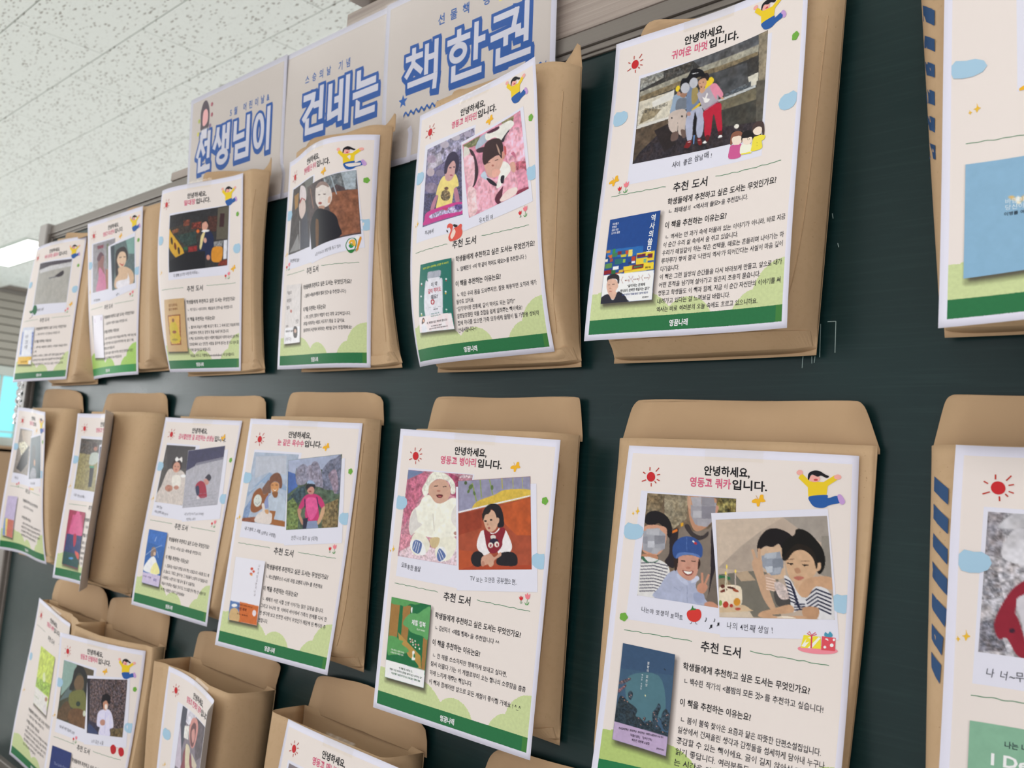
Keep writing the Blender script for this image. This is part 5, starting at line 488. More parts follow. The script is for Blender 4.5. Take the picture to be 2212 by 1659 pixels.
MO = {"girl":[[0,15124010,164.7,16.4,169.6,20.6,171.9,22.8,183.0,22.6,191.5,16.6,194.3,19.7,186.4,25.5,185.7,33.1,171.0,35.1,170.4,27.6,162.4,20.7],[1,15771808,166.0,16.0,165.7,17.0,164.8,17.8,163.5,18.2,162.1,18.0,161.1,17.3,160.7,16.3,161.1,15.3,162.0,14.5,163.3,14.1,164.7,14.3,165.7,15.0],[1,15771808,196.9,17.7,196.6,18.7,195.5,19.5,194.1,19.8,192.7,19.7,191.6,19.0,191.2,18.0,191.5,17.0,192.6,16.2,194.0,15.8,195.4,16.0,196.5,16.7],[1,15444384,180.1,19.9,179.6,21.4,178.0,22.6,175.8,23.1,173.6,22.9,171.9,21.9,171.3,20.5,171.8,19.0,173.4,17.8,175.6,17.2,177.9,17.5,179.5,18.5],[1,1841696,170.1,20.5,170.9,16.1,175.3,13.8,179.6,14.0,183.9,16.3,187.2,17.8,185.2,19.2,181.0,17.6,177.9,18.6,173.2,17.2,171.1,21.6],[1,12733008,178.3,21.1,177.9,21.8,176.7,22.1,175.5,22.0,175.0,21.3,175.5,20.7,176.6,20.3,177.8,20.5],[1,2775712,171.9,35.0,185.7,32.7,187.0,35.1,194.2,32.8,196.7,37.8,188.7,40.5,183.3,43.3,176.8,43.1,173.0,39.9],[1,12622544,194.3,32.7,197.0,31.6,200.4,36.6,198.8,39.3,196.3,38.4]],"sun":[[1,12724784,30.3,27.6,30.0,29.8,28.6,31.5,26.6,32.2,24.5,31.8,22.8,30.3,22.0,28.1,22.4,25.9,23.7,24.2,25.7,23.5,27.9,23.9,29.5,25.4],[0,12073004,24.9,22.3,24.8,19.0,23.9,19.0,24.0,22.3],[0,12073004,30.9,23.0,33.8,19.5,33.1,19.0,30.2,22.5],[0,12073004,32.1,26.2,35.3,25.4,35.0,24.6,31.8,25.4],[0,12073004,32.0,30.1,35.0,31.2,35.3,30.4,32.3,29.4],[0,12073004,29.9,31.8,31.6,33.6,32.3,33.0,30.6,31.3],[0,12073004,26.5,33.5,26.8,36.6,27.7,36.5,27.4,33.4],[0,12073004,21.4,30.5,17.2,32.2,17.6,33.0,21.8,31.2],[0,12073004,20.6,25.1,18.1,23.6,17.6,24.3,20.1,25.8]],"bfly":[[1,15380524,129.0,40.3,130.3,36.9,132.9,36.6,133.4,39.6,135.1,41.7,132.5,42.7,130.7,42.8,129.6,46.3,127.6,46.1,127.1,43.8,123.5,43.7,123.4,41.8,126.4,40.1],[0,13209644,128.8,40.2,126.6,37.3,126.3,37.5,128.4,40.4]],"spark":[[1,15120442,15.8,55.8,16.8,58.8,18.2,59.7,16.8,60.9,15.9,63.0,15.0,60.6,13.8,60.1,15.7,58.9],[1,15120442,11.5,60.3,12.2,61.7,13.1,62.3,12.3,63.0,12.0,64.2,11.4,62.8,10.7,62.5,11.5,61.8]],"leaf":[[1,6989882,10.8,152.7,12.3,151.5,14.1,152.8,15.8,153.4,15.8,155.6,14.9,156.7,14.5,158.8,12.5,159.1,11.3,157.7,9.1,157.0,9.3,154.6]],"gift":[[1,15239832,200.1,153.8,198.0,155.6,192.2,157.3,184.2,158.5,176.2,158.9,170.2,158.3,168.0,156.9,170.2,155.1,176.2,153.3,184.3,152.1,192.2,151.8,198.0,152.4],[0,15259706,172.3,145.5,186.2,144.9,186.8,154.2,170.5,155.8],[0,16052448,175.2,147.5,180.6,144.9,173.8,154.9,171.0,154.5],[0,16052448,184.4,145.4,186.2,145.8,179.4,155.1,176.3,155.2],[0,13650520,178.2,145.2,178.4,155.0,179.7,154.9,179.5,145.1],[0,13650520,178.6,144.9,175.3,143.8,176.7,142.6,178.8,145.2,181.7,142.6,182.5,143.3,178.7,145.2,179.0,145.8,183.0,143.7,181.5,141.9,178.8,144.4,176.9,141.9,174.7,144.2,178.3,145.6],[0,14176348,187.0,144.2,197.9,143.9,198.0,154.1,187.2,154.9],[1,16184050,192.3,146.6,192.1,147.3,191.6,147.9,190.9,148.2,190.2,148.1,189.6,147.7,189.4,147.0,189.6,146.3,190.0,145.7,190.8,145.4,191.5,145.5,192.0,145.9],[1,16184050,196.6,149.8,196.5,150.5,196.0,151.1,195.3,151.4,194.6,151.3,194.0,150.9,193.8,150.2,193.9,149.5,194.4,148.9,195.1,148.6,195.8,148.7,196.4,149.1],[1,16184050,191.0,152.1,190.9,152.6,190.5,153.1,190.0,153.3,189.4,153.3,189.0,153.0,188.8,152.5,188.9,151.9,189.3,151.5,189.8,151.2,190.4,151.3,190.8,151.6],[1,16184050,197.6,145.4,197.5,145.9,197.2,146.3,196.8,146.6,196.3,146.5,196.0,146.2,195.8,145.7,195.9,145.1,196.2,144.7,196.7,144.5,197.1,144.5,197.5,144.9],[1,4887728,188.8,142.9,189.6,140.6,191.8,141.7,193.1,139.7,195.4,141.8,194.5,143.8,189.8,144.1]],"tomato":[[1,13646388,69.8,143.2,72.2,141.0,76.1,139.9,81.1,139.7,82.9,144.0,81.2,148.4,76.9,150.6,72.3,149.8,69.8,146.4],[1,3832378,72.2,141.9,73.6,139.4,74.4,136.9,75.2,139.1,77.5,139.3,77.2,141.2,75.4,141.0,74.2,142.1],[0,5906464,75.7,145.1,79.8,143.6,78.5,145.8,77.1,146.4],[0,2763306,74.2,150.8,74.1,152.1,73.0,152.5,73.1,152.9,74.4,152.3,74.6,150.8],[0,2763306,77.7,150.4,78.2,152.0,79.7,152.2,79.8,151.9,78.5,151.7,78.0,150.2]],"fam":[[1,13130384,139.6,136.2,140.9,132.5,145.5,132.7,150.0,132.5,152.1,135.0,151.7,138.9,151.5,145.3,140.1,144.2],[1,9067080,139.9,131.4,140.2,122.5,145.0,120.4,150.7,122.6,152.1,127.0,151.8,132.6,149.5,128.0,142.8,125.6,142.1,131.1],[1,15915208,141.5,125.7,145.4,124.6,150.2,126.1,151.6,130.9,148.3,133.8,143.6,132.3,141.4,128.5],[1,15789272,150.7,138.7,152.0,134.2,159.4,135.2,162.3,137.5,163.4,143.3,160.3,143.3,152.2,143.0],[0,15259720,153.1,136.9,154.9,135.7,160.4,136.6,161.6,142.8,163.1,144.4,152.2,143.5],[1,2038816,151.2,130.8,151.3,124.4,156.1,122.4,161.9,125.5,163.5,132.2,159.7,130.5,152.4,129.5],[1,15915208,152.3,128.7,156.8,128.2,162.0,130.2,162.0,134.2,158.5,135.8,153.8,133.8],[1,3813424,156.4,130.9,156.3,131.5,155.7,131.8,155.0,131.7,154.3,131.1,154.0,130.3,154.2,129.6,154.7,129.3,155.5,129.5,156.1,130.1],[1,15915208,156.2,130.8,156.0,131.3,155.6,131.6,155.0,131.4,154.5,131.0,154.3,130.4,154.4,129.8,154.8,129.6,155.4,129.7,155.9,130.2],[1,3813424,159.6,130.9,159.4,131.5,158.9,131.8,158.1,131.6,157.5,131.0,157.2,130.3,157.3,129.6,157.9,129.3,158.6,129.5,159.3,130.1],[1,15915208,159.3,130.8,159.2,131.3,158.8,131.6,158.2,131.4,157.7,130.9,157.5,130.3,157.6,129.8,158.0,129.5,158.6,129.7,159.1,130.2],[1,15259720,162.5,139.1,163.5,131.4,166.9,130.3,172.4,130.5,175.7,132.2,174.7,135.1,172.5,136.1,173.2,142.5,162.9,142.8],[1,4864568,161.5,126.2,161.7,119.8,166.4,117.1,172.0,119.1,174.1,125.5,174.2,131.0,172.9,131.5,170.8,124.6,166.0,121.8,162.7,124.9],[1,15915208,162.6,124.1,166.9,122.0,171.2,123.9,171.3,128.7,167.8,129.7,163.9,127.6],[1,9075248,168.0,134.1,168.0,134.3,167.8,134.4,167.7,134.4,167.5,134.3,167.3,134.1,167.3,133.9,167.3,133.8,167.4,133.7,167.6,133.7,167.8,133.8,167.9,134.0],[1,9075248,168.3,136.6,168.2,136.7,168.1,136.8,167.9,136.8,167.7,136.7,167.6,136.6,167.5,136.4,167.6,136.2,167.7,136.1,167.9,136.2,168.0,136.2,168.2,136.4],[1,9075248,168.5,139.0,168.5,139.1,168.4,139.2,168.2,139.2,168.0,139.1,167.9,139.0,167.8,138.8,167.8,138.7,167.9,138.6,168.1,138.6,168.3,138.7,168.5,138.8]],"squirrel":[[1,14178380,76.3,148.3,76.6,144.8,80.5,143.7,85.4,146.4,85.1,150.9,84.1,154.3,87.7,150.4,92.7,149.6,97.6,147.3,100.2,149.1,99.9,152.6,101.4,157.4,98.6,162.2,90.0,164.3,82.2,163.8,79.3,159.7,80.3,156.3,82.5,151.3,79.6,148.1],[1,15913156,83.0,156.8,87.7,151.3,90.6,154.5,89.5,157.9,86.0,161.8,83.3,160.4],[0,2761256,85.4,146.4,87.9,145.8,93.2,147.9,92.7,149.7,88.9,149.8],[0,2761256,75.1,149.9,77.2,150.8,78.5,153.7,76.0,152.4]],"ball":[[1,2914876,180.7,144.6,185.2,137.3,193.8,136.9,196.5,142.9,194.2,151.4,190.0,155.6,185.5,154.4,182.0,150.0],[1,15249472,185.3,142.6,188.5,138.5,193.9,139.7,194.5,147.2,188.7,144.9],[1,2918986,188.7,143.2,192.4,146.7,188.8,149.6,185.4,146.5],[0,14192688,196.6,147.2,199.4,135.5,201.7,134.8,202.2,137.6,198.3,151.5,195.6,154.6],[1,15921390,199.7,136.1,199.3,137.4,198.3,138.3,196.9,138.7,195.5,138.3,194.4,137.3,194.0,136.0,194.4,134.8,195.4,133.9,196.8,133.5,198.2,133.9,199.2,134.8],[0,2906668,194.6,153.7,196.1,150.5,195.6,150.2,194.0,153.4]],"berry":[[1,12068912,168.0,151.3,169.7,146.7,174.9,145.1,179.4,147.9,180.9,153.8,177.4,158.3,171.7,157.9],[1,12068912,185.4,150.5,187.3,147.1,192.3,146.2,196.6,149.7,197.8,155.5,193.0,159.1,187.8,156.1],[0,14721184,176.0,146.2,182.2,148.8,187.5,147.9,187.4,147.5,182.3,148.4,176.3,145.9]],"tree":[[1,2910788,59.3,132.0,68.8,137.6,70.4,148.6,62.9,154.3,55.0,148.9,45.6,149.6,37.0,144.1,50.0,143.0,53.8,134.7],[0,9075328,54.4,150.3,52.0,157.7,41.7,160.1,43.3,161.2,54.1,158.5,56.7,150.8]],"cake":[[0,14196928,110.2,161.4,194.9,156.1,195.5,163.1,112.5,168.4],[0,15255648,117.4,163.5,149.8,161.2,150.6,164.6,118.4,166.6]],"tulip":[[0,4889162,189.8,152.7,189.6,157.9,190.1,157.9,190.3,152.7],[1,15237258,186.8,148.7,188.3,149.7,189.4,147.4,191.0,149.3,192.7,147.8,192.6,151.6,190.4,153.3,187.8,152.2],[1,4889162,187.2,156.4,189.9,158.3,192.2,155.3,191.5,158.2,188.6,158.7],[0,2914874,182.4,155.4,182.8,158.2,183.3,158.1,183.0,155.3],[1,13577268,180.1,152.1,181.3,153.0,182.2,151.1,183.5,152.7,184.7,151.4,184.5,154.2,182.7,155.6,181.0,154.6],[1,2910778,181.3,157.1,183.1,158.5,184.7,156.3,184.1,157.9,182.6,158.6]]}
def rotm(ax, a):
    c_, s_ = math.cos(a), math.sin(a)
    return np.array({'x': [[1, 0, 0], [0, c_, -s_], [0, s_, c_]], 'y': [[c_, 0, s_], [0, 1, 0], [-s_, 0, c_]], 'z': [[c_, -s_, 0], [s_, c_, 0], [0, 0, 1]]}[ax])
def sheet_fn(key):
    q, a, curl, sc_ = FL[key]; R3 = rotm('z', q[3]) @ rotm('x', q[4]) @ rotm('y', q[5]); O = np.array(q[:3])
    def raw(u, v):
        s = u * .21; n_ = np.zeros_like(u)
        if curl:
            r = .035; s0 = curl[0] * .21; ds = np.clip(s - s0, 0, None); ph = np.clip(ds / r, 0, curl[1]); arc = r * ph
            s = np.where(ds > 0, s0 + r * np.sin(ph) + (ds - arc) * np.cos(ph), s); n_ = np.where(ds > 0, r * (1 - np.cos(ph)) + (ds - arc) * np.sin(ph), n_)
        uc, vc = 2 * u - 1, 2 * v - 1
        n_ = n_ + a[0] * (uc ** 2 - 1) + a[1] * (vc ** 2 - 1) + a[2] * uc * vc + a[3] * (vc ** 3 - vc) + a[4] * (uc ** 3 - uc) + a[5] * (uc ** 2 - 1) * vc + a[6] * uc * (vc ** 2 - 1) + a[7] * (uc ** 2 - 1) * (vc ** 2 - 1) + a[8] * (uc ** 3 - uc) * vc
        return (np.stack([s, -n_, -v * .297], 1) @ R3.T + O) * sc_
    def S(x, y, off=0):
        u = np.asarray(x, float) / 210; v = np.asarray(y, float) / 297; e = 2e-3
        P = raw(u, v); N = np.cross(raw(u + e, v) - P, raw(u, v - e) - P); N /= np.linalg.norm(N, axis=1)[:, None]
        N = np.where(N[:, 1:2] > 0, -N, N) if not curl else N
        return P + N * (np.asarray(off)[..., None] * .001 if np.ndim(off) else off * .001) + [0, 0, ZC]
    return S
def sheet_mesh(name, S, w_, h_, nx, ny, front, back, parent, th=.25):
    U, W_ = np.meshgrid(np.linspace(0, 1, nx), np.linspace(0, 1, ny)); U, W_ = U.ravel(), W_.ravel()
    A = S(U * w_, W_ * h_, 0); B = S(U * w_, W_ * h_, -th); n_ = nx * ny; i = np.arange(n_).reshape(ny, nx)
    f1 = np.column_stack([i[:-1, :-1].ravel(), i[1:, :-1].ravel(), i[1:, 1:].ravel(), i[:-1, 1:].ravel()]); f2 = f1[:, ::-1] + n_
    ed = np.concatenate([i[0, :], i[1:, -1], i[-1, -2::-1], i[-2:0:-1, 0]]); e2 = np.roll(ed, -1); f3 = np.column_stack([ed, e2, e2 + n_, ed + n_])
    F = f1.tolist() + f2.tolist() + f3.tolist(); fm = [0] * len(f1) + [1] * (len(f2) + len(f3)); uv = np.column_stack([np.tile(U, 2), np.tile(W_, 2)])
    return mesh(name, np.concatenate([A, B]), F, None, parent, smooth=True, mats=[front, back], fm=fm, uv=uv)
# ================================================================ envelopes
ENV = {'T1': {'g': [-2.055, -1.84, -2.03, -1.795, 0.432, 0.126, 0.03, 0.045, 0.012], 'label': 'kraft envelope at the left end of the top row behind the snow photo flyer', 'group': 'kraft envelopes in the top row'}, 'T2': {'g': [-1.765, -1.53, -1.745, -1.5, 0.432, 0.144, 0.035, 0.045, 0.012], 'label': 'kraft envelope behind the laughing girl flyer, second from the left in the top row', 'group': 'kraft envelopes in the top row'}, 'T3': {'g': [-1.455, -1.222, -1.435, -1.2, 0.432, 0.132, 0.045, 0.045, 0.014], 'label': 'kraft envelope behind the navy jacket boy flyer', 'group': 'kraft envelopes in the top row', 'xm': -1.228}, 'T4': {'g': [-1.14, -0.932, -1.105, -0.886, 0.437, 0.13, 0.04, 0.045, 0.014], 'label': 'kraft envelope behind the dark shirt boy flyer, its flap tip curling over the banner', 'group': 'kraft envelopes in the top row', 'xm': -0.928}, 'T5': {'g': [-0.835, -0.62, -0.82, -0.603, 0.433, 0.122, 0.05, 0.05, 0.014], 'label': 'kraft envelope with a tall pointed flap corner beside the blue wavy line', 'group': 'kraft envelopes in the top row', 'xm': -0.617}, 'T6': {'g': [-0.553, -0.34, -0.562, -0.355, 0.433, 0.124, 0.035, 0.05, 0.005], 'label': 'kraft envelope with a folded lower corner behind the three children flyer', 'group': 'kraft envelopes in the top row'}, 'T7': {'g': [-0.283, -0.045, -0.255, -0.03, 0.44, 0.133, 0.03, 0.05, 0.003], 'label': 'kraft envelope edged with blue slanted bars at the right of the top row', 'group': 'kraft envelopes in the top row', 'bars': [[[-0.2728, 0.3886], [-0.259, 0.375], [-0.2583, 0.3623], [-0.2723, 0.3761]], [[-0.272, 0.3649], [-0.2576, 0.3512], [-0.2569, 0.3412], [-0.2717, 0.3551]], [[-0.2713, 0.3443], [-0.2566, 0.3309], [-0.256, 0.3206], [-0.271, 0.3335]], [[-0.2706, 0.3228], [-0.2557, 0.3097], [-0.255, 0.2988], [-0.2702, 0.3118]], [[-0.2696, 0.3021], [-0.2547, 0.2891], [-0.2544, 0.2783], [-0.2692, 0.2915]], [[-0.2686, 0.2813], [-0.2537, 0.2683], [-0.2531, 0.2575], [-0.2682, 0.27]], [[-0.274, 0.4059], [-0.2598, 0.3923], [-0.2592, 0.3836], [-0.2734, 0.3974]]]}, 'M1': {'g': [-2.085, -1.862, -2.1, -1.893, 0.078, -0.224, 0.03, 0.045, 0.003], 'label': 'kraft envelope at the left end of the middle row, beside the foil twists', 'group': 'kraft envelopes in the middle row'}, 'M2': {'g': [-1.768, -1.5, -1.78, -1.555, 0.071, -0.236, 0.035, 0.05, 0.003], 'label': 'kraft envelope showing a wide bare front beside the rolled flyer', 'group': 'kraft envelopes in the middle row', 'xm': -1.51}, 'M3': {'g': [-1.426, -1.191, -1.45, -1.235, 0.066, -0.228, 0.03, 0.035, 0.003], 'label': 'kraft envelope behind the flyer of the girl in a white dress', 'group': 'kraft envelopes in the middle row', 'xm': -1.205}, 'M4': {'g': [-1.142, -0.918, -1.14, -0.91, 0.066, -0.234, 0.04, 0.045, 0.003], 'label': 'kraft envelope behind the hiker flyer in the middle row', 'group': 'kraft envelopes in the middle row', 'xm': -0.914}, 'M5': {'g': [-0.834, -0.599, -0.83, -0.599, 0.054, -0.242, 0.04, 0.045, 0.003], 'label': 'kraft envelope behind the baby and red vest flyer', 'group': 'kraft envelopes in the middle row'}, 'M6': {'g': [-0.549, -0.302, -0.552, -0.322, 0.052, -0.255, 0.02, 0.035, 0.003], 'label': 'kraft envelope behind the birthday cake flyer, its whole flap showing', 'group': 'kraft envelopes in the middle row', 'xm': -0.309}, 'M7': {'g': [-0.262, -0.02, -0.256, -0.025, 0.053, -0.25, 0.03, 0.05, 0.003], 'label': 'kraft envelope edged with blue slanted bars at the right of the middle row', 'group': 'kraft envelopes in the middle row', 'bars': [[[-0.2545, 0.0307], [-0.241, 0.022], [-0.2404, 0.0108], [-0.2539, 0.0202]], [[-0.2536, 0.0111], [-0.2395, 0.0012], [-0.2392, -0.0093], [-0.253, 0.0007]], [[-0.2526, -0.0093], [-0.2386, -0.0195], [-0.238, -0.0299], [-0.252, -0.0186]], [[-0.2517, -0.0289], [-0.2374, -0.0393], [-0.2368, -0.0503], [-0.2511, -0.0394]], [[-0.2504, -0.0505], [-0.2362, -0.0596], [-0.2371, -0.0713], [-0.2498, -0.06]], [[-0.2491, -0.071], [-0.2378, -0.0783], [-0.2384, -0.0902], [-0.2485, -0.0813]], [[-0.2482, -0.0898], [-0.2385, -0.0964], [-0.239, -0.1089], [-0.2473, -0.1]]]}, 'B1': {'g': [-1.894, -1.63, -1.89, -1.64, -0.288, -0.6, 0.05, 0.05, 0.003], 'label': 'open kraft envelope at the left end of the bottom row', 'group': 'kraft envelopes in the bottom row'}, 'B2': {'g': [-1.64, -1.406, -1.645, -1.415, -0.291, -0.6, 0.06, 0.055, 0.003], 'label': 'open kraft envelope behind the red berries flyer', 'group': 'kraft envelopes in the bottom row'}, 'B3': {'g': [-1.323, -1.088, -1.325, -1.11, -0.291, -0.6, 0.07, 0.06, 0.003], 'label': 'wide open kraft envelope behind the curled flyer of the pink hood', 'group': 'kraft envelopes in the bottom row'}, 'B4': {'g': [-1.019, -0.787, -1.02, -0.79, -0.295, -0.6, 0.06, 0.06, 0.003], 'label': 'open kraft envelope below the baby flyer, its mouth showing the inside', 'group': 'kraft envelopes in the bottom row'}, 'B5': {'g': [-0.706, -0.486, -0.71, -0.49, -0.303, -0.6, 0.05, 0.05, 0.003], 'label': 'kraft envelope of which only the rounded flap shows at the bottom edge', 'group': 'kraft envelopes in the bottom row'}}
def env_depth_limit(key):
    """how far the pouch may bulge before it meets the flyer taped on its front"""
    if key not in FL: return None
    S = sheet_fn(key); g = np.linspace(0, 1, 29); U, W_ = np.meshgrid(g, np.linspace(0, 1, 37)); P = S(U.ravel() * 210, W_.ravel() * 297, -.25); return P
def envelope(key):
    e = ENV[key]; xl0, xr0, xl1, xr1, zf, zb_, dt, dm, sdt = e['g']
    label, group = e['label'], e['group']
    root = empty('envelope', ((xl0 + xr0) / 2, YB, z(zb_)), label, 'envelope', group)
    lim = env_depth_limit(key); NU, NT_ = 53, 40; PW, PE = {'B': (34, .5), 'T': (9, .7), 'M': (9, .7)}[key[0]]
    yb = YB - (.0055 if key[0] == 'T' else .0015)
    us = np.sin(np.linspace(-1, 1, NU) * math.pi / 2 * .985) / math.sin(math.pi / 2 * .985); ts = np.concatenate([np.linspace(0, .90, NT_ - 7), np.linspace(.915, 1, 7)])
    xm = e.get('xm', None); Pf = []; Pb = []
    for t_ in ts:
        def k3(a, b, m_): return a * (1 - t_) + b * t_ if m_ is None else a * (1 - t_) * (1 - 2 * t_) + 4 * m_ * t_ * (1 - t_) + b * t_ * (2 * t_ - 1)
        xr = k3(xr0, xr1, xm); xl = xl0 * (1 - t_) + xl1 * t_
        sd = sdt * (1 - t_) ** 1.5 + .003; d = dt * (1 - t_) + dm * t_ + .006 * math.sin(t_ * math.pi)
        cl = 1 if t_ < .91 else max(0, (1 - t_) / .09) ** .8
        zz = zf + (zb_ - zf) * t_
        for u in us:
            x = (xl + xr) / 2 + (xr - xl) / 2 * u
            prof = (1 - abs(u) ** PW) ** PE
            wr = .0007 * math.sin(x * 38 + t_ * 4 + zf * 50 + xl0 * 9) * math.sin(t_ * 5 + x * 17) * (.4 + 2.2 * t_ ** 3)
            lift = 0 if t_ < .91 else .0
            zt = zz + (0.006 * (1 - cl) if t_ > .91 else 0)
            Pf.append([x, yb - sd - ((d - sd) * prof * cl + wr * prof * (cl > .05)), zt - (.004 * prof if t_ > .9 and cl < .99 else 0)])
            Pb.append([x, yb - sd * abs(u) ** 3 - .0004, zz])
    Pf = np.array(Pf); Pb = np.array(Pb)
    if lim is not None:
        L_ = lim - [0, 0, ZC]
        for i, p in enumerate(Pf):
            d2 = (L_[:, 0] - p[0]) ** 2 + (L_[:, 2] - p[2]) ** 2; k = np.argpartition(d2, 4)[:4]; w4 = 1 / (d2[k] + 1e-7)
            ylim = float((L_[k, 1] * w4).sum() / w4.sum()) + .0022; dist = math.sqrt(d2[k].min())
            ylim -= max(0, dist - .02) * .3
            p[1] = min(max(p[1], ylim), Pb[i][1] - .001)
    n_ = len(Pf); i = np.arange(n_).reshape(len(ts), NU)
    Pf[:, 2] += ZC; Pb[:, 2] += ZC
    f1 = np.column_stack([i[:-1, :-1].ravel(), i[1:, :-1].ravel(), i[1:, 1:].ravel(), i[:-1, 1:].ravel()])
    fr_ = mesh('front_panel', Pf, f1, kraft, root, smooth=True); so = fr_.modifiers.new('thick', 'SOLIDIFY'); so.thickness = .0005; so.offset = -1
    ba = mesh('back_panel', Pb, f1, kraft_in, root, smooth=True)
    so = ba.modifiers.new('thick', 'SOLIDIFY'); so.thickness = .0005; so.offset = 1
    # side crease: a thin folded ridge of the gusset, and the folded bottom strip
    V = []; F = []
    for j, t_ in enumerate(np.linspace(.10, .9, 30)):
        fr = np.interp(t_, ts, np.arange(len(ts))); r = int(fr); wr_ = fr - r; kf = NU - 1 - (5.5 + 4.5 * t_ ** 6); kk = int(kf); wk = kf - kk
        g_ = lambda a, b: Pf[min(a, len(ts) - 1) * NU + b]
        p = (g_(r, kk) * (1 - wk) + g_(r, kk + 1) * wk) * (1 - wr_) + (g_(r + 1, kk) * (1 - wk) + g_(r + 1, kk + 1) * wk) * wr_
        V += [(p[0] - .0005, p[1] - .0006, p[2]), (p[0] + .0005, p[1] - .0006, p[2]), (p[0], p[1] + .001, p[2])]
        if j: a = 3 * j; F += [[a - 3, a, a + 1, a - 2], [a - 2, a + 1, a + 2, a - 1]]
    if key in ('T6', 'T5', 'T4', 'T3', 'M4', 'M5'):
        mesh('gusset_crease', V, F, kraft, root)
    if zb_ > -.5:
        r = len(ts) - 5; V = []; F = []; cnt = 0
        for kk in range(3, NU - 3):
            a = Pf[r * NU + kk]; b = Pf[(len(ts) - 2) * NU + kk]; off = .0012 + .0006 * math.sin(kk * .7)
            V += [(a[0], a[1] - off, a[2]), (b[0], b[1] - off, b[2] - .001), (b[0], b[1] + .001, b[2] - .0002), (a[0], a[1] + .001, a[2])]
            if cnt: q = 4 * cnt; F += [[q - 4, q, q + 1, q - 3], [q - 3, q + 1, q + 2, q - 2], [q - 1, q + 3, q, q - 4]]
            cnt += 1
        F += [[0, 1, 2, 3], [4 * cnt - 1, 4 * cnt - 2, 4 * cnt - 3, 4 * cnt - 4]]
        mesh('bottom_fold', V, F, kraft, root)
    # flap
    pl, Yf = FLAP[key]; pl = np.array(pl); base = [(pl[-1][0], zf - .006), (pl[0][0], zf - .006)]
    core = pl
    for _ in range(1 if key in ('T3', 'T4', 'T5') else 2):
        core = np.vstack([core[:1]] + [np.vstack([a * .78 + b * .22, a * .22 + b * .78]) for a, b in zip(core[:-1], core[1:])] + [core[-1:]])
    poly = np.vstack([core, base]); bm = bmesh.new(); top = pl[:, 1].max()
    def yy(x, zz):
        k = max(0, min(1, (zz - zf + .006) / (top - zf + .006))); return (yb - .003 - (sdt if key[0] == 'T' else 0)) * (1 - k) + Yf * k - .0025 * math.sin(x * 38 + zf * 20) * k
    tri = tessellate_polygon([[Vector((p[0], p[1], 0)) for p in poly]]); vs = [bm.verts.new((p[0], 0, p[1])) for p in poly]
    for t_ in tri:
        try: bm.faces.new([vs[k] for k in t_])
        except ValueError: pass
    bmesh.ops.triangulate(bm, faces=bm.faces); 
    for _ in range(3):
        ln = [ed for ed in bm.edges if ed.calc_length() > .022]
        if ln: bmesh.ops.subdivide_edges(bm, edges=ln, cuts=1); bmesh.ops.triangulate(bm, faces=bm.faces)
    bm.verts.index_update(); V = [(v.co.x, yy(v.co.x, v.co.z), z(v.co.z)) for v in bm.verts]; F = [[v.index for v in f.verts] for f in bm.faces]; bm.free()
    fl_ = mesh('flap', V, F, kraft_in, root, smooth=True); so = fl_.modifiers.new('thick', 'SOLIDIFY'); so.thickness = .0005; so.offset = 0
    # blue airmail bars along the left edge
    for bar in e.get('bars', []):
        V = []; F = []; q = np.array(bar); nn = 6
        for a in range(nn + 1):
            for b in range(3):
                u, w_ = a / nn, b / 2; p = (q[0] * (1 - u) + q[1] * u) * (1 - w_) + (q[3] * (1 - u) + q[2] * u) * w_
                d2 = (Pf[:, 0] - p[0]) ** 2 + (Pf[:, 2] - ZC - p[1]) ** 2; k = np.argpartition(d2, 4)[:4]; w4 = 1 / (d2[k] + 1e-8); V.append((p[0], float((Pf[k, 1] * w4).sum() / w4.sum()) - .0009, z(p[1])))
        for a in range(nn):
            for b in range(2): i0 = a * 3 + b; F.append([i0, i0 + 3, i0 + 4, i0 + 1])
        mesh('airmail_bar', V, F, blue_ink, root, smooth=True)
    return root
for k in ENV: envelope(k)
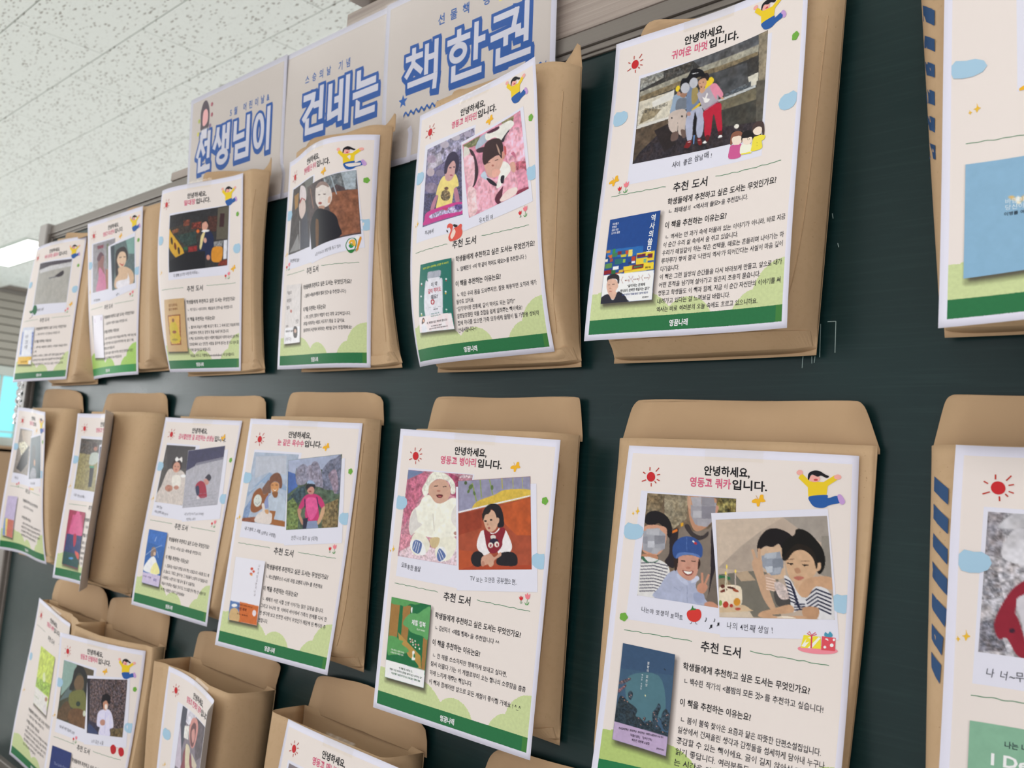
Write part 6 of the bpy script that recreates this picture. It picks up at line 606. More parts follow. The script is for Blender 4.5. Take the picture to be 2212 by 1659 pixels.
# ================================================================ flyers
PHD = {}
for p in PH: PHD.setdefault(p[1], []).append(p)
Q1 = '학생들에게 추천하고 싶은 도서는 무엇인가요?'; Q2 = '이 책을 추천하는 이유는요?'
def flyer(key, f):
    S = sheet_fn(key); c0 = S(np.array([105.]), np.array([0.]), 0)[0]
    root = empty('flyer', tuple(c0), f['label'], 'flyer', 'portrait flyers taped to the envelopes')
    curl = FL[key][2]
    sheet_mesh('paper_sheet', S, 210, 297, 70 if curl else 34, 42, f.get('mat', paper_a), paper_back, root)
    A = Buf(); M_ = Buf(); Hd = Buf(); Cp = Buf()
    # headings
    hx, hy = f.get('h', (101, 22)); Hd.text('안녕하세요,', hx, hy, 9.2, '1c1a1e', 'head', 43, center=True, cond=.8)
    t1, w1 = f['who']; tot = w1 + 34; x0 = f.get('x2', 103) - tot / 2
    Hd.text(t1, x0, hy + 10.6, 9.2, 'd0617f', 'head', w1, cond=.8); Hd.text('입니다.', x0 + w1 + .8, hy + 10.6, 9.2, '1c1a1e', 'head', 32, cond=.8)
    ly = f.get('wy', 164); A.wave(14, 76, ly); A.wave(128, 194, ly); A.text('추천 도서', 102.5, ly + 6.2, 9.6, '2a282c', 'bold', 37, center=True, cond=.8)
    bx = f.get('bx', 75); yq1, yl2, yq2, yb_, dy = f.get('ys', (190, 201.5, 217, 229, 8.9)); he = f.get('he', 5.6)
    A.text(Q1, bx, yq1, 6.9, '1f1d21', 'bold', 111, cond=.8); A.text(Q2, bx, yq2, 6.9, '1f1d21', 'bold', 64, cond=.8)
    for st, wd, wt_, xo in f.get('l2', []): A.text(st, bx + xo, yl2, he, '3a383d', wt_, wd)
    for i, ln in enumerate(f.get('body', [])):
        st, wd = ln; A.text(st, bx + (2 if st[0] == 'ㄴ' else .6), yb_ + i * dy, he, '2f2d32', 'body', wd)
    A.text('영꿈나래', 105, 287.8, 6.4, 'e8e6ea', 'head', 19.5, center=True, cond=.8)
    # polaroid cards + captions
    if f.get('one'):
        x0, y0, x1, y1 = f['one']; M_.quad([(x0, y0), (x1, y0), (x1, y1), (x0, y1)], 'dcdbe8', .04, 34, 30)
    elif f.get('two', True):
        M_.quad([(17.5, 41), (109, 41), (106, 156.5), (14.5, 156.5)], 'dcdbe8', .04, 30, 34); M_.quad([(86.5, 55.5), (187, 43.5), (200.5, 145), (101, 158.5)], 'dcdbe8', .22, 30, 30)
    for st, x, y, h, r in f.get('cap', []): Cp.text(st, x, y, h, '3a3a44', 'thin', rot=r, wobble=1, layer=.3, track=.03, cond=.8)
    # motifs
    M_.motif(MO['sun'], *f.get('sun', (-1, -.8)))
    if f.get('girl'): M_.motif(MO['girl'], *f['girl'])
    if f.get('bfly'): bx_, by_ = f['bfly']; M_.motif(MO['bfly'], bx_ - 129, by_ - 41)
    if f.get('spark'): bx_, by_ = f['spark']; M_.motif(MO['spark'], bx_ - 14.5, by_ - 60)
    if f.get('leaf', (199, 59)): flower(M_, *f.get('leaf', (199, 59)))
    if f.get('tulip', (186, 153)): bx_, by_ = f.get('tulip', (186, 153)); M_.motif(MO['tulip'], bx_ - 186.5, by_ - 153)
    def cloud(x, y, s, clip):
        pts = [(-9, -4), (-5, -7.5), (0, -6.5), (4, -7), (8, -4.5), (9.5, 0), (7.5, 4.5), (3, 7), (-2, 7.5), (-6, 6.5), (-9.5, 3)]
        pts = [(x + s * a, y + b) for a, b in pts]; pts = [(max(5.0, min(205, a)), b) for a, b in pts]; 
        M_.poly(pts, 'a3c4da', .3 if not clip else .4, False)
    for c_ in f.get('clouds', [(11.5, 79, 1, 0), (199, 116, -1, 0)]): cloud(*c_)
    for nm, dx, dy_ in f.get('extra', []): M_.motif(MO[nm], dx, dy_)
    if f.get('fn'): f['fn'](A, M_)
    pics = PHD.get(key, [])
    for sp in pics:
        nm = sp[0]
        if nm.endswith('k'):
            q = np.array(sp[2]); 
            # printed soft drop shadow of the cover
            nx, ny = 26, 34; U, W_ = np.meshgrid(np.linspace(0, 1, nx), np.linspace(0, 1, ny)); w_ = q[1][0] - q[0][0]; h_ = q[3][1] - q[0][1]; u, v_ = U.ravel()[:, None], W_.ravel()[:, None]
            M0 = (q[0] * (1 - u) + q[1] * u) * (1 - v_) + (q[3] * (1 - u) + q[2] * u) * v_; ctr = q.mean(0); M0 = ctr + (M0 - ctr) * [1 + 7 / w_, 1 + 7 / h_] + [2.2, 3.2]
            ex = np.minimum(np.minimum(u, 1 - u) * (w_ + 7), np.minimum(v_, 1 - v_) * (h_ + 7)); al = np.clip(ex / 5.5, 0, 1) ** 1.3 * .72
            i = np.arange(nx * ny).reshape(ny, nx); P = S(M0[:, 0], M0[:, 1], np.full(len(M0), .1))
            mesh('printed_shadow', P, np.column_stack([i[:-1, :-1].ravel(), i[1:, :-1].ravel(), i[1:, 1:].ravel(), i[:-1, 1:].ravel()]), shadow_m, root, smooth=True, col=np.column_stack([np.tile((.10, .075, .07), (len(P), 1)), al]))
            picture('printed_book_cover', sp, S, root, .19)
        else: picture('printed_photo', sp, S, root, .34 if nm.endswith('b') else .13)
    A.build('printed_lettering', S, root); M_.build('printed_drawing', S, root); Hd.build('printed_heading', S, root); Cp.build('handwritten_caption', S, root)
    # clear tape over the top edge
    tx0, tx1, ty0, ty1 = f.get('tape', (78, 132, -5, 10))
    xs = np.linspace(tx0, tx1, 14); ys = np.linspace(ty0, ty1, 9); U, W_ = np.meshgrid(xs, ys); of = .45 + .25 * np.sin(U * .5 + 1) * np.sin(W_ * .6) ; of = np.where(W_ < 0, of + W_ * .35, of)
    P = S(U.ravel(), W_.ravel(), of.ravel()); i = np.arange(len(P)).reshape(9, 14)
    mesh('clear_tape', P, np.column_stack([i[:-1, :-1].ravel(), i[1:, :-1].ravel(), i[1:, 1:].ravel(), i[:-1, 1:].ravel()]), tape_m, root, smooth=True)
    return root
def flower(M_, x, y, c_='6fa843'):
    M_.poly([(x + (3.1 + .8 * abs(math.cos(2.5 * t_))) * math.cos(t_), y + (3.1 + .8 * abs(math.cos(2.5 * t_))) * math.sin(t_)) for t_ in np.linspace(0, 2 * math.pi, 26)[:-1]], c_, .32)
def cov(*items):
    """lettering on the printed cover: (text, x, y, h, colour, width, vertical)"""
    def fn(A, M_):
        for st, x, y, h, c_, wd, vt in items: A.text(st, x, y, h, c_, 'bold' if vt != 2 else 'serif', wd, layer=.30, cond=.85)
    return fn
def t6(A, M_):
    cov(('역', 64, 189, 7.2, 'eef0f4', None, 0), ('사', 63.8, 196.5, 7.2, 'eef0f4', None, 0), ('의', 63.6, 204, 7.2, 'eef0f4', None, 0), ('쓸', 63.4, 211.5, 7.2, 'eef0f4', None, 0), ('모', 63.2, 218.5, 7.2, 'eef0f4', None, 0),
        ('자유롭고', 20, 187, 2.4, 'd8dce8', None, 0), ('떳떳한', 20, 190, 2.4, 'd8dce8', None, 0), ('삶을 위한', 20, 193, 2.4, 'd8dce8', None, 0), ('22가지 통찰', 20, 196, 2.4, 'd8dce8', None, 0), ('최태성 지음', 64, 233.6, 2, '4a3a20', 6, 0),
        ('“삶이라는 문제에', 46, 249.5, 3.2, '1c1c22', 20, 0), ('역사보다 완벽한 해설서는 없다”', 38.5, 253.6, 3.2, '1c1c22', 33, 0), ('20만 독자의 가슴을 울린 인문학 명강의', 41, 257, 2.1, '3a4a80', 29, 0), ('프런트페이지', 64, 261, 1.9, '3a3a3a', 7, 0),
        ('책이 준', 42.5, 243.6, 1.6, 'a06a60', 5, 0), ('최고의 선물', 52, 243.4, 1.6, 'a06a60', 6, 0), ('역사서', 64, 243.2, 1.6, 'a06a60', 5, 0))(A, M_)
    A.text('오늘 쉬면서 하세요', 38, 80, 4, '4a4a4a', 'thin', 30, layer=.3, rot=-4)
def t5(A, M_):
    cov(('약쟁이 친구가 들려주는 건강한 약 이야기', 32, 190, 2.6, 'c8d84a', 47, 0), ('이 약', 48.5, 211.5, 5.4, '3a3a44', 12, 0), ('같이 먹어도', 43, 218.5, 5.8, 'c03048', 24, 0), ('돼요?', 48, 225.5, 5.4, '3a3a44', 13, 0), ('엄혜진 지음', 52, 238, 1.7, '3a3a44', 8, 0), ('먹어도 되는 약', 47, 242.5, 1.6, '3a8a80', 15, 0), ('먹으면 안 되는 약', 46, 245, 1.6, '3a8a80', 18, 0),
        ('약, 제대로 알고 먹어야 합니다!', 37, 252, 2.7, '3a2c34', 38, 0), ('우리 약국에 오는 분들께', 45, 256, 1.8, '5a4a50', 20, 0), ('알려 드리고 싶은 약 이야기를 담았습니다', 41, 258.6, 1.8, '5a4a50', 34, 0))(A, M_)
def m5(A, M_): cov(('제철 행복', 44, 202, 6, 'f2f4ee', 20, 0), ('김신지 에세이', 52, 206.5, 2, 'd8e8d0', 12, 0), ('가장 알맞은 시절에 건네는', 18, 233.5, 2, 'dfeeda', 20, 0), ('스물네 번의 다정한 안부', 18, 236.3, 2, 'dfeeda', 19, 0), ('“한 해를 잘 보낸다는 건,', 32, 250, 2.3, '5a6a60', 20, 0), ('계절이 지금 보여주는 풍경을 놓치지 않고 살아가는 일”', 19, 253.6, 2.3, '5a6a60', 47, 0), ('이십사절기 습관으로 만나는 오늘 같은 기쁨과 행복', 22, 257.2, 2.3, '2c6a4a', 42, 0))(A, M_)
def m6(A, M_):
    for i, ch in enumerate('봄밤의'): A.text(ch, 37.5, 192 + i * 3.2, 2.7, 'e8ecf0', 'serif', layer=.30)
    for i, ch in enumerate('모든것'): A.text(ch, 37.5, 203.5 + i * 3.6, 2.7, 'e8ecf0', 'serif', layer=.30)
    for i, ch in enumerate('백수린'): A.text(ch, 33.4, 202.5 + i * 2, 1.8, 'd8e0e8', 'serif', layer=.30)
    for i, ch in enumerate('소설집'): A.text(ch, 33.4, 210 + i * 2, 1.8, 'd8e0e8', 'serif', layer=.30)
    cov(('한국일보문학상  현대문학상  문지문학상  이해조소설문학상 수상 작가', 18.5, 250.5, 2, '2a2230', 40, 0), ('『여름의 빌라』 『눈부신 안부』', 28.5, 254.6, 2.5, '3a2c44', 21, 0), ('백수린 네번째 소설집', 31, 258.2, 2.5, '3a2c44', 16, 0), ('문학과지성사', 53.5, 260.3, 1.7, '2a2230', 7, 0))(A, M_)
    for i, (ch, x, y, h) in enumerate((('♪', 86, 148, 6), ('♫', 90.5, 153, 5.5), ('♪', 94, 147, 5), ('♫', 97, 150, 5))): A.text(ch, x, y, h, '2a2a30', 'body', layer=.3)
    M_.motif(MO['tomato'], 0, -1); M_.motif(MO['gift'], 0, 0)
def m7(A, M_):
    A.text('나는 나로 살기로 했다', 32, 193, 4.6, '26303a', 'bold', 38, layer=.30); A.text('I Decided', 25, 205, 10, 'eef2ee', 'head', 44, layer=.30, cond=1)
def t7(A, M_):
    A.text('바람이 분다', 37, 213.5, 4.2, 'd8e4ee', 'thin', 20, layer=.30); A.text('당신이 좋다', 37, 218, 4.2, 'd8e4ee', 'thin', 20, layer=.30); A.text('이병률 여행산문집', 36.5, 222.2, 3, '2c3a48', 'bold', 23, layer=.30)
def b1(A, M_):
    A.wave(12, 62, 48, '5a6a5a'); A.wave(138, 196, 48, '5a6a5a'); A.text('추천 도서', 100, 56, 9.6, '2a282c', 'bold', 37, center=True, cond=.8); A.text('한 권의 책', 66, 165, 3, '7a9a50', 'thin', 22, layer=.30)
def m4(A, M_):
    for i, ch in enumerate('나의라임오렌지나무'): A.text(ch, 60 - (i % 2) * .8, 190 + i * 4.6, 4.2, '8a7f86', 'thin', layer=.30)
    A.text('어린 제제', 33, 247, 4, '6a2a18', 'bold', 18, layer=.30); A.text('전 세계가 사랑한 성장소설', 33, 241.5, 2, '6a2a18', 'body', 28, layer=.30); A.text('국민 필독서', 33, 253, 2, '6a2a18', 'body', 22, layer=.30)
def t4(A, M_):
    for i, (s_, x, y) in enumerate((('하늘과', 18, 192), ('바람과', 18, 203), ('별과', 18, 213), ('인간', 48, 234))): A.text(s_, x, y, 6, '6a6468', 'serif', layer=.30)
    A.text('김상욱', 18, 238, 3.4, '6a6468', 'body', layer=.30); A.text('떨림과 울림', 18, 245, 3, '4a4448', 'body', 24, layer=.30); A.text('(바다)', 18, 257, 6, '9a949a', 'thin', 18, layer=.30)
def t3(A, M_): A.text('싯다르타', 33, 192, 5.4, '8a5a34', 'bold', 26, layer=.30); A.text('불교 에세이', 33, 198, 4.4, '8a5a34', 'bold', 26, layer=.30)
def t1(A, M_):
    for i, s_ in enumerate(('아주', '긴밤', '여름')): A.text(s_, 32 + i, 205 + i * 11, 9, '6a6a78', 'thin', layer=.30)
    A.text('작가의 책', 26, 257, 4.6, 'a87a10', 'bold', 26, layer=.30)
def m3(A, M_): A.text('푸른 여름', 22, 251, 3, '6a5a90', 'thin', 24, layer=.30); A.text('우리', 52, 254, 5.4, '4a4a9a', 'bold', 9, layer=.30)
def b2(A, M_): A.text('The Little Prince', 26, 205, 6, '8a92b8', 'thin', 42, layer=.30); M_.motif(MO['berry'], 0, 0)
GF = 'flyers'
LORE = [('ㄴ 짧은 글 속에서 우리의 하루를 다시 바라보게 하고', 121), ('따뜻한 문장으로 오늘을 살아갈 힘을 전해 주는 책이라', 120), ('친구들에게 꼭 추천하고 싶습니다. 읽는 동안 마음이', 118), ('편안해지고 생각이 조금씩 넓어집니다.', 96)]
FY = {
'T6': dict(label='flyer with a photo of three children leaning on a concrete rail', who=('귀여운 마멋', 39), one=(31, 40, 173.5, 149), cap=[('사이 좋은 삼남매 !', 80, 141, 6.6, -3)], girl=(-10.5, -6.5, .9, (180, 28)), bfly=(15, 142), tulip=(27, 151), leaf=(199, 53), clouds=[(13, 79, 1, 0), (196, 108, -1, 0)], spark=None, wy=158, bx=80,
   ys=(176, 184.5, 198, 208.5, 7.35), he=5.4, l2=[('ㄴ 최태성', 20, 'bold', 2), ('의 ', 4.5, 'body', 22.4), ('<역사의 쓸모>', 28, 'bold', 28.5), ('을 추천합니다.', 27, 'body', 57)], extra=[('fam', 0, 0)], fn=t6,
   body=[('ㄴ 역사는 먼 과거 속에 머물러 있는 이야기가 아니라, 바로 지금', 121), ('이 순간 우리 삶 속에서 숨 쉬고 있습니다.', 77), ('우리가 매일같이 하는 작은 선택들, 때로는 흔들리며 나아가는 하', 122), ('루하루가 쌓여 결국 ‘나만의 역사’가 되어간다는 사실이 마음 깊이', 122), ('다가옵니다.', 20), ('이 책은 그런 일상의 순간들을 다시 바라보게 만들고, 앞으로 내가', 122), ('어떤 흔적을 남기며 살아가고 싶은지 조용히 묻습니다.', 102), ('영동고 학생들도 이 책과 함께, 지금 이 순간 자신만의 이야기를 써', 122), ('내려가고 있다는 걸 느껴보길 바랍니다.', 74), ('역사는 바로 여러분의 오늘 속에도 흐르고 있으니까요.', 101)]),
'T5': dict(label='flyer with a photo of a girl amid pink satin and a squirrel drawing', who=('영동고 비타민', 44), h=(102, 23.5), x2=105, cap=[('계곡에서', 33, 150, 5.6, 4), ('유치원 때', 124, 154, 6.2, -6)], girl=(-4, -6, .95, (180, 28)), bfly=(132, 42), bx=90, wy=168, ys=(190, 201, 217, 228.6, 7.6), l2=[('ㄴ 엄혜진', 18, 'bold', 2), ('의 ', 4, 'body', 20.4), ('<이 약 같이 먹어도 돼요?>', 46, 'bold', 25.5), ('를 추천합니다 :)', 27, 'body', 72)], extra=[('squirrel', -2, 2)], fn=t5, spark=(14, 134),
   body=[('ㄴ 약은 우리 몸을 도와주지만, 잘못 복용하면 오히려 해가', 108), ('될수도 있어요.', 26), ('“감기약이랑 진통제, 같이 먹어도 되는 걸까?”', 80), ('알쏭달쏭했던 약물 조합을 쉽게 알려주는 책이에요!', 88), ('집에 하나쯤 있으면 가족 모두에게 꿀템이 될 가정용 상비약', 108), ('안내서랍니다~!', 26)]),
'T4': dict(label='flyer with a photo of a short-haired boy in a dark shirt and a baseball drawing', who=('한바퀴를 돈 아이', 46), x2=108, cap=[('오랜만에 찍은 졸업 !', 22, 147, 5, 4), ('사진 어머니의 앨범이들 들고 엄마', 112, 150, 4.8, -7)], girl=(-2, 1), bfly=(133, 41), spark=(9, 134), tulip=(16, 152), bx=73, extra=[('ball', -6, -4)], fn=t4, wy=164, ys=(190, 201.5, 220, 230, 8.9),
   l2=[('ㄴ 김상욱', 16, 'bold', 2), ('의 ', 4, 'body', 18.4), ('<하늘과 바람과 별과 인간>', 50, 'bold', 22.5), ('을 추천합니다:)', 30, 'body', 73)], body=[('ㄴ 과학, 인문학, 철학이 적절히 섞인 과학 교양서입니다.', 108), ('과학을 어려워하는 사람도 시도하기 좋을 것 같아요.', 100), ('물리학자의 시선에서 바라보는 세상을 같이 경험해봐요!', 111)]),
'T3': dict(label='flyer with a dark photo of a boy in a navy jacket beside yellow play panels', who=('밀대장', 26), h=(101, 23), one=(37, 43, 177, 150), cap=[('다 함께 있으면 나만의 이유로...', 52, 146, 5.6, -2)], girl=(-6, 1), bfly=(188, 141), spark=(14, 136), tulip=(174, 151), bx=82, fn=t3, leaf=(196, 60), clouds=[(12, 84, 1, 0), (196, 112, -1, 0)],
   l2=[('ㄴ 석가모니 <싯다르타, 깨달음의 문장>을 추천합니다.', 104, 'body', 2)], body=[('ㄴ 짧아서 마음이 바쁠 때 읽기 좋고, 그 속에 담긴 마음에 따라', 121), ('오래전부터 전해 온 문장의 뜻을 되새기게 합니다.', 96), ('이 책은 싯다르타라는 사람이 어떻게 깨달음에 이르게 되는지 알려 주며', 121), ('조용함에서 오는 단단한 사람을 꿈꾸게 된다는 말 하고 싶어 줄', 121), ('거에 읽어보길 바랍니다.', 52), ('마음을 비우고 가볍게(Open-mindedness) 꼭 읽어봅시다.', 110)]),
'T2': dict(label='flyer with a photo of a laughing long-haired girl, second in the top row', who=('영동고 미소천사', 46), mat=paper_b, h=(103, 23), girl=(4, -2), bfly=(134, 42), spark=(9, 132), bx=86, wy=166, fn=None, cap=[('어느 여름 정원에서', 30, 152, 5, 3), ('예쁜 나', 132, 152, 5, -6)], clouds=[(12, 82, 1, 0), (200, 114, -1, 0)],
   l2=[('ㄴ 김신지의 어른의 말을 추천합니다.', 90, 'body', 2)], body=[('ㄴ 말이 가진 힘과 우리의 마음을 바꿔 주는 하루 동안에', 116), ('내가 어떤 어른이 되고 싶은지 생각하게 하는 말의 기록.', 112), ('함께 읽으면 좋습니다.', 50), ('지난 날과 오늘의 나를 이어 주는 따스한 문장들이 담긴', 110), ('선물 같은 책이라 다시 추천합니다.', 76)]),
'T1': dict(label='flyer with a pale snow photo and a small tree drawing, leftmost in the top row', who=('여유 넘치는 음료수', 58), x2=108, h=(101, 23), one=(44, 41, 175, 158), cap=[('겨울이 나린', 66, 149, 7, 0)], girl=(-4, 2), bfly=(190, 142), spark=None, bx=74, tulip=(178, 154), wy=167, extra=[('tree', -4, 2)], fn=t1, clouds=[(14, 86, 1, 0), (196, 112, -1, 0)], leaf=(196, 62),
   l2=[('ㄴ 루리 작가의 <긴긴밤>을 추천합니다.', 90, 'body', 2)], body=[('ㄴ 아주 작은 바람에도 흔들리는 우리들의 마음을 위로하', 121), ('는 책', 12), ('혼자라고 느껴지는 긴 밤에 누군가 함께 있음을 알려 주고', 118), ('나답게 살아가는 법을 조용히 들려주기에 추천해 봅니다.', 116), ('오래오래 함께 두고 다시 읽고 싶은 이야기입니다.', 116)]),
'T7': dict(label='flyer at the right edge with a sky blue book cover and a small dove', who=('영동고 바다', 40), two=False, one=(44, 20, 170, 130), bfly=(51, 127), spark=(19, 138), clouds=[(14, 105, 1.3, 1)], leaf=None, tulip=None, fn=t7, sun=(0, 0), girl=(0, 0), l2=[('ㄴ 이병률의 <바람이 분다 당신이 좋다>를 추천합니다.', 112, 'body', 2)], body=LORE),
'M1': dict(label='narrow looking flyer with a dark teal portrait photo, leftmost in the middle row', who=('영동고 별', 36), girl=(6, 0), bfly=(142, 40), spark=None, bx=74, clouds=[(12, 82, 1, 0), (199, 122, -1, 0)], cap=[('어린 날', 24, 148, 5.6, 3), ('오늘도 빛나는 너에게', 118, 150, 5.6, -5)], tulip=(40, 158), extra=[('cake', 0, -6)],
   l2=[('ㄴ 짧은 문장 하나가 오래 남는', 80, 'body', 2)], ys=(190, 201.5, 224, 235, 8.2), body=LORE),
'M2': dict(label='flyer rolled outward along its right side, with a red and blue book cover', who=('영동고 햇살', 42), girl=(0, 0), bfly=(142, 40), spark=(7, 132), cap=[('소풍 가던 날이에요 ~', 24, 149, 5.8, 3)], clouds=[(11, 84, 1, 0), (199, 116, -1, 0)], l2=[('ㄴ 오늘의 책을 추천합니다.', 70, 'body', 2)], body=LORE + [('다음 장이 읽고 싶은 이야기입니다.', 90)]),
'M3': dict(label='flyer with photos of a girl in a white dress and a toddler in red', who=('감사할만한 걸 표현하는 선생님', 98), x2=112, girl=None, bfly=(168, 26), spark=(9, 130), cap=[('꼬마 신부', 24, 144, 5, 3), ('처음 입어본 날에 신난 나', 22, 151, 4.4, 3), ('나만 보기만 하다가 혼자 있어버린', 104, 148, 4.4, -5), ('어린이날 나들이', 112, 155, 4.4, -5)], fn=m3,
   l2=[('ㄴ 작가의 <마음 있는 세계>를 추천합니다.', 92, 'body', 2)], body=[('ㄴ 흔들리는 마음과 성장을 보여 주는 소설입니다. 서로를 믿고, 때', 121), ('로 돌보고, 기대고, 살아가는 그 마음들이 소중히 다가왔습니다', 121), ('나에게도 누군가의 기댈 곳이 될 수 있을까요.', 90), ('마음이 추워지는 겨울을 건너가고, 스스로를 믿어 주는 한 사람이 되', 121), ('어 주는 따뜻한 이야기 읽어보세요!', 66)]),
'M4': dict(label='flyer with photos of a tent and a hiker in a pink top', who=('눈 같은 옥수수', 50), girl=None, bfly=(152, 31), spark=(7, 131), cap=[('내 고향의 그 시절 (강원도 구경함)', 22, 146, 5.2, 4), ('진한 나의 젊은 날 (대학)', 112, 150, 5.6, -5)], fn=m4,
   l2=[('ㄴ 바스콘셀루스', 28, 'bold', 2), ('의 ', 4, 'body', 30.4), ('<나의 라임 오렌지 나무>', 46, 'bold', 35), ('를 추천해요', 22, 'body', 82)], body=[('ㄴ 제제의 어린 시절 인생 이야기는 많은 감동을 줍니다.', 110), ('그리고 누나와 형, 아버지 사이에서 가족의 관계를 다시 한', 119), ('번 생각해 보고 진정한 사랑이 무엇인가 깨닫게 된 책이라 추', 119), ('천합니다.', 18)]),
'M5': dict(label='flyer with photos of a baby in white and a child on an orange sofa', who=('영동고 병아리', 49), girl=None, bfly=(160, 29), spark=(5.5, 129), cap=[('오동통한 볼살', 21, 146, 5.8, 4), ('TV 보는 것만큼 공부했으면..', 117, 146.5, 6.0, -5)], fn=m5, sun=(0, 0),
   l2=[('ㄴ 김신지', 17, 'bold', 2), ('의 ', 4, 'body', 19.4), ('<제철 행복>', 23, 'bold', 25), ('을 추천합니다 ^^', 37, 'body', 49)], body=[('ㄴ 한 해를 소소하지만 행복하게 보내고 싶다면,', 97), ('잠시 머물다 가는 이 계절로부터 오는 찰나의 소중함을 촘촘', 122), ('하게 느끼게 해주는 책입니다.', 57), ('이 책과 함께라면 앞으로 모든 계절이 좋아질 거예요 ! ^_^', 118)]),
'M6': dict(label='flyer with photos of a child in a denim cap and a birthday cake', mat=paper_c, who=('영동고 쿼카', 39), h=(99, 22.5), x2=101, girl=(0, 0), bfly=(129, 41), spark=(14.5, 60), leaf=(12.5, 155), tulip=None, cap=[('나는야 멋쟁이 토마토', 27.5, 148, 5.3, 2), ('나의 4번째 생일 !', 106, 150.5, 6.8, -3)], fn=m6, sun=(0, 0), bx=69.5, wy=166,
   clouds=[(13.5, 78.5, 1.1, 0), (201, 117, -1, 0)], ys=(190.4, 202.2, 220.5, 234, 8.8), he=6.2, l2=[('ㄴ 백수린 ', 19, 'bold', 2), ('작가의 ', 15, 'body', 22), ('<봄밤의 모든 것>', 36, 'bold', 37), ('를 추천하고 싶습니다!', 49, 'body', 74)], body=[('ㄴ 봄이 불쑥 찾아온 요즘과 닮은 따뜻한 단편소설집입니다.', 122), ('일상에서 건져올린 생각과 감정들을 섬세하게 담아내 누구나', 127), ('공감할 수 있는 책이에요. 글이 길지 않아서 자기 전에', 127), ('읽기 좋답니다. 여러분들도 이 책과 함께', 100), ('는 시간을 가져보길 바랍니다.', 80)]),
'M7': dict(label='flyer with a photo of red and white on pale pebbles and a mint book', who=('영동고 나무', 40), girl=(0, 0), bfly=(142, 40), spark=(9, 127), leaf=(199, 59), cap=[('나 너~무 좋아', 21, 150, 7, 3)], fn=m7, sun=(-1, 0), clouds=[(13, 78, 1.05, 1)], l2=[('ㄴ 김수현의 <나는 나로 살기로 했다>를 추천합니다.', 112, 'body', 2)], body=LORE),
'B1': dict(label='flyer without photos, with a yellow green cover, leftmost in the bottom row', who=('영동고 새싹', 42), h=(101, 24), two=False, girl=None, bfly=None, spark=(13, 170), leaf=None, tulip=None, clouds=[(13, 108, .7, 0)], wy=-90, ys=(197, 206, 218, 227, 8.2), bx=50, fn=b1, l2=[('ㄴ 숲을 닮은 책을 추천합니다.', 80, 'body', 2)], body=LORE + [('읽고 나면 초록이 좋아집니다.', 60)]),
'B2': dict(label='flyer with a leafy background photo of a child in white and two red berry drawings', who=('영동고 단발머리', 48), girl=(-2, 3), bfly=(131, 42), spark=(7, 131), tulip=(75, 156), cap=[('어느새 자란 단발의 꼬마', 26, 147, 5.4, 4), ('나의 같은 시절', 120, 152, 6, -4)], fn=b2, l2=[('ㄴ 어린 왕자를 추천합니다.', 70, 'body', 2)], body=LORE),
'B3': dict(label='flyer curled forward on its right, with a child in a pink hood', who=('영동고 천재의 공주', 58), x2=105, two=False, one=(34, 40, 172, 150), girl=None, bfly=None, spark=(18, 130), clouds=[(16, 90, 1.1, 0)], l2=[('ㄴ 이 책을 추천합니다.', 60, 'body', 2)], body=LORE),
'B4': dict(label='flyer with only its heading and red sun showing at the bottom edge', who=('영동고 매니저', 50), x2=106, girl=(0, 0), bfly=(140, 40), spark=(7, 131), l2=[('ㄴ 이 책을 추천합니다.', 60, 'body', 2)], body=LORE),
}
for p in PH:
    if p[0] in FIX: p[2][:] = FIX[p[0]]
for k, f in FY.items(): flyer(k, f)
# ================================================================ banner sheets above the board
JAMO = {'선': [[28, 4, 28, 16, 8, 52], [29, 24, 48, 50], [78, 2, 78, 62], [58, 27, 78, 27], [22, 68, 22, 94, 84, 94]],
 '생': [[22, 4, 20, 22, 5, 46], [22, 22, 37, 44], [57, 4, 57, 54], [83, 2, 83, 58], [57, 28, 83, 28], ['o', 54, 80, 26, 14]],
 '님': [[12, 6, 12, 44, 56, 42], [84, 2, 84, 54], [24, 68, 84, 68, 84, 95, 24, 95, 24, 68]],
 '이': [['o', 32, 48, 21, 38], [84, 2, 84, 97]],
 '건': [[8, 12, 46, 12, 42, 32, 8, 60], [58, 36, 82, 36], [82, 2, 82, 66], [22, 70, 22, 94, 88, 94]],
 '네': [[10, 8, 10, 76, 40, 72], [38, 42, 57, 42], [57, 6, 57, 86], [85, 2, 85, 97]],
 '는': [[20, 4, 20, 30, 84, 30], [6, 50, 94, 50], [20, 68, 20, 94, 84, 94]],
 '책': [[24, 3, 24, 10], [7, 18, 44, 18], [25, 18, 22, 34, 6, 54], [27, 36, 44, 52], [60, 5, 60, 60], [86, 2, 86, 62], [60, 30, 86, 30], [14, 77, 86, 75, 84, 97]],
 '한': [[32, 2, 32, 8], [7, 17, 56, 17], ['o', 31, 44, 18, 15], [77, 2, 77, 66], [77, 34, 95, 34], [20, 74, 20, 95, 88, 95]],
 '권': [[10, 8, 60, 8, 55, 32], [4, 44, 66, 42], [36, 46, 36, 62], [64, 54, 84, 54], [84, 2, 84, 68], [18, 74, 18, 95, 90, 95]]}
BSH = [(-1.514, -1.217, .611, 0), (-1.216, -.962, .609, 0), (-.971, -.667, .611, 1)]
BAN = [
 dict(label='first banner sheet with 선생님이 in blue outlined letters and a small girl drawing'),
 dict(label='middle banner sheet with 건네는 in blue outlined letters'),
 dict(label='right banner sheet with 책 한 권 in blue outlined letters above a wavy line')]
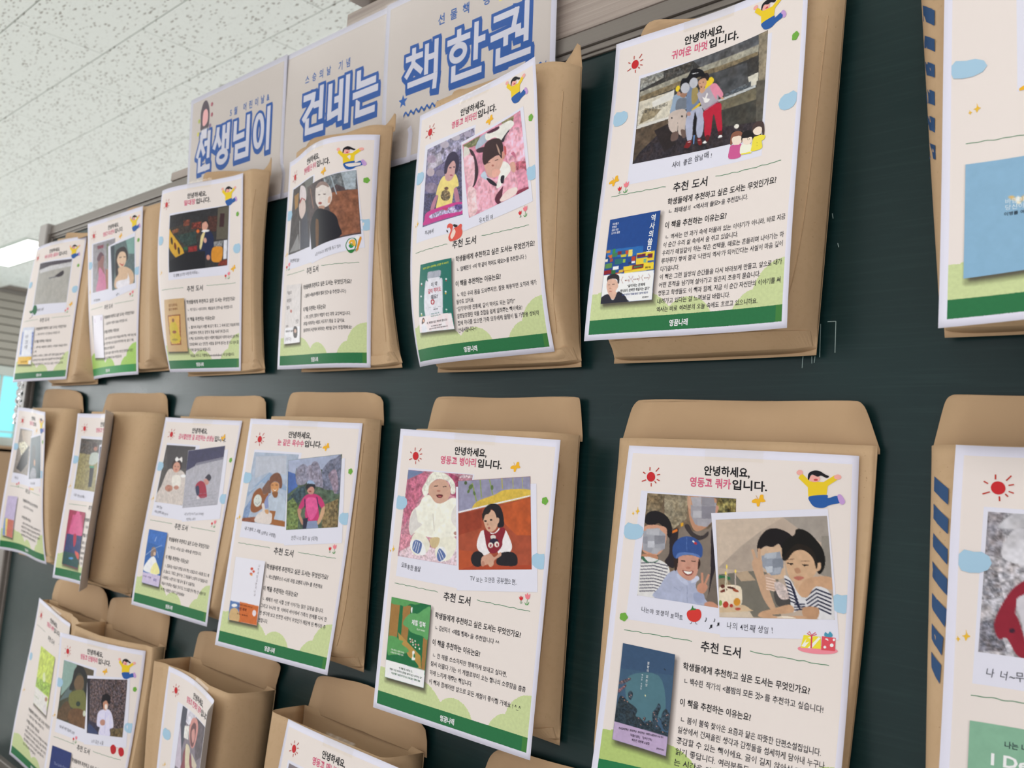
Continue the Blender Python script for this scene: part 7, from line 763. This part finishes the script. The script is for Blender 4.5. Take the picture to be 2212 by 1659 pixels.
def banner(i):
    x0, x1, zt, _ = BSH[i]; W_ = .303; H_ = .216; y_top, y_bot = (YB - .022, YB - .0115) if i != 1 else (YB - .0195, YB - .0098)
    k = YB / .6938 * (.5 * (y_top + y_bot) / YB); 
    def S(x, y, off=0):
        u = np.asarray(x, float) / 303; v = np.asarray(y, float) / 216
        X = (x0 + .303 * u); Z = zt - H_ * v; Y0 = .6938; Yr = y_top + (y_bot - y_top) * np.clip(v / .7, 0, 1) + (YB - .003 - y_bot) * np.clip((v - .72) / .1, 0, 1) ** 1.5; kk = ((y_top + y_bot) / 2) / Y0
        Yr = Yr - .0012 * np.sin(u * 6 + i) * np.sin(v * 3.1) - np.asarray(off) * .001
        X = X * kk + .0; Z = Z * kk
        return np.stack([X + 0 * v, Yr, Z + ZC + 0 * u], 1)
    c0 = S(np.array([151.]), np.array([216.]), 0)[0]
    root = empty('banner_sheet', tuple(c0), BAN[i]['label'], 'poster', 'laminated banner sheets over the chalkboard')
    sheet_mesh('paper_sheet', S, 303, 216, 24, 18, banner_m, paper_back, root, .3)
    A = Buf(); M_ = Buf()
    def big(st, x, y, h, wd):
        step = wd / len(st); lw = step * .90
        for j, ch in enumerate(st):
            for ext, c_, ly, dx, dy in ((9.0, '1f58a8', .10, 1.4, 4.2), (9.0, '1f58a8', .115, .7, 2.1), (9.0, '1f58a8', .13, 0, 0), (0, 'd9d9e6', .3, 0, 0)):
                for pl in JAMO[ch]:
                    if pl[0] == 'o':
                        _, cx, cy, rx, ry = pl; a_ = np.linspace(0, 2 * math.pi, 29); pts = [(cx + rx * math.cos(t_), cy + ry * math.sin(t_)) for t_ in a_]
                    else: pts = [(pl[k], pl[k + 1]) for k in range(0, len(pl), 2)]
                    q = np.array(pts, float) * [lw / 100, h / 100] + [x + step * j + step * .05 + dx, y - h / 2 + dy]; w2 = (h * .064 if len(st) == 1 else min(h, step * 1.25) * .076) + ext * .5
                    for a, b in zip(q[:-1], q[1:]):
                        d = b - a; L_ = np.linalg.norm(d); 
                        if L_ < 1e-6: continue
                        d = d / L_; e_ = 0 if pl[0] == 'o' else w2 * .98; n_ = np.array([-d[1], d[0]]) * w2; a2, b2 = a - d * e_, b + d * e_
                        A.add([a2 - n_, b2 - n_, b2 + n_, a2 + n_], [[0, 1, 2], [0, 2, 3]], ly, hexa(c_, 1.0))
                    if pl[0] == 'o':
                        for a in q[:-1]:
                            k8 = [(a[0] + w2 * math.cos(t_), a[1] + w2 * math.sin(t_)) for t_ in np.linspace(0, 2 * math.pi, 9)[:-1]]; A.add(k8, [[0, k, k + 1] for k in range(1, 7)], ly, hexa(c_, 1.0))
    if i == 0:
        big('선생님이', 28, 102, 62, 240); A.text('5월 어린이날&', 138, 58, 14, '2a5ea6', 'bold', 124, track=.55, cond=.7)
        G = M_.poly; G([(40, 50), (38, 30), (46, 14), (58, 14), (68, 30), (70, 52), (66, 62), (42, 62)], '5a5058', .12, True); G([(46, 44), (48, 30), (58, 28), (64, 36), (64, 50), (55, 56), (48, 54)], 'eab0b0', .14, True); G([(42, 62), (68, 62), (72, 78), (38, 78)], '8a8a94', .13, True); M_.rect(44, 62, 64, 78, 'd8d6e0', .15)
        for a, b, c_ in ((34, 44, 'b8c060'), (33, 66, 'd8d060'), (76, 24, 'b06070'), (78, 42, 'b06070'), (74, 60, '8a7090')): flower(M_, a, b, c_)
    if i == 1:
        big('건네는', 54, 103, 62, 180); A.text('스승의날 기념', 58, 57, 14, '2a5ea6', 'bold', 116, track=.6, cond=.7)
    if i == 2:
        big('책', 40, 104, 58, 76); big('한', 118, 105, 60, 76); big('권', 197, 105, 60, 76); A.text('선물책 행사', 104, 56, 14.5, '2a5ea6', 'bold', 124, track=.6, cond=.7)
        st = [(42 + (9 if k % 2 == 0 else 4) * math.sin(k * math.pi / 5), 138 - (9 if k % 2 == 0 else 4) * math.cos(k * math.pi / 5)) for k in range(10)]; M_.poly(st, '2c60ac', .12)
        n_ = 120; xs = np.linspace(44, 290, n_); ys = 156 - .012 * (xs - 44) + 2.6 * np.sin(xs * .62); w2 = 1.5 + .3 * np.sin(xs)
        v = np.concatenate([np.column_stack([xs, ys - w2]), np.column_stack([xs, ys + w2])]); f = []
        for q in range(n_ - 1): f += [[q, q + 1, n_ + q + 1], [q, n_ + q + 1, n_ + q]]
        A.add(v, f, .12, hexa('2c60ac', 1.0))
        M_.poly([(206, 20), (212, 6), (236, 2), (250, 10), (256, 34), (240, 40), (214, 40)], '9a9aa6', .12, True); M_.poly([(214, 8), (240, 2), (256, 14), (250, 30), (226, 34)], 'c8483c', .15, True); M_.rect(212, 40, 250, 60, 'e8dC7a'.lower(), .05)
        for q in range(9): M_.poly([(222 + 7 * (q % 3) + a, 12 + 7 * (q // 3) + b) for a, b in ((-1, -1), (1, -1), (1, 1), (-1, 1))], 'f0e0d8', .17)
    A.build('printed_lettering', S, root); M_.build('printed_drawing', S, root)
    # laminate film margin
    def S2(x, y, off=0): return S(x, y, off)
    xs = np.linspace(-3, 306, 12); ys = np.linspace(-2, 219, 9); U, V_ = np.meshgrid(xs, ys); P = S(U.ravel(), V_.ravel(), np.full(U.size, .75)); q = np.arange(len(P)).reshape(9, 12)
    mesh('laminate_film', P, np.column_stack([q[:-1, :-1].ravel(), q[1:, :-1].ravel(), q[1:, 1:].ravel(), q[:-1, 1:].ravel()]), film_m, root, smooth=True)
for i in range(3): banner(i)


make_glyphs()
for p_ in PENDING: p_[0].finish(*p_[1:])
